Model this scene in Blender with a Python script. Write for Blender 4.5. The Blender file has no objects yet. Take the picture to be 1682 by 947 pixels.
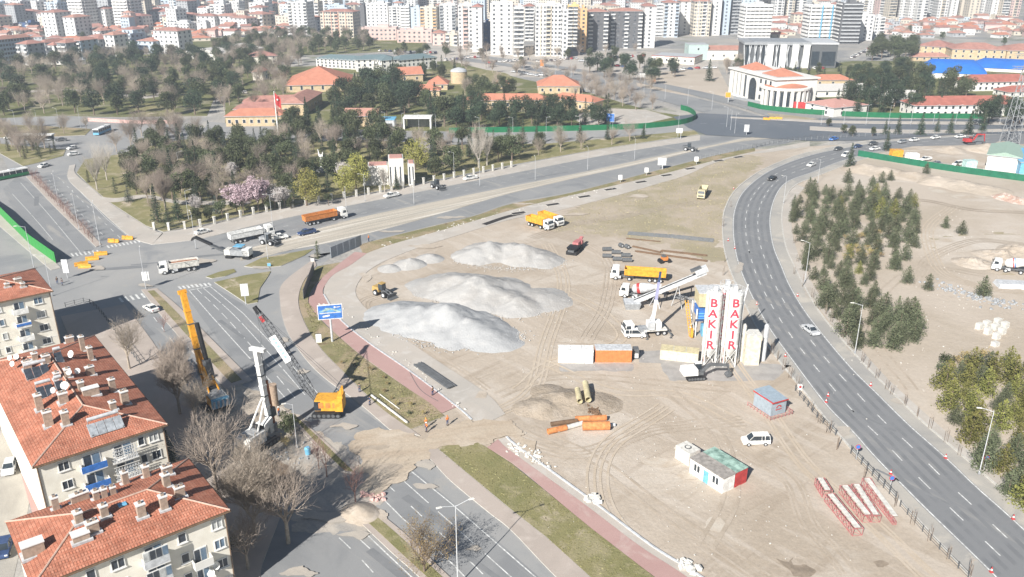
import bpy, bmesh, math, random
from mathutils import Vector, Matrix, noise
from mathutils.geometry import tessellate_polygon
random.seed(7)
SC = bpy.context.scene
COL = SC.collection
R = math.radians
# ---------------------------------------------------------------- camera model
FPX, PITCH, CH = 1391.0, R(21.7), 74.4
def G(px, py, z=0.0):
    """point of the place (at height z) seen at a pixel of the photograph"""
    x = (px-841)/FPX; y = -(py-473.5)/FPX
    c, s = math.cos(PITCH), math.sin(PITCH)
    dy = c+y*s; dz = -s+y*c
    t = (z-CH)/dz
    return Vector((x*t, dy*t, z))
def Wd(px, py, Y):
    """point at depth Y seen at a pixel"""
    x = (px-841)/FPX; y = -(py-473.5)/FPX
    c, s = math.cos(PITCH), math.sin(PITCH)
    t = Y/(c+y*s)
    return Vector((x*t, Y, CH+(-s+y*c)*t))
def hgt(px, pyb, pyt):
    g = G(px, pyb); return max(0.3, Wd(px, pyt, g.y).z)
def sc_at(py):
    return (G(842, py)-G(841, py)).length     # metres per pixel
def ang(a, b):
    return math.atan2(b[1]-a[1], b[0]-a[0])
# ---------------------------------------------------------------- materials
MATS = {}
def mat(name, col, rough=0.8, var=0.12, scale=2.0, metal=0.0, spec=0.3, bump=0.0, bscale=None, col2=None, detail=5, rnd=0.0, trans=0.0, coord='Object', lo=0.35, hi=0.65):
    if name in MATS: return MATS[name]
    m = bpy.data.materials.new(name); m.use_nodes = True
    nt = m.node_tree; N = nt.nodes; L = nt.links
    b = N['Principled BSDF']
    b.inputs['Roughness'].default_value = rough
    b.inputs['Metallic'].default_value = metal
    b.inputs['Specular IOR Level'].default_value = spec
    c1 = tuple(max(0, c*(1-var)) for c in col)+(1,)
    c2 = (tuple(col2) if col2 else tuple(min(1, c*(1+var)) for c in col))+(1,)
    tc = N.new('ShaderNodeTexCoord')
    no = N.new('ShaderNodeTexNoise'); no.inputs['Scale'].default_value = scale; no.inputs['Detail'].default_value = detail
    no.inputs['Roughness'].default_value = 0.6
    L.new(tc.outputs[coord], no.inputs['Vector'])
    rp = N.new('ShaderNodeMapRange'); rp.inputs[1].default_value = lo; rp.inputs[2].default_value = hi
    L.new(no.outputs[0], rp.inputs[0])
    mx = N.new('ShaderNodeMix'); mx.data_type = 'RGBA'
    mx.inputs[6].default_value = c1; mx.inputs[7].default_value = c2
    L.new(rp.outputs[0], mx.inputs[0])
    out = mx.outputs[2]
    if rnd > 0:
        oi = N.new('ShaderNodeObjectInfo')
        hs = N.new('ShaderNodeHueSaturation')
        mr = N.new('ShaderNodeMapRange'); mr.inputs[3].default_value = 1-rnd; mr.inputs[4].default_value = 1+rnd
        L.new(oi.outputs['Random'], mr.inputs[0]); L.new(mr.outputs[0], hs.inputs['Value'])
        mh = N.new('ShaderNodeMath'); mh.operation = 'MULTIPLY_ADD'; mh.inputs[1].default_value = rnd*0.12; mh.inputs[2].default_value = 0.5-rnd*0.06
        L.new(oi.outputs['Random'], mh.inputs[0]); L.new(mh.outputs[0], hs.inputs['Hue'])
        L.new(out, hs.inputs['Color']); out = hs.outputs[0]
    L.new(out, b.inputs['Base Color'])
    if bump > 0:
        n2 = N.new('ShaderNodeTexNoise'); n2.inputs['Scale'].default_value = bscale or scale*4; n2.inputs['Detail'].default_value = 6
        L.new(tc.outputs[coord], n2.inputs['Vector'])
        bp = N.new('ShaderNodeBump'); bp.inputs['Strength'].default_value = 1.0; bp.inputs['Distance'].default_value = bump
        L.new(n2.outputs[0], bp.inputs['Height']); L.new(bp.outputs[0], b.inputs['Normal'])
    if trans > 0:
        b.inputs['Transmission Weight'].default_value = trans
    MATS[name] = m
    return m
def ground_mat(name, cols, scales, rough=0.95, bump=0.03, bscale=1.2, streak=None, fine=0.12):
    """several noise layers mixed: cols[0] base, then (col, threshold_lo, hi) layers"""
    if name in MATS: return MATS[name]
    m = bpy.data.materials.new(name); m.use_nodes = True
    nt = m.node_tree; N = nt.nodes; L = nt.links; b = N['Principled BSDF']
    b.inputs['Roughness'].default_value = rough; b.inputs['Specular IOR Level'].default_value = 0.15
    tc = N.new('ShaderNodeTexCoord')
    cur = None
    base = N.new('ShaderNodeRGB'); base.outputs[0].default_value = tuple(cols[0])+(1,); cur = base.outputs[0]
    for i, (layer, s) in enumerate(zip(cols[1:], scales)):
        c, lo, hi, amt = layer
        mp = N.new('ShaderNodeMapping'); mp.inputs['Location'].default_value = (i*37.1, i*11.3, 0)
        if isinstance(s, tuple): 
            mp.vector_type = 'TEXTURE'; mp.inputs['Scale'].default_value = (1/s[1], 1/s[0], 1); mp.inputs['Rotation'].default_value = (0, 0, s[2]); sv = 1.0
        else: sv = s
        L.new(tc.outputs['Object'], mp.inputs[0])
        no = N.new('ShaderNodeTexNoise'); no.inputs['Scale'].default_value = sv; no.inputs['Detail'].default_value = 7; no.inputs['Roughness'].default_value = 0.62
        no.inputs['Distortion'].default_value = 0.6
        L.new(mp.outputs[0], no.inputs['Vector'])
        rp = N.new('ShaderNodeMapRange'); rp.inputs[1].default_value = lo; rp.inputs[2].default_value = hi; rp.inputs[4].default_value = amt
        L.new(no.outputs[0], rp.inputs[0])
        mx = N.new('ShaderNodeMix'); mx.data_type = 'RGBA'; mx.inputs[7].default_value = tuple(c)+(1,)
        L.new(rp.outputs[0], mx.inputs[0]); L.new(cur, mx.inputs[6]); cur = mx.outputs[2]
    no = N.new('ShaderNodeTexNoise'); no.inputs['Scale'].default_value = bscale*3; no.inputs['Detail'].default_value = 8; no.inputs['Roughness'].default_value = 0.7
    L.new(tc.outputs['Object'], no.inputs['Vector'])
    rp = N.new('ShaderNodeMapRange'); rp.inputs[1].default_value = 0.3; rp.inputs[2].default_value = 0.7; rp.inputs[3].default_value = 1-fine; rp.inputs[4].default_value = 1+fine
    L.new(no.outputs[0], rp.inputs[0])
    vm = N.new('ShaderNodeVectorMath'); vm.operation = 'SCALE'
    L.new(cur, vm.inputs[0]); L.new(rp.outputs[0], vm.inputs['Scale'])
    L.new(vm.outputs[0], b.inputs['Base Color'])
    if bump > 0:
        n2 = N.new('ShaderNodeTexNoise'); n2.inputs['Scale'].default_value = bscale; n2.inputs['Detail'].default_value = 8; n2.inputs['Roughness'].default_value = 0.65
        L.new(tc.outputs['Object'], n2.inputs['Vector'])
        bp = N.new('ShaderNodeBump'); bp.inputs['Distance'].default_value = bump; bp.inputs['Strength'].default_value = 1
        L.new(n2.outputs[0], bp.inputs['Height']); L.new(bp.outputs[0], b.inputs['Normal'])
    MATS[name] = m
    return m
def tile_mat(name, col, col2, pitch=0.32, row=0.38):
    """clay roof tiles: ribs down the slope (u) and courses across it (v), in metres of UV"""
    if name in MATS: return MATS[name]
    m = bpy.data.materials.new(name); m.use_nodes = True
    nt = m.node_tree; N = nt.nodes; L = nt.links; b = N['Principled BSDF']
    b.inputs['Roughness'].default_value = 0.85; b.inputs['Specular IOR Level'].default_value = 0.2
    uv = N.new('ShaderNodeUVMap'); uv.uv_map = 'UVMap'
    tc = N.new('ShaderNodeTexCoord')
    sp = N.new('ShaderNodeSeparateXYZ'); L.new(uv.outputs[0], sp.inputs[0])
    def saw(o, p, fn):
        a = N.new('ShaderNodeMath'); a.operation = 'MULTIPLY'; a.inputs[1].default_value = 2*math.pi/p; L.new(o, a.inputs[0])
        s = N.new('ShaderNodeMath'); s.operation = fn; L.new(a.outputs[0], s.inputs[0]); return s.outputs[0]
    su = saw(sp.outputs[0], pitch, 'SINE')
    fr = N.new('ShaderNodeMath'); fr.operation = 'MULTIPLY'; fr.inputs[1].default_value = 1/row; L.new(sp.outputs[1], fr.inputs[0])
    f2 = N.new('ShaderNodeMath'); f2.operation = 'FRACT'; L.new(fr.outputs[0], f2.inputs[0])
    add = N.new('ShaderNodeMath'); add.operation = 'MULTIPLY_ADD'; add.inputs[1].default_value = 0.8; L.new(su, add.inputs[0]); L.new(f2.outputs[0], add.inputs[2])
    bp = N.new('ShaderNodeBump'); bp.inputs['Distance'].default_value = 0.012; L.new(add.outputs[0], bp.inputs['Height']); L.new(bp.outputs[0], b.inputs['Normal'])
    br = N.new('ShaderNodeTexBrick'); br.inputs['Scale'].default_value = 1.0; br.inputs['Brick Width'].default_value = pitch; br.inputs['Row Height'].default_value = row
    br.inputs['Mortar Size'].default_value = 0.018; br.inputs['Color1'].default_value = tuple(col)+(1,); br.inputs['Color2'].default_value = tuple(col2)+(1,)
    br.inputs['Mortar'].default_value = tuple(c*0.45 for c in col)+(1,)
    L.new(uv.outputs[0], br.inputs['Vector'])
    no = N.new('ShaderNodeTexNoise'); no.inputs['Scale'].default_value = 0.5; no.inputs['Detail'].default_value = 8; no.inputs['Roughness'].default_value = .7; L.new(tc.outputs['Object'], no.inputs['Vector'])
    rp = N.new('ShaderNodeMapRange'); rp.inputs[1].default_value = .35; rp.inputs[2].default_value = .7; rp.inputs[3].default_value = 1.15; rp.inputs[4].default_value = .60; L.new(no.outputs[0], rp.inputs[0])
    vm = N.new('ShaderNodeVectorMath'); vm.operation = 'SCALE'; L.new(br.outputs[0], vm.inputs[0]); L.new(rp.outputs[0], vm.inputs['Scale'])
    L.new(vm.outputs[0], b.inputs['Base Color'])
    MATS[name] = m
    return m
def pmat(name): return PAL[name]()
_pal = {
 'white': ((.78,.77,.74), .45), 'white_dirty': ((.62,.60,.55), .7), 'cream': ((.62,.57,.46), .8), 'grey': ((.32,.33,.34), .7),
 'lgrey': ((.52,.53,.54), .65), 'dgrey': ((.11,.115,.12), .6), 'black': ((.022,.022,.024), .55), 'tyre': ((.03,.03,.032), .85),
 'yellow': ((.68,.34,.04), .5), 'orange': ((.60,.22,.06), .55), 'red': ((.46,.05,.05), .5), 'blue': ((.05,.17,.50), .5),
 'lblue': ((.16,.42,.62), .5), 'navy': ((.04,.07,.16), .5), 'green': ((.02,.22,.08), .6), 'rust': ((.34,.13,.06), .85),
 'pink': ((.62,.40,.36), .8), 'truss': ((.46,.17,.17), .6), 'brown': ((.16,.10,.06), .85), 'steel': ((.30,.31,.32), .45),
 'tealw': ((.45,.60,.58), .6), 'khaki': ((.55,.48,.30), .7), 'skin': ((.45,.27,.18), .7), 'hivis': ((.85,.20,.03), .7),
 'concrete': ((.50,.48,.44), .9), 'violet': ((.25,.12,.45), .5),
}
def C(k):
    if 'paint_'+k in MATS: return MATS['paint_'+k]
    col, r = _pal[k]
    return mat('paint_'+k, tuple(c*.94 for c in col), r, var=0.17, scale=1.6, bump=0.0, spec=0.35, detail=8, lo=.38, hi=.6)
def glassm():
    return mat('dark_glass', (.035,.045,.055), 0.12, var=0.3, scale=0.8, spec=0.6)
# ---------------------------------------------------------------- mesh builder
class MB:
    def __init__(s): s.v = []; s.f = []; s.m = []; s.mats = []; s.uv = {}
    def mi(s, m):
        if m not in s.mats: s.mats.append(m)
        return s.mats.index(m)
    def add(s, vs, fs, m):
        o = len(s.v); s.v += [tuple(v) for v in vs]; k = s.mi(m)
        for f in fs: s.f.append(tuple(i+o for i in f)); s.m.append(k)
        return s
    def box(s, c, d, m, rz=0.0, top=(1, 1), rx=0.0, ry=0.0):
        """centre of the BASE c, size d; top = taper factors"""
        x, y, z = d[0]/2, d[1]/2, d[2]
        M = Matrix.Translation(Vector(c)) @ Matrix.Rotation(rz, 4, 'Z') @ Matrix.Rotation(ry, 4, 'Y') @ Matrix.Rotation(rx, 4, 'X')
        vs = [M @ Vector(p) for p in ((-x,-y,0),(x,-y,0),(x,y,0),(-x,y,0),(-x*top[0],-y*top[1],z),(x*top[0],-y*top[1],z),(x*top[0],y*top[1],z),(-x*top[0],y*top[1],z))]
        return s.add(vs, [(3,2,1,0),(4,5,6,7),(0,1,5,4),(1,2,6,5),(2,3,7,6),(3,0,4,7)], m)
    def prism(s, poly, z0, z1, m, mt=None):
        n = len(poly)
        a = sum(poly[i][0]*poly[(i+1)%n][1]-poly[(i+1)%n][0]*poly[i][1] for i in range(n))
        if a < 0: poly = list(poly)[::-1]
        vs = [(p[0], p[1], z0) for p in poly]+[(p[0], p[1], z1) for p in poly]
        s.add(vs, [(i, (i+1) % n, (i+1) % n+n, i+n) for i in range(n)], m)
        tri = tessellate_polygon([[Vector((p[0], p[1], 0)) for p in poly]])
        tt = []
        for t in tri:
            A, B, D = (Vector(poly[i][:2]) for i in t)
            if (B-A).cross(D-A) < 0: t = (t[0], t[2], t[1])
            tt.append(t)
        s.add([(p[0], p[1], z1) for p in poly], tt, mt or m)
        return s
    def side(s, prof, y0, y1, m, inset=None):
        """side profile (x,z) extruded across y; inset shrinks upper points in y"""
        n = len(prof)
        ins = inset or [0]*n
        vs = [(p[0], y0+ins[i], p[1]) for i, p in enumerate(prof)]+[(p[0], y1-ins[i], p[1]) for i, p in enumerate(prof)]
        fs = [(i, i+n, (i+1) % n+n, (i+1) % n) for i in range(n)]
        a = sum(prof[i][0]*prof[(i+1)%n][1]-prof[(i+1)%n][0]*prof[i][1] for i in range(n))
        if a < 0: fs = [f[::-1] for f in fs]
        tri = tessellate_polygon([[Vector((p[0], p[1], 0)) for p in prof]])
        fs += [tuple(t) for t in tri]+[tuple(i+n for i in t[::-1]) for t in tri]
        return s.add(vs, fs, m)
    def tube(s, p, q, r, m, r1=None, n=6, cap=True):
        p, q = Vector(p), Vector(q); r1 = r if r1 is None else r1
        d = (q-p)
        if d.length < 1e-6: return s
        d.normalize(); a = d.orthogonal().normalized(); b = d.cross(a)
        vs = []
        for i in range(n):
            t = 2*math.pi*i/n; u = a*math.cos(t)+b*math.sin(t)
            vs += [p+u*r, q+u*r1]
        fs = [(2*i, 2*((i+1) % n), 2*((i+1) % n)+1, 2*i+1) for i in range(n)]
        if cap: fs += [tuple(2*i for i in range(n))[::-1], tuple(2*i+1 for i in range(n))]
        return s.add(vs, fs, m)
    def lathe(s, prof, m, c=(0,0,0), n=16):
        vs = []; fs = []
        for (r, z) in prof:
            for i in range(n):
                t = 2*math.pi*i/n; vs.append((c[0]+r*math.cos(t), c[1]+r*math.sin(t), c[2]+z))
        k = len(prof)
        for j in range(k-1):
            for i in range(n): fs.append((j*n+i, j*n+(i+1) % n, (j+1)*n+(i+1) % n, (j+1)*n+i))
        fs.append(tuple(range(n))[::-1]); fs.append(tuple((k-1)*n+i for i in range(n)))
        return s.add(vs, fs, m)
    def quad(s, pts, m):
        return s.add(pts, [tuple(range(len(pts)))], m)
    def uvquad(s, pts, uvs, m):
        k = len(s.f); s.quad(pts, m); s.uv[k] = uvs; return s
    def build(s, name, parent=None, loc=None, rz=None, smooth=False):
        me = bpy.data.meshes.new(name)
        me.from_pydata(s.v, [], s.f)
        for m in s.mats: me.materials.append(m)
        me.polygons.foreach_set('material_index', s.m)
        if s.uv:
            ul = me.uv_layers.new(name='UVMap')
            for k, uvs in s.uv.items():
                for li, u in zip(me.polygons[k].loop_indices, uvs): ul.data[li].uv = u
        if smooth: me.polygons.foreach_set('use_smooth', [True]*len(s.f))
        me.update()
        o = bpy.data.objects.new(name, me); COL.objects.link(o)
        if parent: o.parent = parent
        if loc is not None: o.location = loc
        if rz is not None: o.rotation_euler = (0, 0, rz)
        return o
def tag(o, label=None, cat=None, group=None, kind=None):
    if label: o['label'] = label
    if cat: o['category'] = cat
    if group: o['group'] = group
    if kind: o['kind'] = kind
    return o
def thing(name, label, cat, loc=(0,0,0), rz=0.0, group=None):
    o = bpy.data.objects.new(name, None); COL.objects.link(o)
    o.empty_display_size = 0.3; o.location = loc; o.rotation_euler = (0, 0, rz)
    return tag(o, label, cat, group)
def copy_tree(o, parent=None):
    c = o.copy(); COL.objects.link(c); c.parent = parent
    for ch in list(o.children): copy_tree(ch, c)
    return c
def dup(root, loc, rz=0.0, label=None, group=None, s=None):
    c = copy_tree(root); c.location = loc; c.rotation_euler = (0, 0, rz)
    if label: c['label'] = label
    if group: c['group'] = group
    if s: c.scale = s if isinstance(s, tuple) else (s, s, s)
    return c
class Proto:
    """first use moves the prototype itself, later uses copy it"""
    def __init__(s, root): s.root = root; s.used = False
    def put(s, loc, rz, label=None, group=None, sc=None):
        if s.used: return dup(s.root, loc, rz, label, group, sc)
        s.used = True; o = s.root; o.location = loc; o.rotation_euler = (0, 0, rz)
        if label: o['label'] = label
        if group: o['group'] = group
        if sc: o.scale = sc if isinstance(sc, tuple) else (sc, sc, sc)
        return o
    def drop(s):
        if not s.used:
            def rm(o):
                for ch in list(o.children): rm(ch)
                bpy.data.objects.remove(o)
            rm(s.root)
def smooth_line(pts, n=8):
    """Catmull-Rom through points"""
    P = [Vector((p[0], p[1])) for p in pts]
    if len(P) < 3: return P
    Q = [P[0]*2-P[1]]+P+[P[-1]*2-P[-2]]
    out = []
    for i in range(1, len(Q)-2):
        a, b, c, d = Q[i-1], Q[i], Q[i+1], Q[i+2]
        for k in range(n):
            t = k/n
            out.append(0.5*((2*b)+(c-a)*t+(2*a-5*b+4*c-d)*t*t+(3*b-a-3*c+d)*t**3))
    out.append(P[-1])
    return out
def gl(pts, n=6, sm=True):
    g = [G(*p).xy for p in pts]
    return smooth_line(g, n) if sm and len(g) > 2 else g
def ragged(poly, amp):
    P = resample(list(poly)+[poly[0]], .45); out = []
    for p in P:
        v = Vector((p.x*.35, p.y*.35, amp)); w = Vector((p.x*1.3, p.y*1.3, 3+amp))
        out.append(Vector((p.x+amp*(noise.noise(v)*1.6+noise.noise(w)*.55), p.y+amp*(noise.noise(v+Vector((9,9,9)))*1.6+noise.noise(w+Vector((5,5,5)))*.55))))
    return out
def patch(name, pts, z, m, h=0.0, sm=False, n=4, side_m=None, kind='structure', parent=None, rag=0.0):
    poly = gl(list(pts)+[pts[0]], n, True)[:-1] if sm else [G(*p).xy for p in pts]
    if rag: poly = ragged(poly, rag)
    mb = MB()
    if h > 0: mb.prism(poly, z, z+h, side_m or m, m)
    else:
        tri = tessellate_polygon([[Vector((p[0], p[1], 0)) for p in poly]])
        tt = []
        for t in tri:
            A, B, D = (Vector(poly[i][:2]) for i in t)
            if (B-A).cross(D-A) < 0: t = (t[0], t[2], t[1])
            tt.append(t)
        mb.add([(p[0], p[1], z) for p in poly], tt, m)
    o = mb.build(name, parent)
    if kind: o['kind'] = kind
    return o
def strip(name, L_, R_, z, m, h=0.0, sm=True, side_m=None, kind='structure'):
    a = gl(L_, 8, sm); b = gl(R_, 8, sm)
    poly = a+b[::-1]
    mb = MB()
    if h > 0: mb.prism(poly, z, z+h, side_m or m, m)
    else:
        tri = tessellate_polygon([[Vector((p[0], p[1], 0)) for p in poly]])
        tt = []
        for t in tri:
            A, B, D = (Vector(poly[i][:2]) for i in t)
            if (B-A).cross(D-A) < 0: t = (t[0], t[2], t[1])
            tt.append(t)
        mb.add([(p[0], p[1], z) for p in poly], tt, m)
    o = mb.build(name)
    if kind: o['kind'] = kind
    return o
def resample(line, step):
    out = [line[0].copy()]; acc = 0.0
    for i in range(len(line)-1):
        a, b = line[i], line[i+1]; d = (b-a).length
        if d < 1e-6: continue
        while acc+d >= step:
            t = (step-acc)/d; a = a.lerp(b, t); out.append(a.copy()); d = (b-a).length; acc = 0.0
            if d < 1e-9: break
        acc += d
    return out
def ribbon(mb, line, w, z, m, h=None):
    n = len(line)
    vs = []
    for i, p in enumerate(line):
        t = (line[min(i+1, n-1)]-line[max(i-1, 0)]).normalized(); nn = Vector((-t.y, t.x))
        a = p+nn*w/2; b = p-nn*w/2
        vs += [(a.x, a.y, z), (b.x, b.y, z)]
    if h is None:
        mb.add(vs, [(2*i, 2*i+1, 2*i+3, 2*i+2) for i in range(n-1)], m)
    else:
        top = [(v[0], v[1], z+h) for v in vs]; k = len(vs)
        fs = []
        for i in range(n-1):
            fs += [(2*i+k, 2*i+1+k, 2*i+3+k, 2*i+2+k), (2*i, 2*i+2, 2*i+2+k, 2*i+k), (2*i+1, 2*i+1+k, 2*i+3+k, 2*i+3)]
        fs += [(0, k, k+1, 1), (2*n-2, 2*n-1, 2*n-1+k, 2*n-2+k)]
        mb.add(vs+top, fs, m)
def line_at(line, s):
    for i in range(len(line)-1):
        d = (line[i+1]-line[i]).length
        if s <= d: return line[i].lerp(line[i+1], s/d), (line[i+1]-line[i]).normalized()
        s -= d
    return line[-1], (line[-1]-line[-2]).normalized()
def length(line): return sum((line[i+1]-line[i]).length for i in range(len(line)-1))
def dashes(mb, line, dl, gap, w, z, m, s0=0.0):
    T = length(line); s = s0
    while s+dl < T:
        pts = [line_at(line, s+dl*k/3)[0] for k in range(4)]
        ribbon(mb, pts, w, z, m); s += dl+gap
def between(a, b, t, n=60):
    """line lying a share t of the way from line a to line b"""
    A = [line_at(a, length(a)*i/n*0.9999)[0] for i in range(n+1)]
    B = [line_at(b, length(b)*i/n*0.9999)[0] for i in range(n+1)]
    return [p.lerp(q, t) for p, q in zip(A, B)]
def text_mesh(txt, size, m, name, depth=0.0):
    cu = bpy.data.curves.new('lettering', 'FONT'); cu.body = txt; cu.size = size; cu.align_x = 'CENTER'; cu.align_y = 'CENTER'
    cu.resolution_u = 3; cu.extrude = depth; cu.offset = .06
    ob = bpy.data.objects.new('lettering_tmp', cu); COL.objects.link(ob)
    dg = bpy.context.evaluated_depsgraph_get(); dg.update()
    me = bpy.data.meshes.new_from_object(ob.evaluated_get(dg))
    bpy.data.objects.remove(ob)
    me.materials.clear(); me.materials.append(m)
    for p in me.polygons: p.material_index = 0
    me.name = name
    return me
# ================================================================ world, sun, camera
AZ, EL = R(30.5), R(34)
W = bpy.data.worlds.new('World'); SC.world = W; W.use_nodes = True
nt = W.node_tree; sky = nt.nodes.new('ShaderNodeTexSky'); sky.sky_type = 'NISHITA'; sky.sun_disc = False
sdir = Vector((-math.sin(AZ)*math.cos(EL), -math.cos(AZ)*math.cos(EL), math.sin(EL)))
sky.sun_elevation = EL; sky.sun_rotation = math.atan2(sdir.x, sdir.y)
sky.air_density = 1.3; sky.dust_density = 0.6; sky.altitude = 1050
nt.links.new(sky.outputs[0], nt.nodes['Background'].inputs[0]); nt.nodes['Background'].inputs[1].default_value = 0.042
sl = bpy.data.lights.new('sun', 'SUN'); sl.energy = 5.0; sl.angle = R(0.55); sl.color = (1.0, .965, .91)
so = bpy.data.objects.new('sun', sl); COL.objects.link(so); so.rotation_euler = (-sdir).to_track_quat('-Z', 'Y').to_euler(); so.location = (0, -50, 200)
cd = bpy.data.cameras.new('camera'); co = bpy.data.objects.new('camera', cd); COL.objects.link(co); SC.camera = co
cd.sensor_width = 36; cd.lens = FPX/1682*36; cd.clip_end = 6000; cd.clip_start = 0.5
co.location = (0, 0, CH); co.rotation_euler = (R(90)-PITCH, 0, 0)
SC.view_settings.view_transform = 'Standard'; SC.view_settings.look = 'None'; SC.view_settings.exposure = 0.84; SC.view_settings.gamma = 1
# ================================================================ ground materials
m_city = ground_mat('city_ground', [(.36,.335,.30), ((.25,.25,.25), .42, .55, .8), ((.46,.43,.38), .5, .62, .8), ((.13,.15,.08), .56, .66, .7)], [.012, .03, .02], bump=.1, bscale=.3, fine=.3)
m_dirt = ground_mat('sandy_dirt', [(.435,.37,.30), ((.36,.30,.235), .42, .62, .75), ((.53,.475,.41), .5, .68, .8), ((.32,.26,.20), .54, .66, .6), ((.52,.46,.395), .52, .60, .45)], [.035, .06, (.30,.035,.7), (.25,.04,-.9)], bump=.12, bscale=.7, fine=.10)
m_dirt2 = ground_mat('pale_dirt', [(.47,.405,.335), ((.39,.33,.26), .43, .60, .8), ((.57,.52,.46), .54, .68, .8)], [.03, .02], bump=.12, bscale=.5, fine=.08)
m_drygrass = ground_mat('dry_grass_dirt', [(.41,.345,.27), ((.29,.255,.165), .45, .58, .85), ((.34,.29,.19), .40, .60, .6)], [.06, .16], bump=.15, bscale=1.0, fine=.2)
m_asph = ground_mat('asphalt', [(.235,.238,.24), ((.285,.283,.278), .45, .62, .8), ((.19,.195,.20), .52, .64, .6), ((.36,.34,.31), .57, .72, .75)], [.03, .08, (.35,.03,-.85)], rough=.85, bump=.01, bscale=6, fine=.07)
m_asph_d = ground_mat('fresh_asphalt', [(.205,.208,.212), ((.235,.236,.238), .45, .62, .8), ((.33,.315,.29), .58, .72, .65)], [.04, (.25,.02,-.95)], rough=.85, bump=.01, bscale=6, fine=.07)
m_asph_l = ground_mat('worn_asphalt', [(.275,.275,.272), ((.335,.325,.31), .45, .62, .8), ((.225,.23,.235), .54, .66, .8), ((.36,.33,.29), .60, .72, .8)], [.03, .06, .1], rough=.9, bump=.01, bscale=5, fine=.09)
m_pave = ground_mat('pink_paving', [(.42,.36,.315), ((.36,.31,.27), .45, .6, .7), ((.50,.44,.39), .55, .68, .7)], [.08, .2], bump=.01, bscale=5, fine=.12)
m_pave_g = ground_mat('pale_concrete', [(.455,.41,.36), ((.38,.355,.32), .42, .6, .7), ((.52,.49,.45), .52, .66, .7)], [.05, .2], bump=.02, bscale=3, fine=.10)
m_red = ground_mat('red_paving', [(.42,.275,.25), ((.38,.24,.22), .45, .6, .7), ((.48,.38,.34), .6, .7, .8)], [.1, .12], bump=.01, bscale=4, fine=.12)
m_grass = ground_mat('grass', [(.24,.215,.105), ((.185,.18,.08), .42, .58, .8), ((.31,.27,.165), .50, .62, .8), ((.44,.37,.28), .58, .66, .95)], [.1, .2, .12], bump=.12, bscale=3, fine=.3)
m_grass_d = ground_mat('worn_grass', [(.26,.225,.125), ((.19,.18,.085), .42, .56, .8), ((.36,.28,.19), .48, .60, .9), ((.14,.09,.06), .60, .68, .7)], [.2, .1, .3], bump=.2, bscale=2, fine=.3)
m_park = ground_mat('park_ground', [(.17,.17,.075), ((.12,.13,.05), .42, .58, .8), ((.30,.27,.20), .52, .64, .8)], [.03, .06], bump=.1, bscale=1, fine=.25)
m_tram = ground_mat('tram_strip_dirt', [(.47,.42,.35), ((.30,.28,.24), .45, .6, .6), ((.62,.58,.51), .52, .62, .9)], [(.45,.025,.70), (.8,.02,.70)], bump=.2, bscale=1.5, fine=.15)
m_mark = mat('road_paint', (.56,.56,.54), .7, var=.32, scale=1.6)
m_kerb = mat('kerb_stone', (.48,.46,.42), .9, var=.15, scale=1.5)
m_mud = ground_mat('dark_mud', [(.17,.12,.085), ((.30,.22,.15), .45, .6, .9)], [.3], bump=.3, bscale=1.5, fine=.25)
def sheet(name, z, m, ext=3200):
    mb = MB(); mb.quad([(-ext, -60, z), (ext, -60, z), (ext, ext, z), (-ext, ext, z)], m); return tag(mb.build(name), kind='structure')
sheet('ground', 0, m_city)
# ---- broad soils
patch('dirt_ground', [(545,470),(560,440),(640,405),(840,345),(1000,310),(1240,245),(1420,235),(1450,250),(1720,300),(1900,420),(2100,1100),(1240,1100),(1130,960),(900,800),(800,735),(690,720),(600,640),(540,560)], .012, m_dirt)
patch('sandy_lot', [(1300,320),(1330,285),(1395,262),(1450,258),(1560,278),(1720,300),(1900,420),(1990,1000),(1850,1000),(1660,850),(1500,690),(1390,580),(1320,490),(1290,420)], .024, m_dirt2, rag=0.6)
patch('dry_field', [(880,375),(960,335),(1080,300),(1180,262),(1255,258),(1230,290),(1192,340),(1186,400),(1180,430),(1080,400),(960,385)], .024, m_drygrass, sm=True, rag=2.0)
patch('weedy_ground', [(1520,395),(1600,385),(1700,390),(1720,450),(1600,440)], .036, m_drygrass, sm=True, rag=2.0)
# site stains and whitish crusts
for i, pts in enumerate([[(1085,595),(1160,590),(1300,600),(1270,625),(1100,625)], [(918,597),(1040,597),(1040,610),(920,609)], [(1050,577),(1120,575),(1118,598),(1050,596)]]):
    patch('hard_standing', pts, .03+.004*i, mat('hard_standing_grey', (.34,.32,.30), .9, var=.12, scale=.6), rag=0.35)
for i, (cx, cy, w, h) in enumerate([(1560,312,70,7),(1640,345,40,6),(1610,322,80,5),(1175,862,30,12),(1080,760,40,10),(1130,780,25,8),(960,560,50,9),(1530,395,50,4)]):
    patch('salt_stain', [(cx+w*math.cos(a/9*6.283)*random.uniform(.5,1), cy+h*math.sin(a/9*6.283)*random.uniform(.5,1)) for a in range(9)], .052+.002*i, ground_mat('chalky_soil', [(.50,.445,.375), ((.44,.37,.295), .40, .58, 1)], [.25], fine=.1), sm=True, rag=0.8)
for pts in ([(1276,920),(1290,922),(1300,912),(1296,924),(1320,926),(1338,936),(1325,947),(1305,945),(1292,935)],[(1440,925),(1462,922),(1466,932),(1448,936)]):
    patch('wet_patch', pts, .04, mat('wet_soil', (.26,.21,.16), .6, var=.2, scale=1.0), sm=True, rag=0.5)
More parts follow.
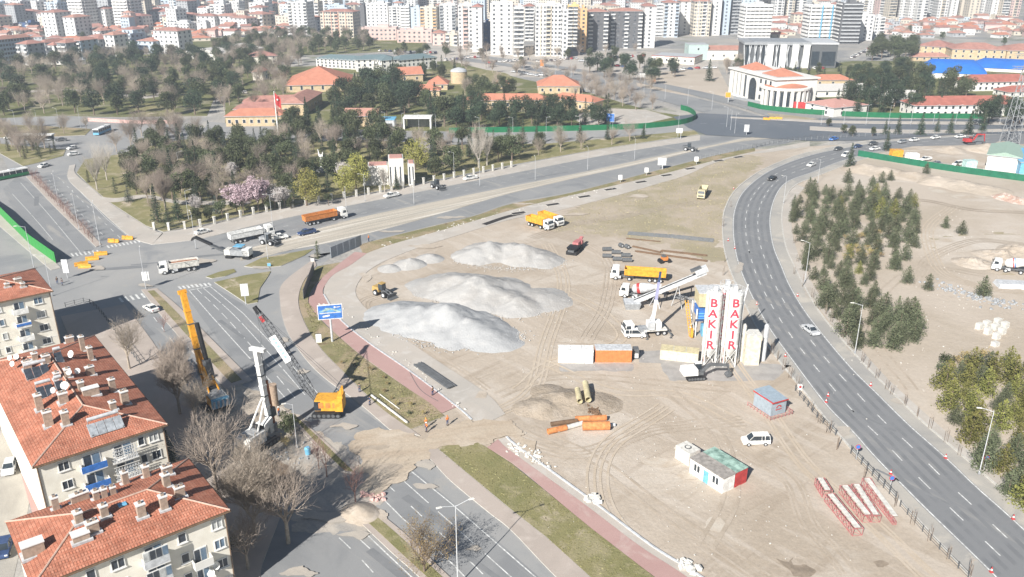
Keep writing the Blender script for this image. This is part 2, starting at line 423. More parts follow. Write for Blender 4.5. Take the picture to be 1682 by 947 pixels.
# ---- asphalt: left junction and its arms
patch('road', [(-160,430),(-160,330),(-20,305),(20,290),(0,250),(-40,230),(-40,190),(140,190),(230,205),(225,240),(150,255),(118,282),(180,345),(250,385),(330,385),(470,348),(640,308),(840,270),(1000,246),(1140,226),(1240,205),(1240,245),(1140,266),(941,317),(760,358),(600,398),(540,425),(497,462),(480,500),(520,560),(600,640),(700,745),(840,845),(1000,990),(1080,1100),(560,1100),(300,900),(100,720),(-100,600)], .018, m_asph_l)
# right-hand avenue: fresh curved road
RL = [(1700,216),(1560,225),(1500,229),(1440,234),(1390,242),(1340,252),(1295,266),(1255,285),(1222,312),(1207,340),(1203,372),(1208,418),(1224,465),(1257,530),(1296,586),(1354,663),(1400,710),(1434,749),(1513,830),(1630,944),(1760,1080)]
RR = [(1700,236),(1580,240),(1500,243),(1440,249),(1384,264),(1335,283),(1295,298),(1276,320),(1266,357),(1271,402),(1286,440),(1300,472),(1330,520),(1393,597),(1446,650),(1497,700),(1556,752),(1606,800),(1667,854),(1790,970),(1900,1080)]
m_apron = ground_mat('dusty_shoulder', [(.40,.375,.335), ((.30,.29,.275), .42, .6, .8), ((.48,.44,.38), .55, .66, .8)], [.05, .1], bump=.02, bscale=3, fine=.12)
def off(px, d): return px
LO = [(1700,213),(1560,221),(1440,229),(1340,247),(1290,262),(1245,283),(1208,312),(1190,345),(1187,380),(1192,420),(1210,470),(1240,532),(1270,580),(1330,655),(1370,705),(1405,745),(1480,825),(1590,944),(1700,1080)]
RO = [(1700,240),(1500,247),(1445,254),(1392,270),(1345,288),(1308,303),(1290,325),(1284,357),(1290,402),(1306,440),(1322,472),(1350,518),(1412,590),(1466,645),(1518,695),(1580,748),(1640,800),(1710,860),(1840,980),(1950,1080)]
strip('road_shoulder', LO, RO, .030, m_apron)
strip('curved_road', RL, RR, .042, m_asph_d)
mk = MB(); la, lb = gl(RL, 8), gl(RR, 8)
ribbon(mk, between(la, lb, .02, 160), .22, .054, m_mark); ribbon(mk, between(la, lb, .98, 160), .22, .054, m_mark)
for t in (.34, .66): dashes(mk, between(la, lb, t, 160), 3.0, 4.6, .2, .054, m_mark)
tag(mk.build('road_marking'), kind='structure')
m_wp = ground_mat('tyre_polished_asphalt', [(.205,.208,.212), ((.168,.172,.178), .40, .58, .9)], [(.02,.3,-1.0)], rough=.75, bump=.005, bscale=6, fine=.06)
mk = MB()
for t in (.09,.25,.42,.58,.75,.91): ribbon(mk, between(la, lb, t, 160), .75, .049, m_wp)
tag(mk.build('tyre_worn_lanes'), kind='structure')
# kerbs of the curved road
kb = MB()
ribbon(kb, gl(LO, 8), .35, .02, m_kerb, .16); ribbon(kb, gl(RO, 8), .35, .02, m_kerb, .16)
tag(kb.build('kerb'), kind='structure')
# strip paved path left of kerb and right of kerb
strip('verge_path', [(1308,303),(1290,325),(1284,357),(1290,402),(1322,472),(1412,590),(1518,695),(1640,800),(1840,980)], [(1322,308),(1306,328),(1300,357),(1306,402),(1338,472),(1428,590),(1534,692),(1660,797),(1880,980)], .05, m_pave_g, .06)
# ---- upper avenue carriageways
AT = [(330,388),(420,367),(500,349),(628,325),(740,303),(840,283),(982,255),(1083,238),(1150,228),(1215,218)]
AB = [(360,412),(440,396),(483,384),(597,353),(740,323),(840,303),(967,279),(1083,253),(1180,233),(1240,222)]
strip('avenue_road', AT, AB, .034, m_asph)
BT = [(470,412),(547,398),(648,373),(740,347),(840,318),(960,290),(1083,263),(1220,233),(1330,222)]
BB = [(520,425),(597,396),(673,379),(775,354),(840,332),(941,314),(1083,277),(1180,252),(1290,236)]
strip('avenue_road', BT, BB, .034, m_asph)
strip('tram_strip', [(395,412),(440,399),(483,387),(597,356),(740,326),(840,306),(967,281),(1083,256),(1180,236),(1240,225),(1400,212)], [(395,428),(440,420),(470,412),(547,397),(648,372),(740,346),(840,317),(960,289),(1083,262),(1220,232),(1400,218)], .046, m_tram, .05)
# verge between carriageway and path
strip('grass_verge', [(590,402),(673,381),(775,356),(840,335),(941,316),(1083,279),(1180,254),(1240,243)], [(597,418),(648,400),(737,375),(840,345),(908,328),(1003,306),(1095,284),(1184,261),(1240,248)], .04, m_grass_d, .08)
PO = [(1330,232),(1270,243),(1213,255),(1184,261),(1095,284),(1003,306),(908,328),(840,344),(737,374),(648,400),(597,418),(548,447),(532,484),(557,523),(605,563),(673,610),(750,668),(790,700)]
PI_ = [(1330,240),(1270,249),(1220,255),(1170,269),(1126,288),(1083,301),(1002,324),(911,347),(840,360),(750,387),(673,412),(612,440),(585,472),(595,500),(639,537),(705,584),(797,645),(830,680)]
strip('concrete_path', PO, PI_, .05, m_pave_g, .05, side_m=m_kerb)
# ---- red cycle path and neighbours
strip('cycle_path', [(583,414),(556,434),(536,448),(526,462),(507,494),(526,523),(584,576),(650,624),(726,679)], [(603,416),(575,436),(550,450),(537,464),(531,484),(557,523),(605,563),(673,610),(752,668)], .115, m_red, .02)
strip('cycle_path', [(800,735),(840,760),(892,802),(970,867),(1075,947),(1290,1100)], [(818,722),(840,742),(955,825),(1049,896),(1127,947),(1350,1100)], .06, m_red, .05)
strip('kerb_path', [(818,722),(840,742),(955,825),(1049,896),(1127,947),(1350,1100)], [(832,718),(852,735),(975,825),(1069,896),(1150,947),(1380,1100)], .05, m_pave_g, .04)
SL = [(516,425),(466,464),(460,494),(470,540),(498,585),(533,621),(589,662),(640,706)]
SR = [(520,436),(499,462),(490,494),(500,530),(525,571),(570,618),(622,668),(690,716)]
strip('sidewalk', SL, SR, .03, m_pave, .13, side_m=m_kerb)
strip('grass_verge', [(521,438),(500,462),(491,494),(501,530),(526,571),(571,618),(623,668),(672,707)], [(560,431),(524,462),(506,494),(525,524),(583,577),(649,625),(705,662),(730,684)], .05, m_grass_d, .10, side_m=m_kerb)
patch('grass_verge', [(719,737),(740,728),(785,728),(800,736),(840,762),(892,804),(970,868),(1075,949),(1230,1070),(1110,1070),(968,947),(900,885),(840,838),(780,788)], .05, m_grass, .10, side_m=m_kerb)
strip('sidewalk', [(655,760),(690,742),(740,790),(800,840),(840,872),(912,947),(1050,1080)], [(700,728),(719,738),(780,789),(840,839),(900,886),(967,947),(1110,1080)], .03, m_pave, .13, side_m=m_kerb)
patch('earth_crossing', [(600,790),(575,735),(600,712),(650,704),(700,716),(745,694),(790,690),(850,700),(880,760),(836,722),(800,735),(752,730),(722,738),(690,752),(668,775),(640,800),(610,815)], .176, ground_mat('tracked_earth', [(.45,.375,.29), ((.40,.32,.24), .45, .60, .8), ((.52,.45,.365), .5, .64, .7)], [(.5,.06,.25), .1], bump=.06, bscale=1, fine=.15), sm=True, rag=1.3)
# ---- central avenue going to the lower right
patch('avenue_road', [(300,478),(345,468),(400,500),(440,535),(500,600),(560,650),(640,706),(655,720),(560,700),(480,690),(420,640),(330,520)], .030, m_asph)
# slip road (curving)
strip('slip_road', [(560,412),(510,420),(470,436),(445,452),(430,474),(424,500),(440,540),(470,575)], [(560,420),(522,428),(490,445),(468,466),(462,494),(472,540),(500,587),(533,622)], .034, m_asph_l)
strip('avenue_road', [(610,800),(660,850),(740,925),(800,985),(860,1050)], [(672,765),(740,822),(812,884),(905,965),(1000,1050)], .030, m_asph)
strip('avenue_road', [(450,842),(430,880),(425,940),(430,1050)], [(588,858),(640,905),(690,950),(780,1050)], .030, m_asph)
# left carriageway next to apartment blocks
strip('avenue_road', [(205,483),(235,540),(300,620),(340,665)], [(262,488),(320,555),(400,640),(430,668)], .030, m_asph)
# medians
def median(name, L_, R_, gm, inner=.22):
    strip(name, L_, R_, .03, m_pave, .14, side_m=m_kerb)
    a, b = gl(L_, 8), gl(R_, 8)
    A, B = between(a, b, inner, 40), between(a, b, 1-inner, 40)
    mb = MB(); poly = A[1:-1]+B[1:-1][::-1]
    mb.prism(poly, .17, .20, gm, gm); tag(mb.build('median_grass'), kind='structure')
median('median', [(232,476),(270,525),(340,605),(372,640)], [(258,474),(300,510),(380,590),(415,625)], m_grass_d, .3)
median('median', [(465,672),(520,735),(560,775)], [(495,690),(545,735),(592,780)], m_grass, .25)
median('median', [(588,855),(640,905),(690,950),(790,1050)], [(622,842),(668,880),(735,945),(850,1050)], m_grass, .25)
# dug-up earth where the rigs stand
patch('dug_earth', [(330,640),(380,630),(430,650),(500,690),(560,760),(610,830),(600,862),(520,850),(470,800),(400,760),(330,700)], .045, ground_mat('rig_earth', [(.43,.375,.31), ((.33,.28,.225), .45, .58, .9), ((.50,.46,.40), .52, .64, .8)], [.12, .2], bump=.3, bscale=1, fine=.2), sm=True, rag=1.0)
patch('tracked_dust', [(470,725),(520,715),(570,735),(600,790),(625,815),(600,850),(640,880),(560,870),(500,880),(470,850),(500,800)], .047, ground_mat('dusty_road_soil', [(.40,.36,.31), ((.30,.285,.265), .45, .58, .9), ((.48,.43,.37), .52, .64, .8)], [.12, (.3,.06,-.8)], bump=.04, bscale=1, fine=.15), sm=True, rag=1.5)
patch('muddy_hole', [(395,765),(440,745),(480,770),(460,800),(420,805)], .06, m_mud, sm=True, rag=0.8)
# apartment yards
patch('yard', [(-60,500),(100,640),(60,760),(40,870),(20,960),(-200,960),(-200,560)], .03, ground_mat('yard_concrete', [(.40,.375,.33), ((.30,.28,.25), .42, .6, .9)], [.08], bscale=2), sm=False)
patch('sidewalk', [(100,520),(205,500),(250,560),(300,640),(330,700),(400,770),(460,850),(430,930),(420,1000),(330,1000),(250,800),(150,640)], .03, m_pave, .1, side_m=m_kerb)
patch('yard_path', [(10,690),(28,690),(75,850),(55,850)], .05, m_red)
# junction islands
patch('grass_island', [(401,438),(430,424),(516,409),(500,420),(462,437),(430,441)], .03, m_grass, .14, side_m=m_kerb)
patch('grass_island', [(338,455),(360,447),(384,442),(388,447),(370,454),(348,458)], .03, m_grass, .14, side_m=m_kerb)
patch('grass_island', [(352,464),(400,453),(445,446),(440,455),(427,474),(423,497),(407,500),(380,482)], .03, m_grass, .14, side_m=m_kerb)
# ---- left avenue
strip('avenue_road', [(5,310),(20,340),(60,385),(110,432)], [(30,288),(60,310),(110,360),(155,408)], .030, m_asph)
strip('avenue_road', [(62,290),(85,315),(120,355),(165,402)], [(112,286),(135,315),(177,358),(222,395)], .030, m_asph)
strip('median', [(43,290),(60,308),(100,350),(158,406)], [(60,289),(78,308),(118,350),(167,402)], .03, m_pave, .13, side_m=m_kerb)
strip('sidewalk', [(114,272),(112,294),(140,322),(178,358),(216,390),(250,402)], [(124,270),(124,285),(150,308),(178,332),(240,372),(268,384)], .03, m_pave_g, .13, side_m=m_kerb)
strip('sidewalk', [(250,402),(330,392),(420,370),(500,352),(628,327),(840,285),(982,257),(1083,240),(1150,230)], [(268,382),(330,372),(420,352),(500,337),(628,315),(840,273),(982,247),(1083,232),(1150,222)], .03, m_pave_g, .13, side_m=m_kerb)
patch('park_lawn', [(126,284),(140,262),(220,250),(260,235),(340,225),(460,235),(600,230),(740,238),(900,236),(1060,222),(1140,214),(1148,221),(1083,230),(982,245),(840,271),(628,313),(500,335),(420,350),(330,370),(268,381),(240,371),(178,331),(150,307)], .05, m_grass, .12, side_m=m_kerb)
patch('park_path', [(150,318),(185,326),(240,320),(300,330),(400,330),(400,336),(300,336),(240,326),(180,333)], .19, m_pave_g, sm=True)
patch('sidewalk', [(-80,330),(0,345),(60,400),(100,440),(84,444),(0,372),(-100,360)], .03, m_pave_g, .12, side_m=m_kerb)
patch('grass_island', [(-30,240),(0,236),(40,240),(108,246),(104,256),(60,268),(38,273),(0,252)], .03, m_grass, .13, side_m=m_kerb)
patch('grass_island', [(-30,205),(60,206),(150,212),(140,222),(60,226),(-30,226)], .03, m_grass_d, .13, side_m=m_kerb)
# ---- park in the upper left with walks
patch('park_ground', [(-60,196),(-60,100),(60,98),(200,90),(420,86),(470,92),(440,125),(400,140),(350,165),(340,190),(200,192),(100,190)], .03, m_park, .1)
for pts in ([(0,150),(120,146),(240,158),(300,150),(300,153),(240,162),(120,149),(0,154)], [(240,140),(275,160),(290,192),(282,192),(268,162),(235,142)]):
    patch('park_path', pts, .15, m_pave_g, sm=False)
patch('park_lawn', [(205,170),(290,170),(285,190),(240,192)], .14, m_grass, .03)
patch('grove_ground', [(300,62),(600,60),(700,70),(700,82),(520,90),(430,92),(300,84)], .03, m_park, .1)
patch('barracks_lawn', [(370,210),(370,150),(470,110),(740,100),(860,130),(960,150),(1060,180),(1130,192),(1110,205),(960,215),(740,222),(680,215)], .03, m_park, .1)
patch('meadow', [(700,118),(760,112),(830,120),(830,135),(740,140),(700,132)], .14, m_grass, .02, sm=True)
patch('schoolyard', [(930,190),(1000,178),(1060,180),(1105,193),(1060,203),(960,205)], .14, m_pave_g, .02)
# street north of the centre park
strip('street', [(340,200),(420,205),(560,212),(740,216),(900,214),(1050,208),(1150,196)], [(330,232),(420,236),(560,232),(740,234),(900,230),(1050,222),(1150,214)], .15, m_asph_l)
strip('street', [(-60,186),(60,190),(180,194),(300,205),(350,212)], [(-60,200),(60,204),(150,212),(230,225),(340,235)], .04, m_asph_l)
# ---- right junction and boulevards
patch('boulevard_lots', [(700,84),(1060,84),(1180,100),(1180,112),(1050,118),(900,128),(760,120),(700,100)], .02, m_pave_g)
patch('junction_road', [(1105,192),(1150,186),(1230,190),(1320,194),(1480,196),(1720,196),(1720,218),(1560,222),(1440,230),(1340,232),(1240,226),(1160,222),(1130,210)], .18, ground_mat('cloud_shaded_asphalt', [(.125,.14,.16), ((.16,.17,.185), .45, .62, .8), ((.24,.24,.24), .64, .74, .6)], [.02, .05], rough=.85, bump=.01, bscale=5, fine=.07))  # cloud shadow over the junction painted into the asphalt as a darker, bluer colour
strip('boulevard', [(1195,196),(1110,172),(1030,150),(930,128),(840,110),(740,98)], [(1255,192),(1160,165),(1090,150),(1000,133),(930,118),(760,94)], .15, m_asph)
strip('boulevard', [(1290,200),(1200,172),(1110,150),(1010,128),(900,110),(780,94)], [(1360,200),(1260,176),(1160,152),(1040,128),(930,110),(800,92)], .15, m_asph)
patch('bare_lot', [(1050,150),(1040,120),(1180,112),(1200,150),(1195,160),(1150,158)], .04, m_dirt2)
strip('median', [(1200,192),(1300,196),(1400,199),(1720,201)], [(1200,194),(1300,199),(1400,203),(1720,206)], .19, m_pave_g, .12)
strip('median', [(1330,208),(1420,212),(1560,214),(1720,210)], [(1330,214),(1420,218),(1560,219),(1720,214)], .19, m_pave_g, .12)
patch('grass_island', [(1260,186),(1300,190),(1345,196),(1300,199),(1270,196)], .19, m_drygrass, .1)
patch('construction_yard', [(1440,252),(1500,240),(1720,236),(1720,290),(1560,268)], .06, m_dirt)
patch('military_ground', [(1240,166),(1250,120),(1400,100),(1720,100),(1720,192),(1400,190)], .04, m_park, .08)
# ---- road paint
mk = MB()
def ln(pts, w=.18, z=.044, sm=False): ribbon(mk, gl(pts, 8, sm), w, z, m_mark)
def ds(pts, dl=3, gap=4.5, w=.16, z=.044): dashes(mk, gl(pts, 8), dl, gap, w, z, m_mark)
ln([(345,470),(400,515),(470,590),(540,665)]); ln([(310,476),(350,522),(430,610),(470,655)])
ds([(323,474),(370,520),(440,600),(490,660)], 4, 2); ds([(333,472),(385,518),(455,595),(515,665)], 12, 1)
ln([(309,477),(346,470)], .35)
for i in range(8):
    a = 293+i*7; ln([(a,470-i*.8),(a+4.5,474.5-i*.8)], .5)
for i in range(6):
    a = 196+i*9; ln([(a,489-i*1.8),(a+6,496-i*1.8)], .5)
for i in range(7): a = 117+i*7; ln([(a,416-i*.9),(a+4,421-i*.9)], .45)
for i in range(11): a = 176+i*6.3; ln([(a,403-i*1.1),(a+3.5,407-i*1.1)], .45)
ds([(20,318),(60,362),(115,428)], 30, 1, .14); ds([(34,300),(80,352),(135,418)], 30, 1, .14)
ds([(80,295),(120,338),(180,396)]); ds([(96,291),(140,335),(200,393)])
ln([(62,292),(85,316),(120,356),(163,400)], .14); ln([(110,288),(134,317),(176,360),(218,394)], .14)
ln([(325,393),(366,411)], .3); 
ds([(380,392),(500,364),(628,335),(840,290),(1083,244)], 2, 6, .12); ds([(440,389),(560,358),(840,297),(1083,249)], 2, 6, .12)
ln([(613,803),(660,850),(742,925),(800,985)]); ln([(668,768),(740,826),(812,889),(905,970)])
ds([(632,792),(690,845),(770,920),(840,990)]); ds([(652,780),(715,836),(792,905),(870,975)], 9, 2.5)
ln([(584,860),(634,908),(684,955)]); ds([(520,850),(580,905),(640,970)], 3, 3); ds([(550,850),(612,905),(668,960)], 3, 3)
ds([(240,505),(300,580),(360,640)], 3, 3.5)
ds([(1200,196),(1120,176),(1030,152),(930,123)], 3, 6, .2, .165); ds([(1300,200),(1210,175),(1110,151),(1000,127)], 3, 6, .2, .165)
ds([(1150,203),(1300,205),(1450,207),(1700,208)], 3, 6, .15, .195)
ds([(1400,223),(1560,218),(1700,214)], 3, 6, .15, .195)
tag(mk.build('road_marking'), kind='structure')
# worn white arcs, stop areas already in the paint; tree pits along the concrete path
m_pit = mat('dark_soil', (.035,.03,.028), .95, var=.3, scale=2)
for i, (x, y) in enumerate([(852,350),(908,336),(960,323),(1003,311),(1053,299),(1095,288),(1134,277),(1180,264),(1213,258)]):
    c = G(x, y); a = R(28)
    mb = MB(); mb.box((0,0,.0), (4.6,1.9,.012), m_pit)
    for sx, sy, dx, dy in ((0,1,4.9,.15),(0,-1,4.9,.15),(1,0,.15,2.2),(-1,0,.15,2.2)):
        mb.box((sx*2.4, sy*1.02, 0), (dx, dy, .07), m_kerb)
    tag(mb.build('tree_pit', None, (c.x, c.y, .101), a), kind='structure')
mb = MB(); ribbon(mb, gl([(795,369),(830,357),(858,350)], 4), 2.0, .104, m_pit); tag(mb.build('open_trench'), kind='structure')

# vehicle tracks pressed into the sand
m_rut = ground_mat('pressed_tracks', [(.37,.31,.245), ((.435,.37,.30), .40, .56, 1.0)], [.25], bump=.05, bscale=3, fine=.12)
m_rut2 = ground_mat('pressed_pale_tracks', [(.49,.42,.34), ((.45,.375,.29), .40, .56, 1.0)], [.25], bump=.05, bscale=3, fine=.12)
mb = MB(); rr_ = random.Random(3)
TRK = [[(880,590),(1000,640),(1120,650),(1230,700)],[(820,650),(900,620),(1040,625),(1200,640)],[(850,720),(960,740),(1080,700),(1220,690)],[(790,690),(880,640),(900,560),(930,470),(900,400)],[(1225,735),(1300,790),(1340,870),(1400,940)],[(870,700),(1000,770),(1120,860),(1260,950)],[(930,480),(1000,520),(1015,560),(900,600),(850,640)],
 [(640,480),(600,500),(640,550),(720,590),(800,640)],[(900,380),(960,400),(1000,440),(990,500),(960,560)],[(1180,560),(1240,650),(1320,760),(1450,880),(1560,980)],[(870,390),(930,370),(1040,350),(1150,330)],[(1100,640),(1180,720),(1200,800),(1160,900)],[(1100,670),(1010,730),(990,820),(1060,910)],[(1620,452),(1520,440),(1450,480),(1440,560),(1500,640)],[(1682,400),(1600,395),(1530,420),(1500,470)],[(1560,340),(1520,380),(1540,440),(1600,470),(1680,480)],[(1470,330),(1520,330),(1600,345),(1690,350)]]
for i, t_ in enumerate(TRK):
    L_ = gl(t_, 10); mm_ = m_rut if i % 3 else m_rut2
    for k in range(2):
        o_ = rr_.uniform(-1.2,1.2)*k; z_ = .056+.0011*(i*2+k)
        for s in (-1.0, 1.0):
            pts = []
            for j, p in enumerate(L_):
                t = (L_[min(j+1,len(L_)-1)]-L_[max(j-1,0)]).normalized(); n_ = Vector((-t.y, t.x)); pts.append(p+n_*(s+o_+.25*math.sin(j*.4+i)))
            ribbon(mb, pts, .38, z_, mm_)
tag(mb.build('wheel_tracks'), kind='structure')
# repair patches and joints in the asphalt
m_rep = ground_mat('asphalt_repair', [(.185,.19,.195), ((.22,.222,.225), .45, .6, .8)], [.3], rough=.9, bump=.01, bscale=6, fine=.08)
mb = MB()
for (x, y, L0, W0, a) in ((1290,520,9,1.2,-1.2),(1410,680,14,.6,-.95),(1240,420,8,1.5,-1.5),(1500,800,12,.5,-.9),(700,840,10,1.3,-.8),(790,930,8,.8,-.8),(640,930,9,1.2,-.8),(380,540,12,.9,-.85),(430,600,8,1.4,-.85),(200,440,12,2,.2),(270,430,16,.7,.3),(340,420,9,1.6,.3),(700,335,20,.8,.7),(560,372,14,1.2,.7),(900,288,18,.9,.6),(110,360,14,.9,-1.1),(60,330,12,1.3,-1.1),(240,540,8,1.4,-.9)):
    g = G(x, y); mb.box((g.x,g.y,.048), (L0,W0,.006), m_rep, rz=a)
tag(mb.build('road_repairs'), kind='structure')

# dust and loose soil carried over the edges of paving and asphalt
dm = [ground_mat('loose_dust', [(.43,.385,.33), ((.37,.335,.295), .42, .6, .8), ((.47,.425,.37), .54, .64, .7)], [.4], bump=.03, bscale=2, fine=.12), m_dirt]
rr_ = random.Random(8)
for i, (x, y, w, h, k) in enumerate([(640,770,34,10,1),(700,765,30,8,0),(560,760,30,10,0),(620,850,24,8,1),(540,850,50,10,0),(590,880,40,8,0),(700,800,22,6,0),(520,420,16,4,0),(470,560,10,5,0),(500,610,14,5,0),(560,700,26,7,0),(620,735,24,6,1),(430,440,18,3,0),(820,700,30,10,1),(790,650,16,8,1),(600,455,10,8,1),(1235,500,10,12,0),(1262,560,12,10,0),(1300,610,12,10,0),(1385,710,16,10,0),(1215,440,8,12,0),(1450,790,12,8,0),(1330,480,10,10,0),(1400,570,12,8,0),(1480,660,12,7,0),(950,352,30,3,1),(1050,322,26,3,1),(700,405,30,4,1),(240,470,18,5,0),(330,430,30,5,0),(160,440,22,5,0),(640,380,30,3,0),(740,357,34,3,0),(860,335,24,2,1),(780,900,20,6,0),(500,940,40,8,0)]):
    patch('dust_patch', [(x+w*math.cos(a/9*6.283)*rr_.uniform(.5,1), y+h*math.sin(a/9*6.283)*rr_.uniform(.5,1)) for a in range(9)], .181+.0011*i if (y > 640 and x < 760) or x < 540 else (.117+.001*i if x < 960 else .098+.001*i), dm[k], sm=True, rag=.7)
# ================================================================ buildings
m_tile = tile_mat('clay_tiles', (.42,.155,.095), (.50,.22,.145))
m_tile_far = mat('red_roof_tiles', (.39,.20,.16), .85, var=.16, scale=.35, rnd=.12)
m_tile_or = mat('orange_roof_tiles', (.48,.20,.13), .85, var=.1, scale=.4)
m_ridge = mat('ridge_mortar', (.48,.34,.27), .9, var=.15, scale=3)
m_render = mat('cream_render', (.76,.71,.61), .9, var=.05, scale=.6, bump=.004, bscale=20, col2=(.80,.76,.67))
m_render_w = mat('white_render', (.66,.64,.60), .9, var=.05, scale=.5)
m_stone = mat('yellow_stone', (.50,.39,.25), .9, var=.14, scale=.8)
m_chim = mat('chimney_brick', (.36,.28,.22), .9, var=.2, scale=2.2)
m_glass = glassm()
WALLS = {'w': ('white', (.64,.63,.61)), 'c': ('cream', (.58,.52,.43)), 'g': ('grey', (.40,.41,.42)), 'd': ('charcoal', (.13,.13,.135)), 'p': ('pink', (.60,.45,.41)),
         'y': ('yellow', (.70,.50,.22)), 'b': ('pale blue', (.46,.53,.60)), 'o': ('orange', (.66,.42,.22)), 'n': ('navy glass', (.06,.10,.20)), 't': ('beige', (.56,.50,.42)), 's': ('salmon', (.62,.40,.32))}
def wallm(k): return mat('facade_'+WALLS[k][0].replace(' ', '_'), WALLS[k][1], .85, var=.07, scale=.25)
m_win = mat('window_far', (.06,.07,.085), .35, var=.2, scale=.42, spec=.5, col2=(.36,.37,.38), lo=.45, hi=.7)
m_slab = mat('balcony_slab', (.68,.67,.65), .8, var=.1, scale=.4)
m_slab_r = mat('balcony_slab_grey', (.42,.43,.44), .8, var=.1, scale=.4)
def hip_roof(mb, w, d, z, hr, over, m, gable=False, ridge=None, cx=0, cy=0, fascia=None):
    a, b = w/2+over, d/2+over
    if w >= d: r = a if gable else a-b; P = [(-r,0),(r,0)]; long_x = True
    else: r = b if gable else b-a; P = [(0,-r),(0,r)]; long_x = False
    z1 = z+hr
    c = [(cx-a,cy-b,z),(cx+a,cy-b,z),(cx+a,cy+b,z),(cx-a,cy+b,z)]
    p, q = (cx+P[0][0], cy+P[0][1], z1), (cx+P[1][0], cy+P[1][1], z1)
    def face(pts, u0, u1):
        U = (Vector(u1)-Vector(u0)).normalized(); n = (Vector(pts[1])-Vector(pts[0])).cross(Vector(pts[2])-Vector(pts[0])).normalized(); V = n.cross(U)
        mb.uvquad(pts, [((Vector(x)-Vector(u0)).dot(U), (Vector(x)-Vector(u0)).dot(V)) for x in pts], m)
    if long_x:
        face([c[0],c[1],q,p], c[0], c[1]); face([c[2],c[3],p,q], c[2], c[3]); face([c[1],c[2],q], c[1], c[2]); face([c[3],c[0],p], c[3], c[0])
    else:
        face([c[1],c[2],q,p], c[1], c[2]); face([c[3],c[0],p,q], c[3], c[0]); face([c[0],c[1],p], c[0], c[1]); face([c[2],c[3],q], c[2], c[3])
    fm = fascia or m_slab_r
    zz = z-.22
    for i in range(4):
        A, B = c[i], c[(i+1) % 4]; mb.quad([(A[0],A[1],zz),(B[0],B[1],zz),B,A], fm)
    mb.quad([(x[0],x[1],zz) for x in c][::-1], fm)
    if ridge:
        L = [(p,q)]
        if not gable: L += ([(c[0],p),(c[3],p),(c[1],q),(c[2],q)] if long_x else [(c[0],p),(c[1],p),(c[2],q),(c[3],q)])
        for A, B in L: mb.tube(A, B, .13, ridge, n=6)
def window_quads(mb, w, d, h, floors, bay, ww, wh, m, z0=1.0, faces='FLRB', off=.05, skip=None):
    fh = h/floors
    for f in range(floors):
        z = f*fh+z0
        for F in faces:
            L = w if F in 'FB' else d
            n = max(1, int((L-.8)/bay)); s = L/n
            for i in range(n):
                if skip and skip(F, i, n): continue
                t = -L/2+s*(i+.5)
                if F == 'F': c = (t, -d/2-off); u = (1,0)
                elif F == 'B': c = (t, d/2+off); u = (-1,0)
                elif F == 'R': c = (w/2+off, t); u = (0,1)
                else: c = (-w/2-off, t); u = (0,-1)
                a = (c[0]-u[0]*ww/2, c[1]-u[1]*ww/2); b = (c[0]+u[0]*ww/2, c[1]+u[1]*ww/2)
                mb.quad([(a[0],a[1],z),(b[0],b[1],z),(b[0],b[1],z+wh),(a[0],a[1],z+wh)], m)
def tower(name, label, w, d, h, wk, style, roof='flat', acc=None, group=None, cat='tower block'):
    """style: n plain windows, b wide balconies, s banded slabs all round, v vertical strips"""
    rt = thing(name, label, cat, (0,0,0), 0, group)
    fl = max(3, int(round(h/3.05))); fh = h/fl
    wm = wallm(wk); am = wallm(acc) if acc else m_slab
    mb = MB(); mb.box((0,0,-.3), (w,d,h+.3), wm)
    if roof == 'flat':
        for x, y, a, b in ((0,-d/2+.12,w,.24),(0,d/2-.12,w,.24),(-w/2+.12,0,.24,d-.48),(w/2-.12,0,.24,d-.48)): mb.box((x,y,h), (a,b,.8), wm)
    mb.build('wall', rt)
    nb = max(2, int(w/3.4)); s = w/nb
    bal = []
    if style == 'b': bal = [0, nb-1] if nb < 6 else [0, nb//2, nb-1]
    if style == 'v': bal = [nb//2]
    if style == 's': bal = list(range(nb))
    wb = MB()
    window_quads(wb, w, d, h, fl, s if style != 'v' else 2.4, 1.7 if style != 's' else s*.75, 1.5, m_win, faces='FLR', skip=lambda F,i,n: (F == 'F' and n == nb and i in bal and style != 's'))
    tag(wb.build('window', rt), kind='stuff')
    if style == 's':
        for f in range(1, fl+1):
            q = MB(); q.box((0,-d/2-.7,f*fh-.15-.85), (w*.94,1.4,1.0), m_slab if wk != 'd' else m_slab_r)
            q.box((w/2+.45,0,f*fh-1.0), (.9,d*.7,1.0), m_slab); q.box((-w/2-.45,0,f*fh-1.0), (.9,d*.7,1.0), m_slab)
            q.build('balcony', rt)
    else:
        for i in bal:
            q = MB(); x = -w/2+s*(i+.5)
            for f in range(fl):
                q.box((x,-d/2-.03,f*fh+.9), (s*.82,.05,1.7), m_win)
                q.box((x,-d/2-.55,f*fh-.1), (s*.9,1.1,1.05), am)
            q.build('balcony_stack', rt)
    if style == 'v':
        for i in range(1, nb, 2):
            q = MB(); q.box((-w/2+s*i, -d/2-.2, 0), (.7,.4,h+.6), am); q.build('pilaster', rt)
    q = MB()
    if roof == 'flat':
        q.box((0,0,h+.02), (w-.6,d-.6,.06), m_slab_r); q.box((w*.1,d*.1,h+.08), (w*.3,d*.35,2.6), wm); q.box((-w*.28,0,h+.08),(1.6,1.6,1.6), m_slab_r)
    else: hip_roof(q, w, d, h, 2.2, .7, m_tile_far)
    q.build('roof', rt)
    return rt
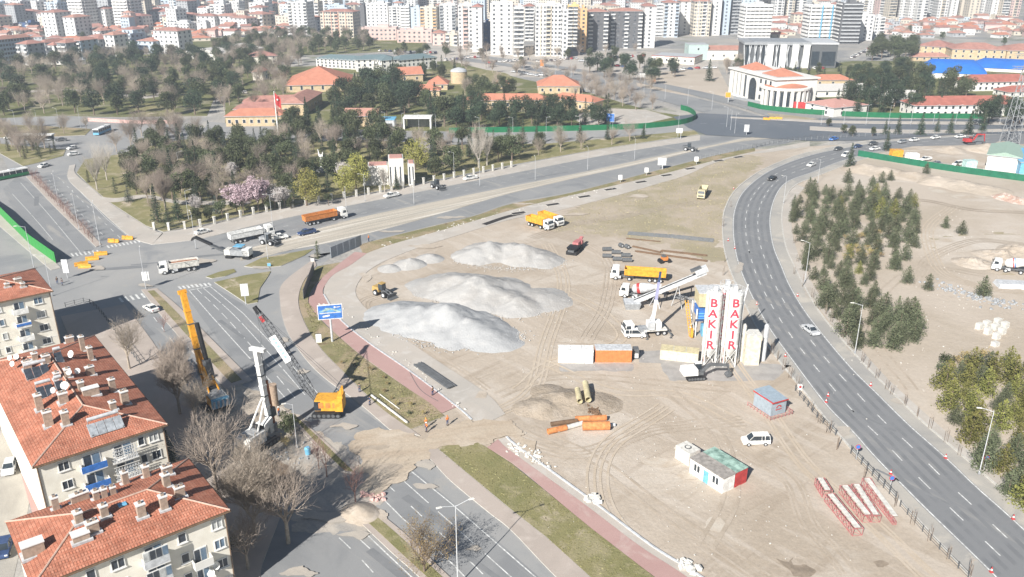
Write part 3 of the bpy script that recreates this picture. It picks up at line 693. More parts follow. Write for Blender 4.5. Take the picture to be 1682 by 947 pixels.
# ---- explicit towers: x0,x1,base y,top y (pixels), depth m, wall, style, roof, accent
TW = [
 (77,104,60,20,22,'w','n','hip',None),(112,135,64,28,20,'w','n','hip',None),(120,150,48,-25,22,'w','s','flat',None),(192,224,46,-25,22,'w','s','flat',None),
 (163,182,46,14,16,'w','n','hip',None),(45,62,16,-10,16,'w','n','flat',None),(284,305,36,-12,18,'w','v','flat','b'),(178,200,92,57,14,'w','n','hip','p'),
 (414,436,44,12,18,'w','n','hip',None),(460,474,34,6,14,'c','v','hip',None),(478,510,56,4,20,'w','b','flat','w'),(513,527,46,3,16,'c','v','flat',None),
 (530,586,62,19,22,'c','v','hip','s'),(587,602,42,12,14,'d','n','flat',None),(604,640,43,6,18,'w','n','flat',None),(641,659,44,11,16,'w','v','flat','w'),
 (660,676,45,11,16,'w','s','flat',None),(677,692,47,13,16,'b','n','flat',None),(693,720,48,12,16,'c','b','flat','o'),(722,748,50,8,18,'w','b','flat','g'),
 (753,776,80,9,18,'w','v','flat','p'),(777,793,85,11,16,'w','n','hip',None),(792,806,79,38,12,'n','n','flat',None),(806,842,90,6,20,'w','n','flat',None),
 (843,860,92,13,22,'w','b','flat','w'),(862,877,66,10,16,'w','b','hip',None),(879,921,92,9,22,'w','v','flat','c'),(922,931,95,16,18,'w','n','flat',None),
 (932,950,76,10,16,'y','b','flat','w'),(951,962,86,15,20,'o','n','flat',None),(964,997,82,19,20,'d','b','hip','w'),(1001,1053,79,18,22,'d','b','hip','w'),
 (1055,1074,78,10,20,'w','n','hip',None),(1075,1087,60,6,14,'g','s','flat',None),(1088,1112,61,4,20,'w','b','hip','b'),(1115,1131,56,2,18,'w','n','hip',None),
 (1138,1165,59,2,20,'c','v','hip','w'),(1167,1182,58,-4,16,'w','n','flat',None),(1184,1196,57,-6,14,'b','n','flat',None),(1198,1213,56,-8,16,'w','b','flat','g'),
 (1220,1264,67,9,24,'w','s','flat','s'),(1270,1286,30,-10,16,'w','v','flat',None),(1288,1303,29,-10,16,'c','v','flat',None),(1305,1322,28,-10,16,'w','b','flat','w'),
 (1303,1324,42,23,14,'c','n','hip',None),(1326,1374,64,10,24,'w','s','flat','b'),(1378,1410,72,6,22,'d','s','flat',None),(1406,1432,66,25,18,'w','n','flat',None),(1434,1450,61,29,14,'w','v','flat','w'),
 (355,372,30,2,14,'w','v','flat',None),(388,403,24,-6,14,'c','n','flat',None),(243,262,22,-5,14,'w','n','hip',None),(20,38,22,0,16,'b','n','flat',None),(4,17,30,8,14,'w','n','hip',None),
 (435,452,22,-8,14,'w','b','hip','w'),(545,560,18,-10,14,'w','v','flat','g'),(740,752,26,-6,14,'p','v','hip',None),
]
xs = 1442
while xs < 1672:
    wpx = random.choice((12,14,16)); TW.append((xs, xs+wpx, 30+random.randint(-3,3), -14, 16, random.choice('wwcpwt'), random.choice('vvbn'), 'flat', random.choice(('w','c',None)))); xs += wpx+random.choice((2,3,5))
TW = [t for t in TW]
TW.sort(key=lambda t: t[0])
ZN = [(0,240,'behind the upper left park'),(240,480,'beyond the upper park'),(480,600,'above the wooded grove'),(600,760,'behind the long pink block'),(760,880,'beside the boulevard car parks'),
      (880,1060,'above the boulevard trees'),(1060,1215,'behind the pale cultural centre'),(1215,1440,'behind the grey courthouse'),(1440,1700,'in the upper right row')]
STY = {'n': 'with plain window rows', 'b': 'with stacked balconies', 's': 'with banded balconies', 'v': 'with vertical ribs'}
ORD = ['first','second','third','fourth','fifth','sixth','seventh','eighth','ninth','tenth','eleventh','twelfth','thirteenth','fourteenth']
cnt = {}
for (x0,x1,yb,yt,dep,wk,st,rf,ac) in TW:
    g = G((x0+x1)/2, yb); w = (x1-x0)*sc_at(yb); h = max(9, Wd((x0+x1)/2, yt, g.y).z)
    zn = next(z[2] for z in ZN if z[0] <= x0 < z[1]); cnt[zn] = cnt.get(zn, -1)+1
    lab = '%s %s %s, %s from left %s' % (WALLS[wk][0], 'tower' if h > 24 else 'block', STY[st], ORD[cnt[zn]], zn)
    t = tower('tower_block' if h > 24 else 'apartment_block', lab, w, min(dep, 20), h, wk, st, rf, ac, 'tower blocks of the city')
    if x0 == 1326:
        for bx in (-.12,.22): q = MB(); q.box((w*bx,-min(dep,20)/2-1.6,0), (1.2,.3,h+1), C('lblue')); q.build('scaffold', t)
    t.location = (g.x, g.y+min(dep,20)/2, 0); t.rotation_euler = (0,0,R(random.uniform(-3,3)-(20 if x0 < 320 else (8 if x0 < 700 else 0))))
# ---- filler city behind: few prototypes copied
PT = []
for i in range(7):
    PT.append(Proto(tower('tower_block', 'far pale tower block in the city beyond', random.choice((18,20,24)), 16, random.choice((34,38,42,46)), 'wcwptwb'[i], 'vnbvnbn'[i], 'flat' if i % 2 else 'hip', 'wcgw'[i % 4], 'far tower blocks')))
LP = []
for i in range(6):
    LP.append(Proto(tower('apartment_block', 'far low apartment block in the city beyond', random.choice((16,20,26)), 13, random.choice((13,16,19)), 'wbtgcw'[i], 'nbn'[i % 3], 'hip' if i in (0,3,4) else 'flat', None, 'far low apartment blocks', 'apartment block')))
def house(wk, w, d, h, gable, roofm):
    rt = thing('house', 'low house with red tiled roof', 'house')
    mb = MB(); mb.box((0,0,-.3), (w,d,h+.3), wallm(wk)); mb.build('wall', rt)
    q = MB(); hip_roof(q, w, d, h, 1.8, .5, roofm, gable); r = q.build('roof', rt)
    c = MB(); c.box((w*.2,d*.15,h+.6), (.7,.7,1.9), m_chim); c.build('chimney', r)
    for i in range(3):
        q = MB(); q.box((-w*.33+i*w*.33,-d/2-.03,1.1), (1.2,.06,1.2), m_win); q.build('window', rt)
    return rt
HP = [Proto(house('wcptwg'[i], (10,13,9,15,11,12)[i], (8,9,8,9,10,8)[i], (3.2,3.4,5.8,3.3,6.0,3.0)[i], i % 2 == 0, m_tile_far if i % 3 else m_tile_or)) for i in range(6)]
used = []
for (x0,x1,yb,yt,dep,wk,st,rf,ac) in TW:
    g = G((x0+x1)/2, yb); used.append((g.x, g.y+dep/2, (x1-x0)*sc_at(yb)/2+10))
def free(x, y, r):
    return all((x-a)**2+(y-b)**2 > (r+c)**2 for a, b, c in used)
def scatter(protos, px0, px1, py0, py1, n, r, lab, grp, rot=(-.35,.35), sc=(.85,1.2)):
    k = 0; tries = 0
    while k < n and tries < n*30:
        tries += 1
        a, b = G(px0, py0), G(px1, py0)
        py = 1/ (random.uniform(1/(py1+80), 1/(py0+80)))-80
        p = G(random.uniform(px0, px1), py)
        if not free(p.x, p.y, r): continue
        used.append((p.x, p.y, r)); s = random.uniform(*sc)
        random.choice(protos).put((p.x, p.y, 0), random.uniform(*rot), lab, grp, (s, s, random.uniform(.85,1.15))); k += 1
# explicit low/mid blocks in the left background: x0,x1,base,top,depth,wall,roof
MID = [(0,10,108,66,30,'b','hip','pale blue flats with dark windows at the left edge'),(36,60,107,72,14,'g','hip','grey gabled block above the park edge'),(8,34,90,64,20,'t','hip','long low roofs of brown tiles at far left'),
 (72,86,92,70,20,'w','hip','white house front with dark gap beside it'),(87,101,97,74,18,'w','hip','plain white gable beside a grey gable'),(102,122,100,70,16,'g','hip','plain grey gable wall above the white kiosks'),
 (124,146,98,66,16,'b','hip','blue grey flats with balconies left of the pink framed block'),(148,176,92,64,16,'g','hip','grey flats directly left of the pink framed block'),(202,226,84,56,14,'b','flat','blue grey flats with black roof edge'),
 (205,228,68,48,14,'b','hip','pale blue flats with a red roof behind'),(229,263,86,67,14,'b','hip','low blue flats under an orange roof'),(257,306,86,50,16,'w','hip','bright white block with red hip roof above the park'),
 (142,176,62,50,14,'w','hip','low white house with long red roof'),(270,322,52,38,16,'w','flat','long white office with charcoal roof'),(325,341,54,38,12,'w','flat','small white block beside the charcoal roofed office'),
 (328,356,32,16,14,'t','flat','banded beige flats far behind the park'),(357,384,32,16,14,'g','flat','banded grey flats far behind the park'),(425,440,44,28,16,'w','flat','bare white gable of a narrow block'),
 (452,478,56,42,14,'w','hip','white block with red roof at the grove edge'),(595,652,66,46,14,'p','flat','long pink block, its left half'),(653,710,70,50,14,'p','flat','long pink block, its right half'),(711,731,74,54,14,'p','hip','pink corner block with roof turrets'),(732,752,75,56,14,'t','flat','beige flats right of the pink corner block'),
 (240,262,40,30,12,'w','flat','small white block left of the charcoal roof'),(20,44,60,50,12,'c','hip','cream roofed low block behind the far left flats'),(34,56,50,38,14,'n','flat','dark blue low hall at far left')]
for (x0,x1,yb,yt,dep,wk,rf,lab) in MID:
    g = G((x0+x1)/2, yb); w = (x1-x0)*sc_at(yb); h = max(5, Wd((x0+x1)/2, yt, g.y).z)
    t = tower('apartment_block', lab, w, dep, h, wk, 'n' if (x0 % 2) else 'b', rf, None, None, 'apartment block')
    t.location = (g.x, g.y+dep/2, 0); t.rotation_euler = (0,0,R(random.uniform(-2,2)-(22 if x0 < 320 else 0))); used.append((g.x, g.y+dep/2, w/2+4))
MP_ = [Proto(tower('apartment_block', 'mid height apartment block in the left city', (14,18,22)[i % 3], 14, (22,26,24,29)[i], 'wgbt'[i], 'bnbn'[i], 'hip' if i % 2 else 'flat', None, 'mid height apartment blocks', 'apartment block')) for i in range(4)]
P_ALL = [p for p in PT]; L_ALL = [p for p in LP]
scatter(P_ALL, 480, 1500, 2, 24, 60, 16, 'far pale tower block in the skyline beyond the first towers', 'far tower blocks')
scatter(MP_, 0, 500, 1, 44, 60, 11, 'mid height apartment block in the left city beyond the park', 'mid height apartment blocks on the left', (-.6,-.05))
scatter(P_ALL, 0, 480, 1, 22, 34, 13, 'far pale tower block beyond the left low roofs', 'far tower blocks on the left')
scatter(L_ALL, -20, 520, 1, 50, 150, 9, 'far low apartment block in the dense left city', 'far low apartment blocks', (-.65,.0))
scatter(HP, -10, 340, 36, 68, 70, 7, 'small house among the red roofs at upper left', 'houses at upper left')
scatter(HP, 340, 470, 30, 62, 26, 8, 'small house in the red roofed quarter above the grove', 'houses above the grove')
scatter(HP, 1270, 1330, 36, 66, 12, 8, 'small house between the two banded towers', 'houses between the banded towers')
scatter(HP, 1500, 1700, 34, 62, 46, 9, 'small red roofed house in the upper right quarter', 'houses at upper right', (-.5,.5))
scatter(L_ALL, 520, 1440, 2, 40, 36, 12, 'far low apartment block between the towers', 'low blocks between the towers')
for p in PT+LP+HP+MP_: p.drop()
# everything beyond the individually built blocks: one mass of distant roofs and facades
dr = random.Random(21); q = MB()
fac = [wallm(k) for k in 'wcgtpb']
def mass(x0, x1, y0, y1, n, hs, ws):
    for _ in range(n):
        for _t in range(12):
            py = 1/dr.uniform(1/(y1+80), 1/(y0+80))-80; p = G(dr.uniform(x0,x1), py); r = dr.choice(ws)
            if free(p.x, p.y, r*.55): break
        else: continue
        used.append((p.x, p.y, r*.5)); h = dr.choice(hs); d = r*dr.uniform(.6,.9); a = dr.uniform(-.6,.1); fm = dr.choice(fac); o_ = len(q.v)
        q.box((p.x,p.y,-.3), (r,d,h+.3), fm, rz=a)
        ca, sa = math.cos(a), math.sin(a)
        for f in range(int(h/3)):
            for k in range(int(r/3)):
                lx = -r/2+1.5+k*3; z = f*3+1
                P4 = [(lx-.7,z),(lx+.7,z),(lx+.7,z+1.4),(lx-.7,z+1.4)]
                q.quad([(p.x+u*ca+(d/2+.05)*sa, p.y+u*sa-(d/2+.05)*ca, v) for u, v in P4], m_win)
        if dr.random() < .6:
            k0 = len(q.v); hip_roof(q, r, d, h, 1.8, .5, m_tile_far)
            for j in range(k0, len(q.v)): X, Y, Z = q.v[j]; q.v[j] = (p.x+X*ca-Y*sa, p.y+X*sa+Y*ca, Z)
mass(-20, 520, 1, 56, 260, (6,9,12,15,18), (10,12,15,18)); mass(520, 1440, 1, 34, 80, (9,12,15,24), (12,16,18)); mass(1440, 1700, 32, 60, 50, (3.5,4,6), (9,12))
q.uv = {}
tag(q.build('distant_buildings'), 'dense mass of distant roofs and facades at the top of the view', 'buildings', kind='stuff')

# ================================================================ middle-distance buildings
def midb(name, label, cat, c, rz, w, d, h, wm, floors, bay, roof='hip', rm=None, hr=2.6, ww=1.2, wh=1.5, faces='FLR', wins=True, over=.6, maxwin=80, fr=None, ridge=None):
    rt = thing(name, label, cat, (c[0], c[1], 0), rz)
    mb = MB(); mb.box((0,0,-.3), (w,d,h+.3), wm); mb.build('wall', rt)
    q = MB()
    if roof == 'flat':
        q.box((0,0,h), (w+.3,d+.3,.35), rm or m_slab); q.box((0,0,h+.36), (w-.8,d-.8,.05), m_slab_r)
    else: hip_roof(q, w, d, h, hr, over, rm or m_tile_far, roof == 'gable', ridge)
    q.build('roof', rt)
    if wins:
        fh = h/floors; proto = None; n_ = 0
        me = None
        for F in faces:
            L = w if F in 'FB' else d
            n = max(1, int((L-.6)/bay)); s = L/n
            for f in range(floors):
                for i in range(n):
                    if n_ >= maxwin: break
                    t = -L/2+s*(i+.5); z = f*fh+fh*.32
                    if me is None:
                        b_ = MB(); b_.box((0,-.02,0), (ww+.24,.08,wh+.24), fr or m_slab); b_.box((0,-.05,.12), (ww,.06,wh), m_glass); o = b_.build('window', rt); me = o.data
                    else: o = bpy.data.objects.new('window', me); COL.objects.link(o); o.parent = rt
                    if F == 'F': o.location = (t,-d/2,z); a = 0
                    elif F == 'R': o.location = (w/2,t,z); a = R(90)
                    elif F == 'L': o.location = (-w/2,t,z); a = R(-90)
                    else: o.location = (t,d/2,z); a = R(180)
                    o.rotation_euler = (0,0,a); n_ += 1
    return rt
def by_front(pa, pb, d):
    """front-left and front-right base pixels -> centre, angle, width"""
    a, b = G(*pa), G(*pb); v = (b-a); w = v.length; rz = math.atan2(v.y, v.x); n = Vector((-math.sin(rz), math.cos(rz), 0))
    c = (a+b)/2+n*d/2
    return (c.x, c.y), rz, w
def mb_f(name, label, cat, pa, pb, pt, d, wm, floors, bay, **k):
    c, rz, w = by_front(pa, pb, d); h = Wd((pa[0]+pb[0])/2, pt, (G(*pa).y+G(*pb).y)/2).z
    return midb(name, label, cat, c, rz, w, d, max(2.5, h), wm, floors, bay, **k)
# barracks and halls in the centre
mb_f('barracks', 'large stone hall with broad orange hip roof and skylight strip', 'barracks', (470,152), (574,150), 139, 40, m_stone, 1, 5, rm=m_tile_or, hr=8, wh=2.4)
mb_f('barracks', 'long stone barracks under a brick red roof, left of the flagpole', 'barracks', (372,208), (468,207), 190, 12, m_stone, 1, 3.2, rm=m_tile_or)
mb_f('barracks', 'second stone barracks row behind the flagpole', 'barracks', (385,188), (500,186), 178, 10, m_stone, 1, 4, rm=m_tile_far)
mb_f('barracks', 'third low barracks roof under the trees behind the flagpole', 'barracks', (400,176), (520,172), 168, 9, m_stone, 1, 5, rm=m_tile_far)
mb_f('house', 'red roofed house against the dark trees behind the willow', 'house', (567,208), (620,208), 190, 12, m_stone, 1, 4, rm=m_tile_far, roof='gable')
mb_f('barracks', 'low barracks wing with red roof by the big cedar', 'barracks', (500,190), (530,170), 160, 12, m_stone, 1, 5, rm=m_tile_far)
mb_f('hall', 'stone chapel-like house with steep orange gable', 'hall', (655,136), (695,134), 122, 12, m_stone, 1, 5, rm=m_tile_or, hr=4, roof='gable')
mb_f('hall', 'low stone house with orange hip roof beside the chapel-like house', 'hall', (676,158), (722,158), 148, 10, m_stone, 1, 4, rm=m_tile_or)
mb_f('hall', 'small square house with orange pyramid roof', 'hall', (702,148), (735,148), 138, 14, m_stone, 1, 4, rm=m_tile_or, hr=4)
mb_f('barracks', 'stone barracks hall with bright orange hip roof beside the boulevard', 'barracks', (884,154), (952,154), 141, 18, m_stone, 1, 4, rm=m_tile_or, hr=5)
mb_f('barracks', 'long low barracks wing with windows above the dark firs', 'barracks', (768,180), (900,180), 164, 10, m_stone, 1, 3.6, rm=m_tile_or, wh=1.8)
mb_f('barracks', 'angled barracks wing ending the long row near the lawn', 'barracks', (902,178), (975,186), 164, 10, m_stone, 1, 4.5, rm=m_tile_or)
mb_f('hall', 'small red roof behind the stone round tower', 'hall', (814,146), (836,146), 138, 10, m_stone, 1, 4, rm=m_tile_or)
# school with green roof
for pa, pb, pt, lab in (((628,120),(740-85,118),98,'left wing of the pale school with a blue green roof'),((655,118),(718,112),96,'right wing of the pale school with a blue green roof'),((520,110),(612,116),98,'low white school annex with slate blue roof')):
    mb_f('school', lab, 'school', pa, pb, pt, 14, m_render_w, 3, 3.2, rm=mat('blue_green_sheet', (.15,.205,.215), .6, var=.06), hr=2.4, roof='hip')
mb_f('school', 'long school front with dark square windows and teal roof', 'school', (586,118), (650,116), 97, 14, m_render_w, 3, 3.2, rm=mat('blue_green_sheet', (.2,.3,.31)), hr=2.4)
# sports hall & houses far left
mb_f('sports_hall', 'broad pale sports hall with flat grey roof at the park edge', 'hall', (302,96), (368,100), 86, 45, m_render_w, 1, 9, roof='gable', rm=mat('pale_sheet', (.52,.50,.47)), hr=3)
mb_f('house', 'house with cross shaped red roof among bare trees', 'house', (410,106), (456,104), 92, 16, m_render, 2, 4, rm=m_tile_far, hr=3)
mb_f('house', 'small pale gable at the left edge of the stone hall', 'house', (416,132), (432,132), 118, 12, m_render, 2, 4, rm=m_tile_far)
mb_f('kiosk', 'low white kiosk row under the grey gable', 'kiosk', (70,106), (104,106), 100, 10, m_render_w, 1, 5, roof='flat')
mb_f('kiosk', 'second low white kiosk with red stripe', 'kiosk', (108,108), (142,105), 100, 8, m_render_w, 1, 5, roof='flat')
# round stone tower
g = G(754,136); rt = thing('stone_tower', 'round tan stone tower with domed cap on the meadow', 'tower', (g.x, g.y, 0))
hh = Wd(754,112,g.y).z; mb = MB(); mb.lathe([(5.0,-.2),(5.0,hh*.8),(4.7,hh*.8+.1)], m_stone, n=24); mb.build('wall', rt, smooth=False)
mb = MB(); mb.lathe([(5.2,hh*.8+.1),(4.6,hh*.92),(3,hh),(1.2,hh*1.06),(.1,hh*1.08)], m_slab_r, n=24); mb.build('roof', rt)
# museum in the park
g = G(640,308)
mus = thing('museum', 'angular white museum with slotted wall and dusty red roof strips', 'museum', (g.x-1, g.y+5, 0), R(8)); mus.scale = (.56,.62,.86)
for (x, y, w, d, h) in ((-6,2,12,10,8),(5,0,9,12,11),(14,-2,4,10,9),(-13,0,5,6,4.5)):
    mb = MB(); mb.box((x,y,-.2), (w,d,h+.2), m_render_w); mb.build('wall', mus)
for (x, y, w, d, h) in ((-6,2,10.5,8,8),(5,0,7.5,9,11),(14,-2,2.8,8,9)):
    mb = MB(); mb.box((x,y,h), (w,d,.3), mat('dusty_red_roof', (.48,.26,.22))); mb.build('roof', mus)
for x in (1.5,4.5,7.5,13,15): 
    mb = MB(); mb.box((x,-6.05 if x < 10 else -7.05,1), (.7,.12,7), m_glass); mb.build('window', mus)
# gate building
g = G(659,213)
gt = thing('gatehouse', 'blue and white gatehouse with a dark drive-through by the street', 'gatehouse', (g.x, g.y+4, 0), R(0))
mb = MB(); mb.box((-7,0,-.1), (8,7,4.4), C('lgrey')); mb.box((7.5,3.3,-.1), (11,.4,5), C('grey')); mb.box((13.2,0,-.1), (.7,7,5), C('white')); mb.box((1.2,0,-.1), (.7,7,5), C('white')); mb.build('wall', gt)
mb = MB(); mb.box((7.2,0,4.9), (12.8,7.6,.5), C('white')); mb.box((-7,0,4.3), (8.4,7.4,.35), C('lblue')); mb.build('roof', gt)
mb = MB(); mb.box((-7,-3.55,1.2), (6,.1,1.6), m_glass); mb.build('window', gt)
# white hall with red roofs near the right junction
def colonnade(rt, w, d, h, n, cx=0, cy=0, m=None):
    for i in range(n):
        q = MB(); q.box((cx-w/2+w*(i+.5)/n, cy-d/2-.5, 0), (w/n*.42,.9,h), m or m_render_w); q.build('column', rt)
        q = MB(); q.box((cx-w/2+w*(i+1.0)/n, cy-d/2-.02, 1), (w/n*.45,.1,h-1.6), m_glass); q.build('window', rt)
ch = thing('public_hall', 'white public hall with columns, tall dark arch and orange hip roofs', 'public building', (0,0,0))
c, rz, w = by_front((1196,153), (1270,176), 24); hh = Wd(1230,122,G(1233,165).y).z
ch.location = (c[0], c[1], 0); ch.rotation_euler = (0,0,rz)
mb = MB(); mb.box((0,0,-.2), (w,24,hh+.2), m_render_w); mb.build('wall', ch)
mb = MB(); mb.box((0,0,hh), (w+2,26,.7), m_render_w); hip_roof(mb, w*.3, 12, hh+1, 3.4, .5, m_tile_or, cx=-w*.28, cy=-2); hip_roof(mb, w*.32, 14, hh+1, 3.4, .5, m_tile_or, cx=w*.27, cy=-2); mb.build('roof', ch)
colonnade(ch, w*.34, 24, hh*.95, 4, -w*.3, 0)
q = MB(); n = 12; r = w*.075
pts = [(-r, -12.1, .4), (r, -12.1, .4)]+[(r*math.cos(math.pi*i/n), -12.1, hh*.62+r*math.sin(math.pi*i/n)) for i in range(n+1)]
q.quad([(p[0]+w*.04, p[1]-.1, p[2]) for p in pts], m_glass); q.build('window', ch)
q = MB(); q.tube((w*.04-r*1.5,-12.0,hh+.8),(w*.04+r*1.5,-12.0,hh+.8), .8, m_render_w, n=10); q.box((w*.04,-11.6,hh), (r*3.2,1.2,1.6), m_render_w); q.build('gable', ch)
for x in (.2,.3,.4):
    for z in (.15,.45,.75):
        q = MB(); q.box((w*x,-12.05,hh*z), (1.6,.1,2.2), m_glass); q.build('window', ch)
g = G(1300,176); hr_ = Wd(1300,148,g.y-2).z
rd = thing('round_hall', 'round white hall with pillars and shallow orange roof', 'public building', (g.x-2, g.y+7, 0))
mb = MB(); mb.lathe([(11.5,-.2),(11.5,hr_)], m_render_w, n=28); mb.build('wall', rd)
mb = MB(); mb.lathe([(13,hr_),(13,hr_+.9),(11.5,hr_+1.1)], m_render_w, n=28); mb.build('cornice', rd)
mb = MB(); mb.lathe([(10.8,hr_+1.15),(1.6,hr_+3.6),(.1,hr_+3.7)], m_tile_or, n=28); mb.build('roof', rd)
for i in range(11):
    a = R(190+i*16); x, y = 12.3*math.cos(a), 12.3*math.sin(a)
    q = MB(); q.box((x,y,0), (1.5,.9,hr_), m_render_w, rz=a+R(90)); q.build('column', rd)
    a += R(8); x, y = 11.55*math.cos(a), 11.55*math.sin(a); q = MB(); q.box((x,y,1), (1.5,.12,hr_-2), m_glass, rz=a+R(90)); q.build('window', rd)
mb_f('public_hall', 'plain white annex with dusty red roof right of the round hall', 'public building', (1322,182), (1368,192), 172, 22, m_render_w, 2, 8, rm=mat('dusty_red_roof', (.48,.26,.22)))
mb_f('public_hall', 'long low hall with grey sheet roof behind the round hall', 'public building', (1330,160), (1440,158), 148, 16, m_render_w, 1, 6, rm=mat('pale_sheet', (.52,.5,.47)), roof='gable')
mb_f('barracks', 'long orange tiled roof between the firs behind the white annex', 'barracks', (1335,142), (1400,142), 131, 12, m_stone, 1, 6, rm=m_tile_or)
# grey courthouse with slanted fins
c, rz, w = by_front((1220,110), (1372,112), 34); hc = Wd(1290,74,G(1290,111).y).z
cc = thing('courthouse', 'large grey courthouse with white fins and glass entrance', 'courthouse', (c[0], c[1], 0), rz)
mb = MB(); mb.box((-w*.13,0,-.2), (w*.72,30,hc), C('dgrey')); mb.box((w*.36,0,-.2), (w*.28,34,hc*1.05), C('dgrey')); mb.build('wall', cc)
mb = MB(); mb.box((-w*.13,-.5,hc), (w*.75,33,1.6), C('grey')); mb.box((-w*.1,-1,hc+1.6), (w*.6,28,.4), C('steel')); mb.box((w*.36,0,hc*1.05), (w*.29,35,1.2), C('lgrey')); mb.build('roof', cc)
for i in range(22):
    x = -w*.48+i*w*.029
    q = MB(); q.box((x,-15.8,0), (.6,1.2,hc-.2), C('lgrey'), ry=R(6 if i % 2 else -6)); q.build('fin', cc)
    if i % 3 == 0: q = MB(); q.box((x+1.4,-15.1,1), (1.8,.2,hc-2), m_glass); q.build('window', cc)
for x in (-.22,-.08,.05,.17): q = MB(); q.box((w*x,-16.9,0), (4.2,1.6,hc+.4), C('white')); q.build('pillar', cc)
for x, ww_ in ((.27,5),(.41,9)): q = MB(); q.box((w*x,-17.1,hc*.12), (ww_,.2,hc*.62), m_glass); q.build('window', cc)
# cultural centre
tl = mat('pale_teal', (.42,.52,.49), .7)
mb_f('cultural_centre', 'low cultural centre with dark red eaves and pale flat roofs', 'cultural centre', (1070,102), (1140,106), 93, 22, m_render, 1, 4, roof='flat', rm=mat('maroon', (.28,.06,.06)))
mb_f('cultural_centre', 'teal box tower of the cultural centre', 'cultural centre', (1130,98), (1162,98), 74, 16, tl, 2, 8, roof='flat', rm=tl)
mb_f('cultural_centre', 'cream hall with red roof beside the teal box', 'cultural centre', (1162,98), (1215,98), 82, 18, m_render, 1, 7, rm=m_tile_far, roof='gable')
# right: halls, barracks and blue roof
for pa, pb, pt, lab in (((1502,88),(1560,92),76,'left block of the long tan barracks with salmon roof'),((1562,96),(1650,98),81,'middle block of the long tan barracks with salmon roof'),((1652,98),(1740,99),83,'right block of the long tan barracks with salmon roof')):
    mb_f('barracks', lab, 'barracks', pa, pb, pt, 24, m_stone, 2, 5, rm=m_tile_far, hr=4)
mb_f('barracks', 'low tan annex in front of the long tan barracks', 'barracks', (1500,100), (1558,100), 93, 8, m_stone, 1, 5, rm=m_tile_far)
for pa, pb, pt, lab in (((1500,192),(1682,190),172,'long white school with dark roof behind the dark firs'),((1585,150),(1700,148),134,'white gabled barracks with dark red roof before the blue hall')):
    mb_f('barracks', lab, 'barracks', pa, pb, pt, 14, m_render_w, 2, 3.4, rm=mat('maroon_tiles', (.36,.13,.10), .85, var=.15, scale=.4), hr=3.4)
mb_f('barracks', 'low maroon roofed wing at the right edge', 'barracks', (1655,160), (1720,158), 150, 12, m_render_w, 1, 4, rm=mat('maroon_tiles', (.36,.13,.10)))
mb_f('barracks', 'white shed with grey roof between the fir groups', 'barracks', (1440,168), (1505,170), 158, 14, m_render_w, 1, 5, rm=mat('pale_sheet', (.52,.5,.47)), roof='gable')
bt = mat('blue_membrane', (.03,.17,.60), .5, var=.1, scale=.1)
for pa, pb, pt, lab in (((1518,128),(1622,132),104,'large vivid blue membrane hall, the nearer one'),((1600,116),(1720,122),102,'vivid blue membrane hall behind the nearer one')):
    c, rz, w = by_front(pa, pb, 40); h = Wd(pa[0], pt, G(*pa).y).z+1
    rt = thing('tent_hall', lab, 'tent hall', (c[0], c[1], 0), rz)
    mb = MB(); n = 14; prof = [(-20+40*i/n, h*.35+h*.65*math.sin(math.pi*i/n)**.8) for i in range(n+1)]
    vs = []
    for sx in (-w/2, -w/2+6, w/2-6, w/2):
        for (y, z) in prof: vs.append((sx, y, z if abs(sx) < w/2 else z*.55))
    fs = [(a*(n+1)+i, a*(n+1)+i+1, (a+1)*(n+1)+i+1, (a+1)*(n+1)+i) for a in range(3) for i in range(n)]
    mb.add(vs, [f[::-1] for f in fs], bt); mb.build('membrane', rt, smooth=True)
    mb = MB(); mb.box((0,0,-.1), (w-1,39,h*.36), m_render_w); mb.build('wall', rt)
# industrial building at the right
c, rz, w = by_front((1618,278), (1672,284), 22); 
sh = thing('workshop', 'white workshop with green roof and two grey doors at right edge', 'workshop', (c[0], c[1], 0), rz)
mb = MB(); mb.box((0,0,-.1), (w,22,5.6), m_render_w); mb.build('wall', sh)
mb = MB(); hip_roof(mb, w, 22, 5.6, 1.4, .5, mat('green_sheet', (.30,.40,.33), .6), True); mb.build('roof', sh)
for x in (-.26,.05): q = MB(); q.box((w*x,-11.05,0), (3.4,.1,3.6), C('lgrey')); q.build('door', sh)
c, rz, w = by_front((1673,288), (1740,292), 20)
s2 = thing('workshop', 'blue grey workshop beside the white one at right edge', 'workshop', (c[0], c[1], 0), rz)
mb = MB(); mb.box((0,0,-.1), (w,20,5), C('lblue')); mb.build('wall', s2); mb = MB(); hip_roof(mb, w, 20, 5, 1.3, .4, C('lblue'), True); mb.build('roof', s2)
q = MB(); q.box((-w*.2,-10.05,1.2), (3,.1,1.4), m_glass); q.build('window', s2)
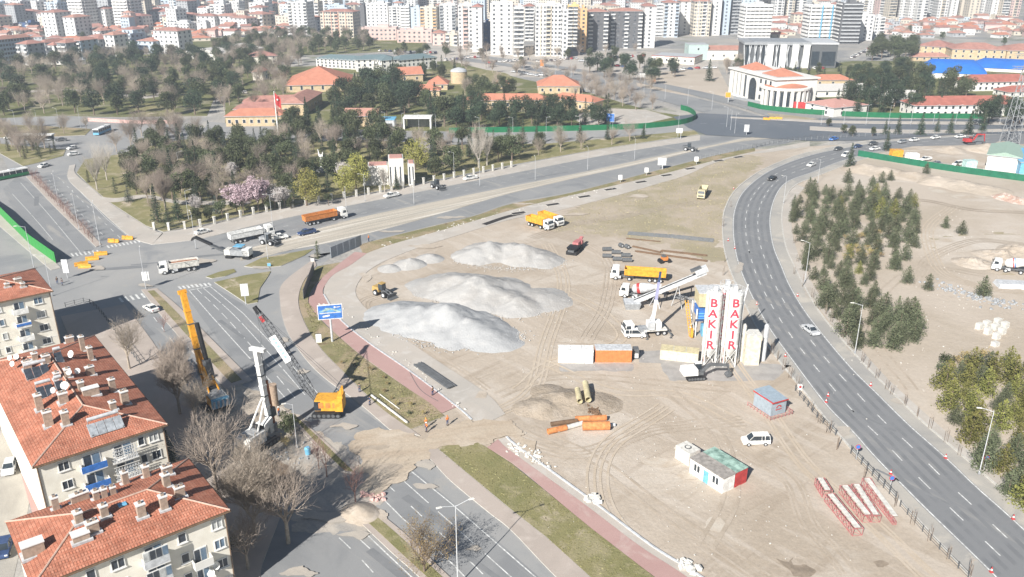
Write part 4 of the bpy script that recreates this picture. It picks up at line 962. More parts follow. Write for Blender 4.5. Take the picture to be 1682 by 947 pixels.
# ================================================================ three near apartment blocks
m_pvc = mat('white_pvc', (.74,.73,.70), .4, var=.05)
m_curt = mat('pane_curtain', (.45,.46,.45), .4, var=.3, scale=.8)
m_pane = mat('pane_dark', (.045,.055,.07), .08, var=.4, scale=.7, spec=.7)
m_pane_b = mat('pane_sky', (.13,.19,.26), .1, var=.3, scale=.7, spec=.7)
def near_window(rt, x, y, z, w, h, a=0.0, nl=2, pane=None):
    q = MB(); 
    for (cx, cz, sx, sz) in ((0,0,w,.09),(0,h-.09,w,.09),(-w/2+.045,.09,.09,h-.18),(w/2-.045,.09,.09,h-.18)): q.box((cx,-.05,cz), (sx,.10,sz), m_pvc)
    for i in range(1, nl): q.box((-w/2+w*i/nl,-.05,.09), (.08,.09,h-.18), m_pvc)
    q.box((0,-.09,-.10), (w+.2,.2,.09), m_slab)
    fr = q.build('window', rt, (x,y,z), a)
    q = MB(); q.box((0,-.012,.09), (w-.18,.02,h-.18), pane or random.choice((m_pane,m_pane,m_pane_b,m_curt))); q.build('pane', fr)
    return fr
RZA = R(38.8)
def near_block(label, corner, w, d, he=12.6, hr=2.1, wins=None):
    """corner = front right eaves corner (x,y)"""
    ux = Vector((math.cos(RZA), math.sin(RZA))); uy = Vector((-math.sin(RZA), math.cos(RZA)))
    c = Vector(corner)-ux*(w/2)+uy*(d/2)
    rt = thing('apartment_block', label, 'apartment block', (c.x, c.y, 0), RZA)
    ov = .45
    mb = MB(); mb.box((0,0,-.3), (w-2*ov, d-2*ov, he+.1), m_render)
    for z in (2.9,): mb.box((0,0,z), (w-2*ov+.06,d-2*ov+.06,.12), m_slab)
    mb.build('wall', rt)
    q = MB(); hip_roof(q, w-2*ov, d-2*ov, he, hr, ov, m_tile, ridge=m_ridge, fascia=C('brown')); rf = q.build('roof', rt)
    q = MB()
    for sx, sy in ((1,-1),(1,1),(-1,-1)): q.tube((sx*(w/2-ov-.12), sy*(d/2-ov+.08),0), (sx*(w/2-ov-.12), sy*(d/2-ov+.08),he-.2), .07, C('brown'), n=6)
    q.tube((-w/2,-d/2-.06,he-.2),(w/2,-d/2-.06,he-.2),.09, C('brown'), n=6); q.tube((w/2+.06,-d/2,he-.2),(w/2+.06,d/2,he-.2),.09, C('brown'), n=6)
    q.build('gutter', rt)
    return rt, rf, c, w, d, he, hr, ov
def roof_z(B, lx, ly):
    rt, rf, c, w, d, he, hr, ov = B
    dist = min(w/2-abs(lx), d/2-abs(ly)); half = min(w, d)/2
    return he+hr*max(0, min(1, dist/half))
def on_roof(B, px, py):
    rt, rf, c, w, d, he, hr, ov = B; z = he+hr*.5
    for _ in range(12):
        p = G(px, py, z); v = Vector((p.x-c.x, p.y-c.y))
        lx = v.x*math.cos(RZA)+v.y*math.sin(RZA); ly = -v.x*math.sin(RZA)+v.y*math.cos(RZA)
        z = z*.5+roof_z(B, lx, ly)*.5
    return lx, ly, z
m_soot = C('dgrey')
def chimney(B, px, py, w=.7, d=.7, h=1.7, pots=1, m=None):
    lx, ly, z = on_roof(B, px, py); h *= .82; w *= .9
    q = MB(); q.box((0,0,-.8), (w,d,h+.8), m or m_chim); q.box((0,0,h), (w+.16,d+.16,.12), m_slab)
    for i in range(pots): 
        x = (i-(pots-1)/2)*.55; q.box((x,0,h+.12), (.34,.34,.3), m_chim); q.box((x,0,h+.42), (.24,.24,.012), m_soot)
    q.box((0,0,-.25), (w+.5,d+.5,.3), C('lgrey'))
    q.build('chimney', B[1], (lx,ly,z), random.uniform(-.05,.05))
def dish(B, px, py, label, r=.45, grp='satellite dishes on the roof', loc=None):
    if loc is None:
        lx, ly, z = on_roof(B, px, py); rt = B[0]; p = Vector((lx, ly, z)); M = Matrix.Translation(rt.location) @ Matrix.Rotation(RZA, 4, 'Z'); p = M @ p
    else: p = Vector(loc)
    t = thing('satellite_dish', label, 'satellite dish', p, R(random.uniform(-25,10)), grp)
    q = MB(); q.tube((0,0,-.1),(0,0,1.0),.035, C('steel')); q.build('pole', t)
    q = MB(); n = 14; vs = [(0,0,0)]+[(r*.6*math.cos(6.283*i/n), r*.6*math.sin(6.283*i/n), .04) for i in range(n)]+[(r*math.cos(6.283*i/n), r*math.sin(6.283*i/n), .13) for i in range(n)]
    M = Matrix.Translation((0,-.12,1.0)) @ Matrix.Rotation(R(62), 4, 'X')
    back = [(v[0], v[1], v[2]-.03) for v in vs]
    fs = [(0,1+i,1+(i+1)%n) for i in range(n)]+[(1+i,1+n+i,1+n+(i+1)%n,1+(i+1)%n) for i in range(n)]
    q.add([M @ Vector(v) for v in vs], fs, C('white')); q.add([M @ Vector(v) for v in back], [f[::-1] for f in fs], C('lgrey')); q.build('reflector', t)
    q = MB(); q.tube((0,-.14,.75),(0,-.62,1.05),.02, C('steel')); q.tube((0,-.60,1.0),(0,-.68,1.12),.05, C('lgrey')); q.build('feed_arm', t)
def solar(B, px, py, n, label, rz=0.0, dark=True):
    lx, ly, z = on_roof(B, px, py); M = Matrix.Translation(B[0].location) @ Matrix.Rotation(RZA, 4, 'Z'); p = M @ Vector((lx, ly, z))
    t = thing('solar_water_heater', label, 'solar heater', p, RZA+rz)
    for i in range(n):
        x = (i-(n-1)/2)*1.12
        q = MB(); q.box((x,0,.55), (1.02,1.9,.09), mat('solar_panel' if dark else 'silver_panel', (.045,.055,.07) if dark else (.30,.32,.34), .35, var=.3, scale=1.5), rx=R(38)); q.box((x,0,.52),(1.08,1.96,.05), C('lgrey'), rx=R(38)); q.build('panel', t)
    q = MB(); q.tube((-n*.5,.95,1.75),(n*.5,.95,1.75),.27, C('lgrey'), n=12); q.build('tank', t)
    q = MB()
    for x in (-n*.5,n*.5):
        q.tube((x,.85,-.5),(x,.85,1.6),.04, C('steel')); q.tube((x,-.75,-.3),(x,-.75,.3),.04, C('steel'))
    q.build('frame', t)
# block in front
B3 = near_block('cream apartment block with orange hip roof in the lower left corner', (-33.6,84.0), 21.3, 14.2)
for a in [(93,836,.8,.7,2.0),(132,822,2.2,.7,1.2,2),(159,820,.7,.7,1.4),(172,816,.7,.7,1.4),(186,811,.7,.7,1.2),(207,794,.8,.7,2.0),(241,783,.8,.8,1.9),(275,778,1.3,.7,1.3,2),(274,797,.9,.8,1.9),(296,814,1.2,.7,1.5,2),(130,856,.9,.9,1.5),(172,846,.9,.8,1.6),(233,846,1.0,.9,1.9),(270,834,.9,.8,2.0),(153,872,1.4,.9,1.5,2),(133,884,1.9,1.2,.9,0),(56,908,2.4,1.3,1.7,0)]:
    chimney(B3, *a)
lx, ly, z = on_roof(B3, 201, 829); q = MB(); q.box((0,0,0), (.9,.7,.14), C('lblue')); q.build('skylight', B3[1], (lx,ly,z))
B2 = near_block('long cream apartment block with orange roof crowded with chimneys and solar heaters', (-48.5,103.7), 17.2, 38.1, hr=2.3)
for a in [(137,575,.8,.8,3.0),(150,590,.8,.8,2.6),(149,615,1.3,.7,1.6),(186,642,.9,.8,2.4),(206,662,1.1,1.0,2.4,2),(115,562,1.4,.8,1.2,2),(66,672,1.0,1.0,2.8),(81,698,1.2,1.0,2.6,2),(109,696,1.0,.9,2.3),(105,660,1.3,1.1,1.8,2),(46,606,1.3,.9,1.6,2),(77,596,1.2,.9,1.6,2),(150,648,2.4,1.0,1.4,0),(186,671,.9,.8,1.3),(58,590,.9,.8,1.3),(134,640,.9,.9,1.6),(94,622,.8,.8,1.2),(112,618,.9,.9,1.5)]:
    chimney(B2, *a)
solar(B2, 62, 616, 3, 'three dark solar panels in a row, farthest left on the long roof'); solar(B2, 76, 648, 2, 'two dark solar panels in the middle of the long roof')
solar(B2, 98, 592, 1, 'single dark solar panel beside a white tank near the back ridge'); solar(B2, 100, 640, 1, 'single solar panel beside the two dark panels')
solar(B2, 175, 705, 4, 'four silver panels near the front eaves of the long roof', dark=False)
for i, (x, y) in enumerate([(120,590),(130,618),(116,620),(109,642),(91,650),(24,606),(30,594),(20,596)]):
    dish(B2, x, y, 'white satellite dish %s' % ('by the back ridge between two chimneys','on the mid roof, right of a pair','on the mid roof, left of a pair','large, above the two solar panels','small, in front of the two solar panels','lowest of three at the left eaves','topmost of three at the left eaves','leftmost of three at the left eaves')[i], r=.6 if i in (3,0) else .45)
B1 = near_block('cream apartment block with orange roof at the left edge', (-90.1,154.2), 30, 16.2)
chimney(B1, 30, 463, 1.4, .8, .9, 2); chimney(B1, 38, 470, .8, .7, .8); chimney(B1, 12, 470, .9, .7, .7)
def facade(B, cols, F='F', z0=1.5):
    """cols: (local x, width, kind) kinds: w window, W wide window"""
    rt, rf, c, w, d, he, hr, ov = B
    for (x, ww, nl) in cols:
        for f in range(4):
            near_window(rt, x, -d/2+ov, z0+.35+f*2.85, ww, 1.35, 0, nl)
def balconies(B, x, w, floors, open_=True, stripe=None, prot=1.15, lace=False):
    rt, rf, c, bw, d, he, hr, ov = B; y = -d/2+ov
    for f in floors:
        z = 1.0+f*2.85
        q = MB(); q.box((0,-prot/2,-.12), (w,prot,.14), m_slab)
        if not lace:
            q.box((0,-prot+.05,.02), (w,.1,.95), m_render_w if not stripe else C(stripe)); q.box((-w/2+.05,-prot/2,.02), (.1,prot-.2,.95), m_render_w); q.box((w/2-.05,-prot/2,.02), (.1,prot-.2,.95), m_render_w)
        else:
            for i in range(9):
                for k in range(4): q.box((-w/2+.25+i*(w-.5)/8,-prot+.05,.1+k*.5), (.12 if (i+k) % 2 else .2,.08,.3), C('lgrey'))
            for k in range(5): q.box((0,-prot+.05,.02+k*.52), (w,.06,.08), m_render_w)
        bl = q.build('balcony', rt, (x,y,z), 0)
        q = MB(); q.box((0,-.03,.1), (w*.72,.06,2.0), m_pvc); q.box((-w*.17,-.07,.25), (w*.28,.04,1.7), m_pane); q.box((w*.17,-.07,.25), (w*.28,.04,1.7), m_pane_b); q.build('door', bl)
        if not open_:
            q = MB(); q.box((0,-prot+.05,1.0), (w,.06,1.35), m_pvc)
            for i in range(4): q.box((-w/2+w*(i+.5)/4,-prot,1.08), (w/4-.12,.05,1.15), random.choice((m_pane,m_curt,m_pane_b)))
            q.build('glazing', bl)
d3 = B3[4]
facade(B3, [(9.0,1.3,2),(4.9,1.0,1),(-2.2,1.5,2),(-5.0,1.0,1),(-8.4,1.3,2)])
balconies(B3, 1.6, 2.8, (1,2,3), open_=False, stripe='lgrey'); balconies(B3, 6.6, 2.2, (0,1,2), open_=True)
facade(B2, [(-5.0,1.4,2),(6.6,1.3,2),(4.9,.9,1)]); balconies(B2, -1.6, 3.2, (0,1,2,3), stripe='blue'); balconies(B2, 2.4, 3.4, (0,1,2,3), lace=True, stripe='lblue')
facade(B1, [(12.2,1.6,2),(3.4,.9,1),(5.4,.9,1),(0,1.3,2),(-5,1.3,2)]); balconies(B1, 8.8, 2.6, (0,1,2,3), stripe='white')
for i, B in enumerate((B1,)):
    q = MB(); q.box((8.8, -B[4]/2+.45-1.2, 1.0+2*2.85+.35), (2.6,.06,.5), C('blue')); q.build('awning', B[0])
for f, B in ((0,B3),(1,B3)):
    M = Matrix.Translation(B[0].location) @ Matrix.Rotation(RZA, 4, 'Z')
    for k, (x, z) in enumerate(((8.3,4.6),(7.5,3.9),)):
        if f == 0: dish(B, 0, 0, ('white dish on the front wall of the corner block, right of a pair','white dish on the front wall of the corner block, left of a pair')[k], r=.5, loc=M @ Vector((x, -B[4]/2+.2, z)))
# ================================================================ vehicles (x forward, y left)
def wheel(rt, x, y, r=.32, w=.22):
    q = MB(); q.tube((0,-w/2,0),(0,w/2,0), r, C('tyre'), n=14); t = q.build('wheel', rt, (x,y,r))
    q = MB(); q.tube((0,-w/2-.012,0),(0,w/2+.012,0), r*.58, C('lgrey'), n=10); q.build('rim', t)
def car(name, label, cat, colm, style='sedan', loc=(0,0,0), rz=0, group=None):
    rt = thing(name, label, cat, loc, rz, group); L = {'sedan': 4.4, 'van': 4.4, 'pickup': 5.2, 'hatch': 3.95}[style]; W_ = 1.78; a = L/2
    hood = .98
    prof = {'sedan': [(-a,.35),(-a,.95),(-a+.25,1.0),(a-.1,.82),(a,.6),(a,.3)], 'van': [(-a,.35),(-a,1.02),(a-1.1,1.02),(a-.15,.85),(a,.6),(a,.3)],
            'pickup': [(-a,.45),(-a,1.0),(-.2,1.0),(1.2,1.05),(a-.1,.95),(a,.7),(a,.4)], 'hatch': [(-a,.35),(-a,.95),(a-.9,.98),(a-.1,.8),(a,.55),(a,.3)]}[style]
    q = MB(); q.side(prof, -W_/2, W_/2, colm, [.06 if p[1] > .9 else (.05 if p[1] < .5 else 0) for p in prof]); 
    if style == 'pickup': q.box((-1.5,0,1.01), (1.9,1.5,.01), C('black')); [q.box((-1.5,s*.82,1.0), (2.1,.1,.25), colm) for s in (-1,1)]; q.box((-a+.06,0,1.0),(.1,1.7,.25),colm)
    q.build('body', rt)
    g = {'sedan': [(-a+.75,.95),(-.75,1.40),(.35,1.42),(1.15,.93)], 'van': [(-a+.06,1.0),(-a+.2,1.78),(.55,1.78),(1.35,1.0)],
         'pickup': [(-.35,1.0),(-.2,1.62),(.75,1.62),(1.45,1.02)], 'hatch': [(-a+.1,.93),(-a+.5,1.44),(.3,1.46),(1.15,.93)]}[style]
    q = MB(); q.side(g, -W_/2+.08, W_/2-.08, m_glass, [0,.16,.16,0]); q.build('windows', rt)
    x0, x1, zt = g[1][0], g[2][0], g[1][1]
    q = MB(); q.box(((x0+x1)/2,0,zt-.02), (x1-x0+.1,W_-.42,.07), colm, top=(.96,.94))
    for s in (-1,1):
        for (b_, t_) in ((g[0], g[1]), (g[3], g[2])): q.tube((b_[0], s*(W_/2-.09), b_[1]), (t_[0], s*(W_/2-.25), t_[1]), .045, colm, n=4)
        xm = (x0+x1)/2; q.tube((xm, s*(W_/2-.07), .98), (xm, s*(W_/2-.235), zt), .04, colm, n=4)
        if style == 'van': q.tube((x0+.75, s*(W_/2-.07), .98), (x0+.75, s*(W_/2-.235), zt), .06, colm, n=4)
    q.build('roof', rt)
    for x in (-a+.8, a-.85):
        for s in (-1,1): wheel(rt, x, s*(W_/2-.1))
    for s in (-1,1):
        q = MB(); q.box((a-.03, s*.62, .6), (.1,.35,.16), C('white')); q.build('headlight', rt)
        q = MB(); q.box((-a+.0, s*.68, .68), (.08,.25,.2), C('red')); q.build('taillight', rt)
        q = MB(); q.box((1.0, s*(W_/2+.06), .95), (.12,.16,.12), colm); q.build('mirror', rt)
    return rt
def cab(rt, x, colm, h=2.95, L=2.1, W_=2.45, sleeper=False):
    q = MB(); prof = [(x-L/2,.75),(x-L/2,h),(x+L/2-.45,h),(x+L/2-.12,1.95),(x+L/2,1.7),(x+L/2,.55),(x-L/2+.5,.55)]
    q.side(prof, -W_/2, W_/2, colm, [0,.08,.1,0,0,0,0]); c = q.build('cab', rt)
    q = MB(); q.quad([(x+L/2-.11,-W_*.43,1.98),(x+L/2-.11,W_*.43,1.98),(x+L/2-.40,W_*.40,h-.22),(x+L/2-.40,-W_*.40,h-.22)], m_glass)
    q.v = [(v[0]+.03, v[1], v[2]+.01) for v in q.v]; q.build('windscreen', c)
    for s in (-1,1): q = MB(); q.box((x+.12, s*(W_/2-.035), 1.85), (1.05,.1,.75), m_glass, top=(.8,1)); q.build('side_window', c)
    q = MB(); q.box((x+L/2+.02,0,1.0), (.06,W_*.7,.45), C('dgrey')); q.build('grille', c)
    for s in (-1,1):
        q = MB(); q.box((x+L/2+.02, s*W_*.38, .72), (.07,.38,.2), C('lgrey')); q.build('headlight', c)
        q = MB(); q.box((x+L/2-.1, s*(W_/2+.14), 1.9), (.12,.18,.5), C('black')); q.build('mirror', c)
def tipper(rt, x0, x1, colm, z=1.15, h=1.5, W_=2.45, load=None, ribs=True):
    L = x1-x0; cx = (x0+x1)/2
    q = MB(); t = .1
    q.box((cx,0,z), (L,W_*.86,t), colm)
    for s in (-1,1):
        q.add([(x0,s*W_*.43,z),(x1,s*W_*.43,z),(x1,s*W_/2,z+h),(x0-.1,s*W_/2,z+h),(x0,s*(W_*.43-t),z),(x1,s*(W_*.43-t),z),(x1,s*(W_/2-t),z+h),(x0-.1,s*(W_/2-t),z+h)],
              [(0,1,2,3),(7,6,5,4),(3,2,6,7),(0,3,7,4),(1,5,6,2)], colm)
        q.box((cx,s*(W_/2+.02),z+h-.06), (L+.1,.14,.16), colm)
        if ribs:
            for i in range(int(L/1.0)+1): q.add([(x0+i*1.0+.1+k, s*(W_*.43+.02 if zz == z else W_/2+.06), zz) for zz in (z, z+h) for k in (0,.12)], [(0,1,3,2)], colm)
    q.box((x1,0,z), (t,W_*.95,h+.25), colm); q.box((x0,0,z), (t,W_*.93,h), colm, ry=R(-6))
    b = q.build('tipper_body', rt)
    q = MB(); lm = load or C('dgrey')
    n = 10; vs = []; 
    for i in range(n+1):
        for j in range(5):
            u, v = i/n, j/4; vs.append((x0+.12+(L-.24)*u, (v-.5)*(W_-.3), z+(h*.78 if load else .2)+(.35*math.sin(math.pi*u)*math.sin(math.pi*v)+random.uniform(-.05,.05) if load else 0)))
    q.add(vs, [(i*5+j,(i+1)*5+j,(i+1)*5+j+1,i*5+j+1) for i in range(n) for j in range(4)], lm); q.build('load' if load else 'bed', b)
def chassis(rt, x0, x1, z=.75):
    q = MB()
    for s in (-1,1): q.box(((x0+x1)/2, s*.42, z), (x1-x0,.14,.28), C('dgrey'))
    for i in range(int((x1-x0)/1.6)+1): q.box((x0+.1+i*1.6,0,z+.05), (.12,.8,.18), C('dgrey'))
    q.box(((x0+x1)/2+1.0, 1.0, .55), (1.1,.45,.55), C('lgrey')); q.box(((x0+x1)/2+1.0, -1.0, .55), (.9,.45,.5), C('black'))
    q.build('chassis', rt)
def dump_truck(label, cabm, bodym, loc, rz, load=None, L=9.0, group=None, h=1.5, axles=4, ribs=True):
    rt = thing('dump_truck', label, 'dump truck', loc, rz, group); a = L/2
    chassis(rt, -a+.2, a-.5); cab(rt, a-1.05, cabm); tipper(rt, -a, a-2.5, bodym, h=h, load=load, ribs=ribs)
    for x in ((a-1.3, a-3.2, -a+2.5, -a+1.2) if axles == 4 else (a-1.3,-a+2.5,-a+1.2)):
        for s in (-1,1): wheel(rt, x, s*1.05, .5, .36)
    return rt
def semi(label, cabm, bodym, loc, rz, L=13.2, kind='tipper', group=None):
    rt = thing('semi_truck', label, 'truck', loc, rz, group); a = L/2
    chassis(rt, a-5.6, a-.4); cab(rt, a-1.05, cabm, h=3.3)
    if kind == 'tipper': tipper(rt, -a, a-3.4, bodym, z=1.35, h=1.55, ribs=False)
    q = MB(); q.box((-1.6,0,1.0), (L-5.0,.9,.3), C('dgrey')); q.build('trailer_frame', rt)
    for x in (a-1.3, a-4.6, -a+1.1, -a+2.4, -a+3.7):
        for s in (-1,1): wheel(rt, x, s*1.05, .5, .36)
    return rt
def PZ(front, rear, z=0.05):
    """pixel of front and rear ground contact -> location, heading"""
    a, b = G(*front), G(*rear); c = (a+b)/2
    return (c.x, c.y, z), math.atan2(a.y-b.y, a.x-b.x), (a-b).length
earth = mat('reddish_earth_load', (.34,.17,.10), .95, var=.25, scale=2)
l, r, n = PZ((263,450),(325,441)); dump_truck('white dump truck loaded with reddish earth at the junction', C('white'), C('white_dirty'), l, r, earth, 9.4)
l, r, n = PZ((438,388),(390,398)); semi('white tipper semi truck on the avenue behind the milling machine', C('white'), C('white'), l, r, 12.5)
l, r, n = PZ((566,357),(503,370)); semi('semi truck with orange tipper trailer and white cab', C('white'), C('orange'), l, r, 13.5)
l, r, n = PZ((904,378),(870,368)); dump_truck('yellow dump truck with white cab, nearer of the pair on the path', C('white'), C('yellow'), l, r, None, 9.0, h=1.6)
l, r, n = PZ((922,373),(888,361)); dump_truck('yellow dump truck half hidden behind its twin', C('white'), C('yellow'), l, r, None, 9.0, h=1.6)
l, r, n = PZ((1148,333),(1159,312)); dump_truck('cream dump truck parked alone on the dry field', C('khaki'), C('khaki'), l, r, None, 9.0, axles=3)
l, r, n = PZ((1010,457),(1085,462)); semi('semi truck with white cab and yellow tipper trailer near the conveyor', C('white'), C('yellow'), l, r, 13.2)
# mixer trucks
def mixer(label, loc, rz, drumm, band=None):
    rt = thing('mixer_truck', label, 'concrete mixer', loc, rz); a = 4.5
    chassis(rt, -a+.2, a-.5); cab(rt, a-1.05, C('white'))
    for x in (a-1.3, a-3.2, -a+2.5, -a+1.2):
        for s in (-1,1): wheel(rt, x, s*1.05, .5, .36)
    prof = [(.5,0),(1.0,.4),(1.2,1.6),(1.2,2.6),(.95,4.0),(.55,5.2),(.5,5.4)]
    q = MB(); q.lathe(prof, drumm, n=20); M = Matrix.Translation((a-2.8,0,2.0)) @ Matrix.Rotation(R(-78), 4, 'Y'); q.v = [tuple(M @ Vector(v)) for v in q.v]; dr = q.build('drum', rt, smooth=False)
    if band:
        for (r0, z0, z1, mm) in band:
            q = MB(); q.lathe([(r0,z0),(r0,z1)], mm, n=20); q.v = [tuple(M @ Vector(v)) for v in q.v]; q.build('band', dr)
    q = MB(); q.box((-a+.3,0,2.9), (1.1,1.2,.7), C('white'), top=(1.3,1.2)); q.tube((-a+.1,0,2.9),(-a-.5,0,1.6),.22,C('lgrey')); q.build('chute', rt)
    return rt
l, r, n = PZ((1622,441),(1700,452)); mixer('white mixer truck with red and blue drum bands on the sandy lot', l, r, C('white'), [(1.235,1.7,1.95,C('red')),(1.235,2.05,2.3,C('blue'))])
l, r, n = PZ((1022,486),(1078,492)); mixer('white mixer truck with red banded drum half under the conveyor', l, r, C('lgrey'), [(1.235,1.2,1.9,C('red'))])
# buses
def bus(label, loc, rz, c1, c2, L=11.8):
    rt = thing('bus', label, 'bus', loc, rz); a = L/2
    q = MB(); q.box((0,0,.35), (L,2.5,1.0), c1); q.build('body', rt)
    q = MB(); q.box((0,0,1.35), (L-.04,2.46,1.15), m_glass, top=(.99,.97)); q.build('windows', rt)
    q = MB(); q.box((0,0,2.5), (L,2.5,.32), c2, top=(.98,.92)); q.box((-1.5,0,2.82), (2.4,1.6,.22), C('lgrey'))
    for i in range(7):
        for s in (-1,1): q.box((-a+.1+i*(L-.2)/6, s*1.225, 1.35), (.14,.05,1.15), c2)
    q.build('roof', rt)
    for x in (-a+2.6, a-2.5):
        for s in (-1,1): wheel(rt, x, s*1.08, .48, .3)
    q = MB(); q.box((a+.01,0,1.3), (.04,2.2,1.2), m_glass); q.build('windscreen', rt)
    return rt
l, r, n = PZ((-8,297),(38,288)); bus('green city bus with white roof at the left edge', l, r, C('green'), C('white'), 13)
l, r, n = PZ((155,224),(182,213)); bus('light blue bus with pale roof on the upper left street', l, r, C('lblue'), C('white'), 11.5)
# cars: front px, rear px
CARS = [('car','white','sedan',(236,503),(262,517),'white car in the shadow edge beside the apartment blocks','car'),
 ('car','white','sedan',(346,380),(320,387),'white car by the pillared fence near the junction','car'),
 ('car','navy','pickup',(490,388),(518,382),'dark pickup behind the orange tipper semi','pickup'),
 ('pickup_truck','white','pickup',(631,326),(655,321),'white pickup below the museum by the kerb','pickup'),
 ('pickup_truck','white','pickup',(762,297),(783,293),'white pickup on the avenue right of the museum','pickup'),
 ('pickup_truck','white','pickup',(470,391),(445,395),'white flatbed pickup between the semi and the dark pickup','pickup'),
 ('car','white','sedan',(66,276),(80,272),'white and blue police style car at the upper left crossing','car'),
 ('car','white','hatch',(114,256),(127,254),'white car, nearer of two at the top of the left avenue','car'),
 ('car','white','hatch',(114,246),(124,244),'white car, farther of two at the top of the left avenue','car'),
 ('van','white','van',(1218,729),(1263,728),'white passenger van parked alone on the sand','van'),
 ('van','white','van',(1057,553),(1028,553),'small white minivan beside the crane truck','van'),
 ('car','lgrey','sedan',(1341,553),(1321,539),'silver car driving down the curved road','car'),
 ('car','black','sedan',(1260,299),(1276,292),'black car at the start of the bend','car'),
 ('car','white','sedan',(1326,275),(1339,270),'white car in the bend behind the black one','car'),
 ('car','dgrey','sedan',(1370,248),(1383,245),'dark car entering the bend in the far lane','car'),
 ('van','white','van',(1382,259),(1396,254),'white van entering the bend in the near lane','van'),
 ('car','navy','sedan',(1401,244),(1415,241),'blue car behind the dark one','car'),
 ('car','dgrey','sedan',(1427,239),(1440,237),'dark grey car above the white hatchback','car'),
 ('car','white','sedan',(1429,247),(1444,245),'white car by the end of the dark green hoarding','car'),
 ('car','steel','hatch',(1475,236),(1488,234),'grey car behind a white one on the far road','car'),
 ('car','white','sedan',(1494,233),(1508,231),'white car, first of three on the far road','car'),
 ('car','white','sedan',(1529,229),(1543,227),'white car, second of three on the far road','car'),
 ('car','white','sedan',(1570,227),(1583,226),'white car, third of three on the far road','car'),
 ('car','dgrey','sedan',(1599,225),(1613,223),'dark car near the red excavator','car'),
 ('car','blue','sedan',(1362,232),(1376,229),'blue car on the far road left of the bend','car'),
 ('pickup_truck','white','pickup',(1510,265),(1530,262),'white pickup in the construction yard','pickup'),
 ('car','white','van',(1563,273),(1583,270),'white van by the grey green container','van'),
 ('car','steel','sedan',(1535,268),(1543,272),'grey car behind the dark green hoarding','car'),
 ('car','lgrey','hatch',(13,785),(21,760),'silver car in the yard behind the long block','car'),
 ('car','white','sedan',(4,690),(10,668),'white car in the yard, above the silver one','car'),
 ('car','navy','sedan',(2,925),(14,885),'dark blue car at the lower left edge','car'),
 ('car','white','hatch',(398,152),(406,155),'white car on the avenue by the park corner','car'),
 ('car','dgrey','sedan',(95,232),(107,231),'dark car on the upper left street by the bus shelter','car'),
 ('car','lgrey','hatch',(75,231),(86,230),'grey car on the upper left street by the bus shelter','car'),
 ('car','white','sedan',(10,228),(22,228),'white car left of the bus shelter','car'),
 ('car','white','van',(628,216),(640,214),'white van beside the gatehouse','van')]
for (nm, c, st, f, b_, lab, cat) in CARS:
    l, r, n = PZ(f, b_, .06); 
    if f[1] < 240 and f[0] > 350: l = (l[0], l[1], .19)
    car(nm, lab, cat, C(c), st, l, r)
# car parks of the far boulevard
PC = [Proto(car('car', 'car in the far boulevard car park', 'car', C(c), s)) for c, s in (('white','sedan'),('dgrey','hatch'),('lgrey','sedan'),('red','hatch'),('white','van'),('navy','sedan'))]
for row in (((1395,96),(1440,76),14),((800,104),(870,98),12),((1000,96),(1060,92),10),((730,100),(800,92),12),((950,100),(1040,112),9),((880,103),(950,96),10),((1200,116),(1360,114),12),((620,84),(720,88),12),((1100,116),(1180,112),6),((840,118),(900,127),8)):
    a, b = G(*row[0]), G(*row[1])
    for i in range(row[2]):
        p = a.lerp(b, (i+.5)/row[2]); random.choice(PC).put((p.x+random.uniform(-.5,.5), p.y+random.uniform(-3,3), .19), random.uniform(1.2,1.9) if row[2] > 9 else random.uniform(2.3,2.7), 'small car in the far boulevard car parks', 'cars in the far car parks')
for p in PC: p.drop()
# ---- wheel loader
def loader(label, loc, rz, m=None, name='wheel_loader'):
    m = m or C('yellow'); rt = thing(name, label, 'loader', loc, rz)
    for x in (-1.3,1.4):
        for s in (-1,1): wheel(rt, x, s*1.0, .72, .5)
    q = MB(); q.box((-1.6,0,.9), (2.2,1.7,1.1), m, top=(.9,.9)); q.box((.9,0,.8), (1.6,1.1,.6), C('dgrey')); q.build('body', rt)
    q = MB(); q.box((-.1,0,1.5), (1.4,1.4,1.5), m_glass, top=(.85,.85)); cb = q.build('cab', rt)
    q = MB(); q.box((-.1,0,3.0), (1.4,1.4,.12), m); q.build('roof', cb)
    q = MB()
    for s in (-1,1): q.tube((.6,s*.45,1.6),(2.9,s*.45,.9), .13, C('dgrey'))
    q.build('arm', rt)
    q = MB(); q.side([(2.8,.15),(3.0,1.1),(3.1,1.1),(3.0,.3),(3.9,.12),(3.9,.05)], -1.35, 1.35, C('dgrey')); q.build('bucket', rt)
    return rt
l, r, n = PZ((650,492),(608,478), .02); loader('yellow and grey wheel loader by the foot of the grey gravel pile', l, r, mat('worn_yellow', (.42,.28,.10), .6))
l, r, n = PZ((726,312),(710,307), .06); loader('dark tractor loader parked on the avenue kerb', l, r, C('dgrey'), 'tractor')
l, r, n = PZ((448,402),(436,400), .06); loader('dark loader between the white semi and the flatbed', l, r, C('steel'), 'wheel_loader')
l, r, n = PZ((1138,248),(1126,247), .1); loader('small dark tractor on the far tram strip', l, r, C('dgrey'), 'tractor')
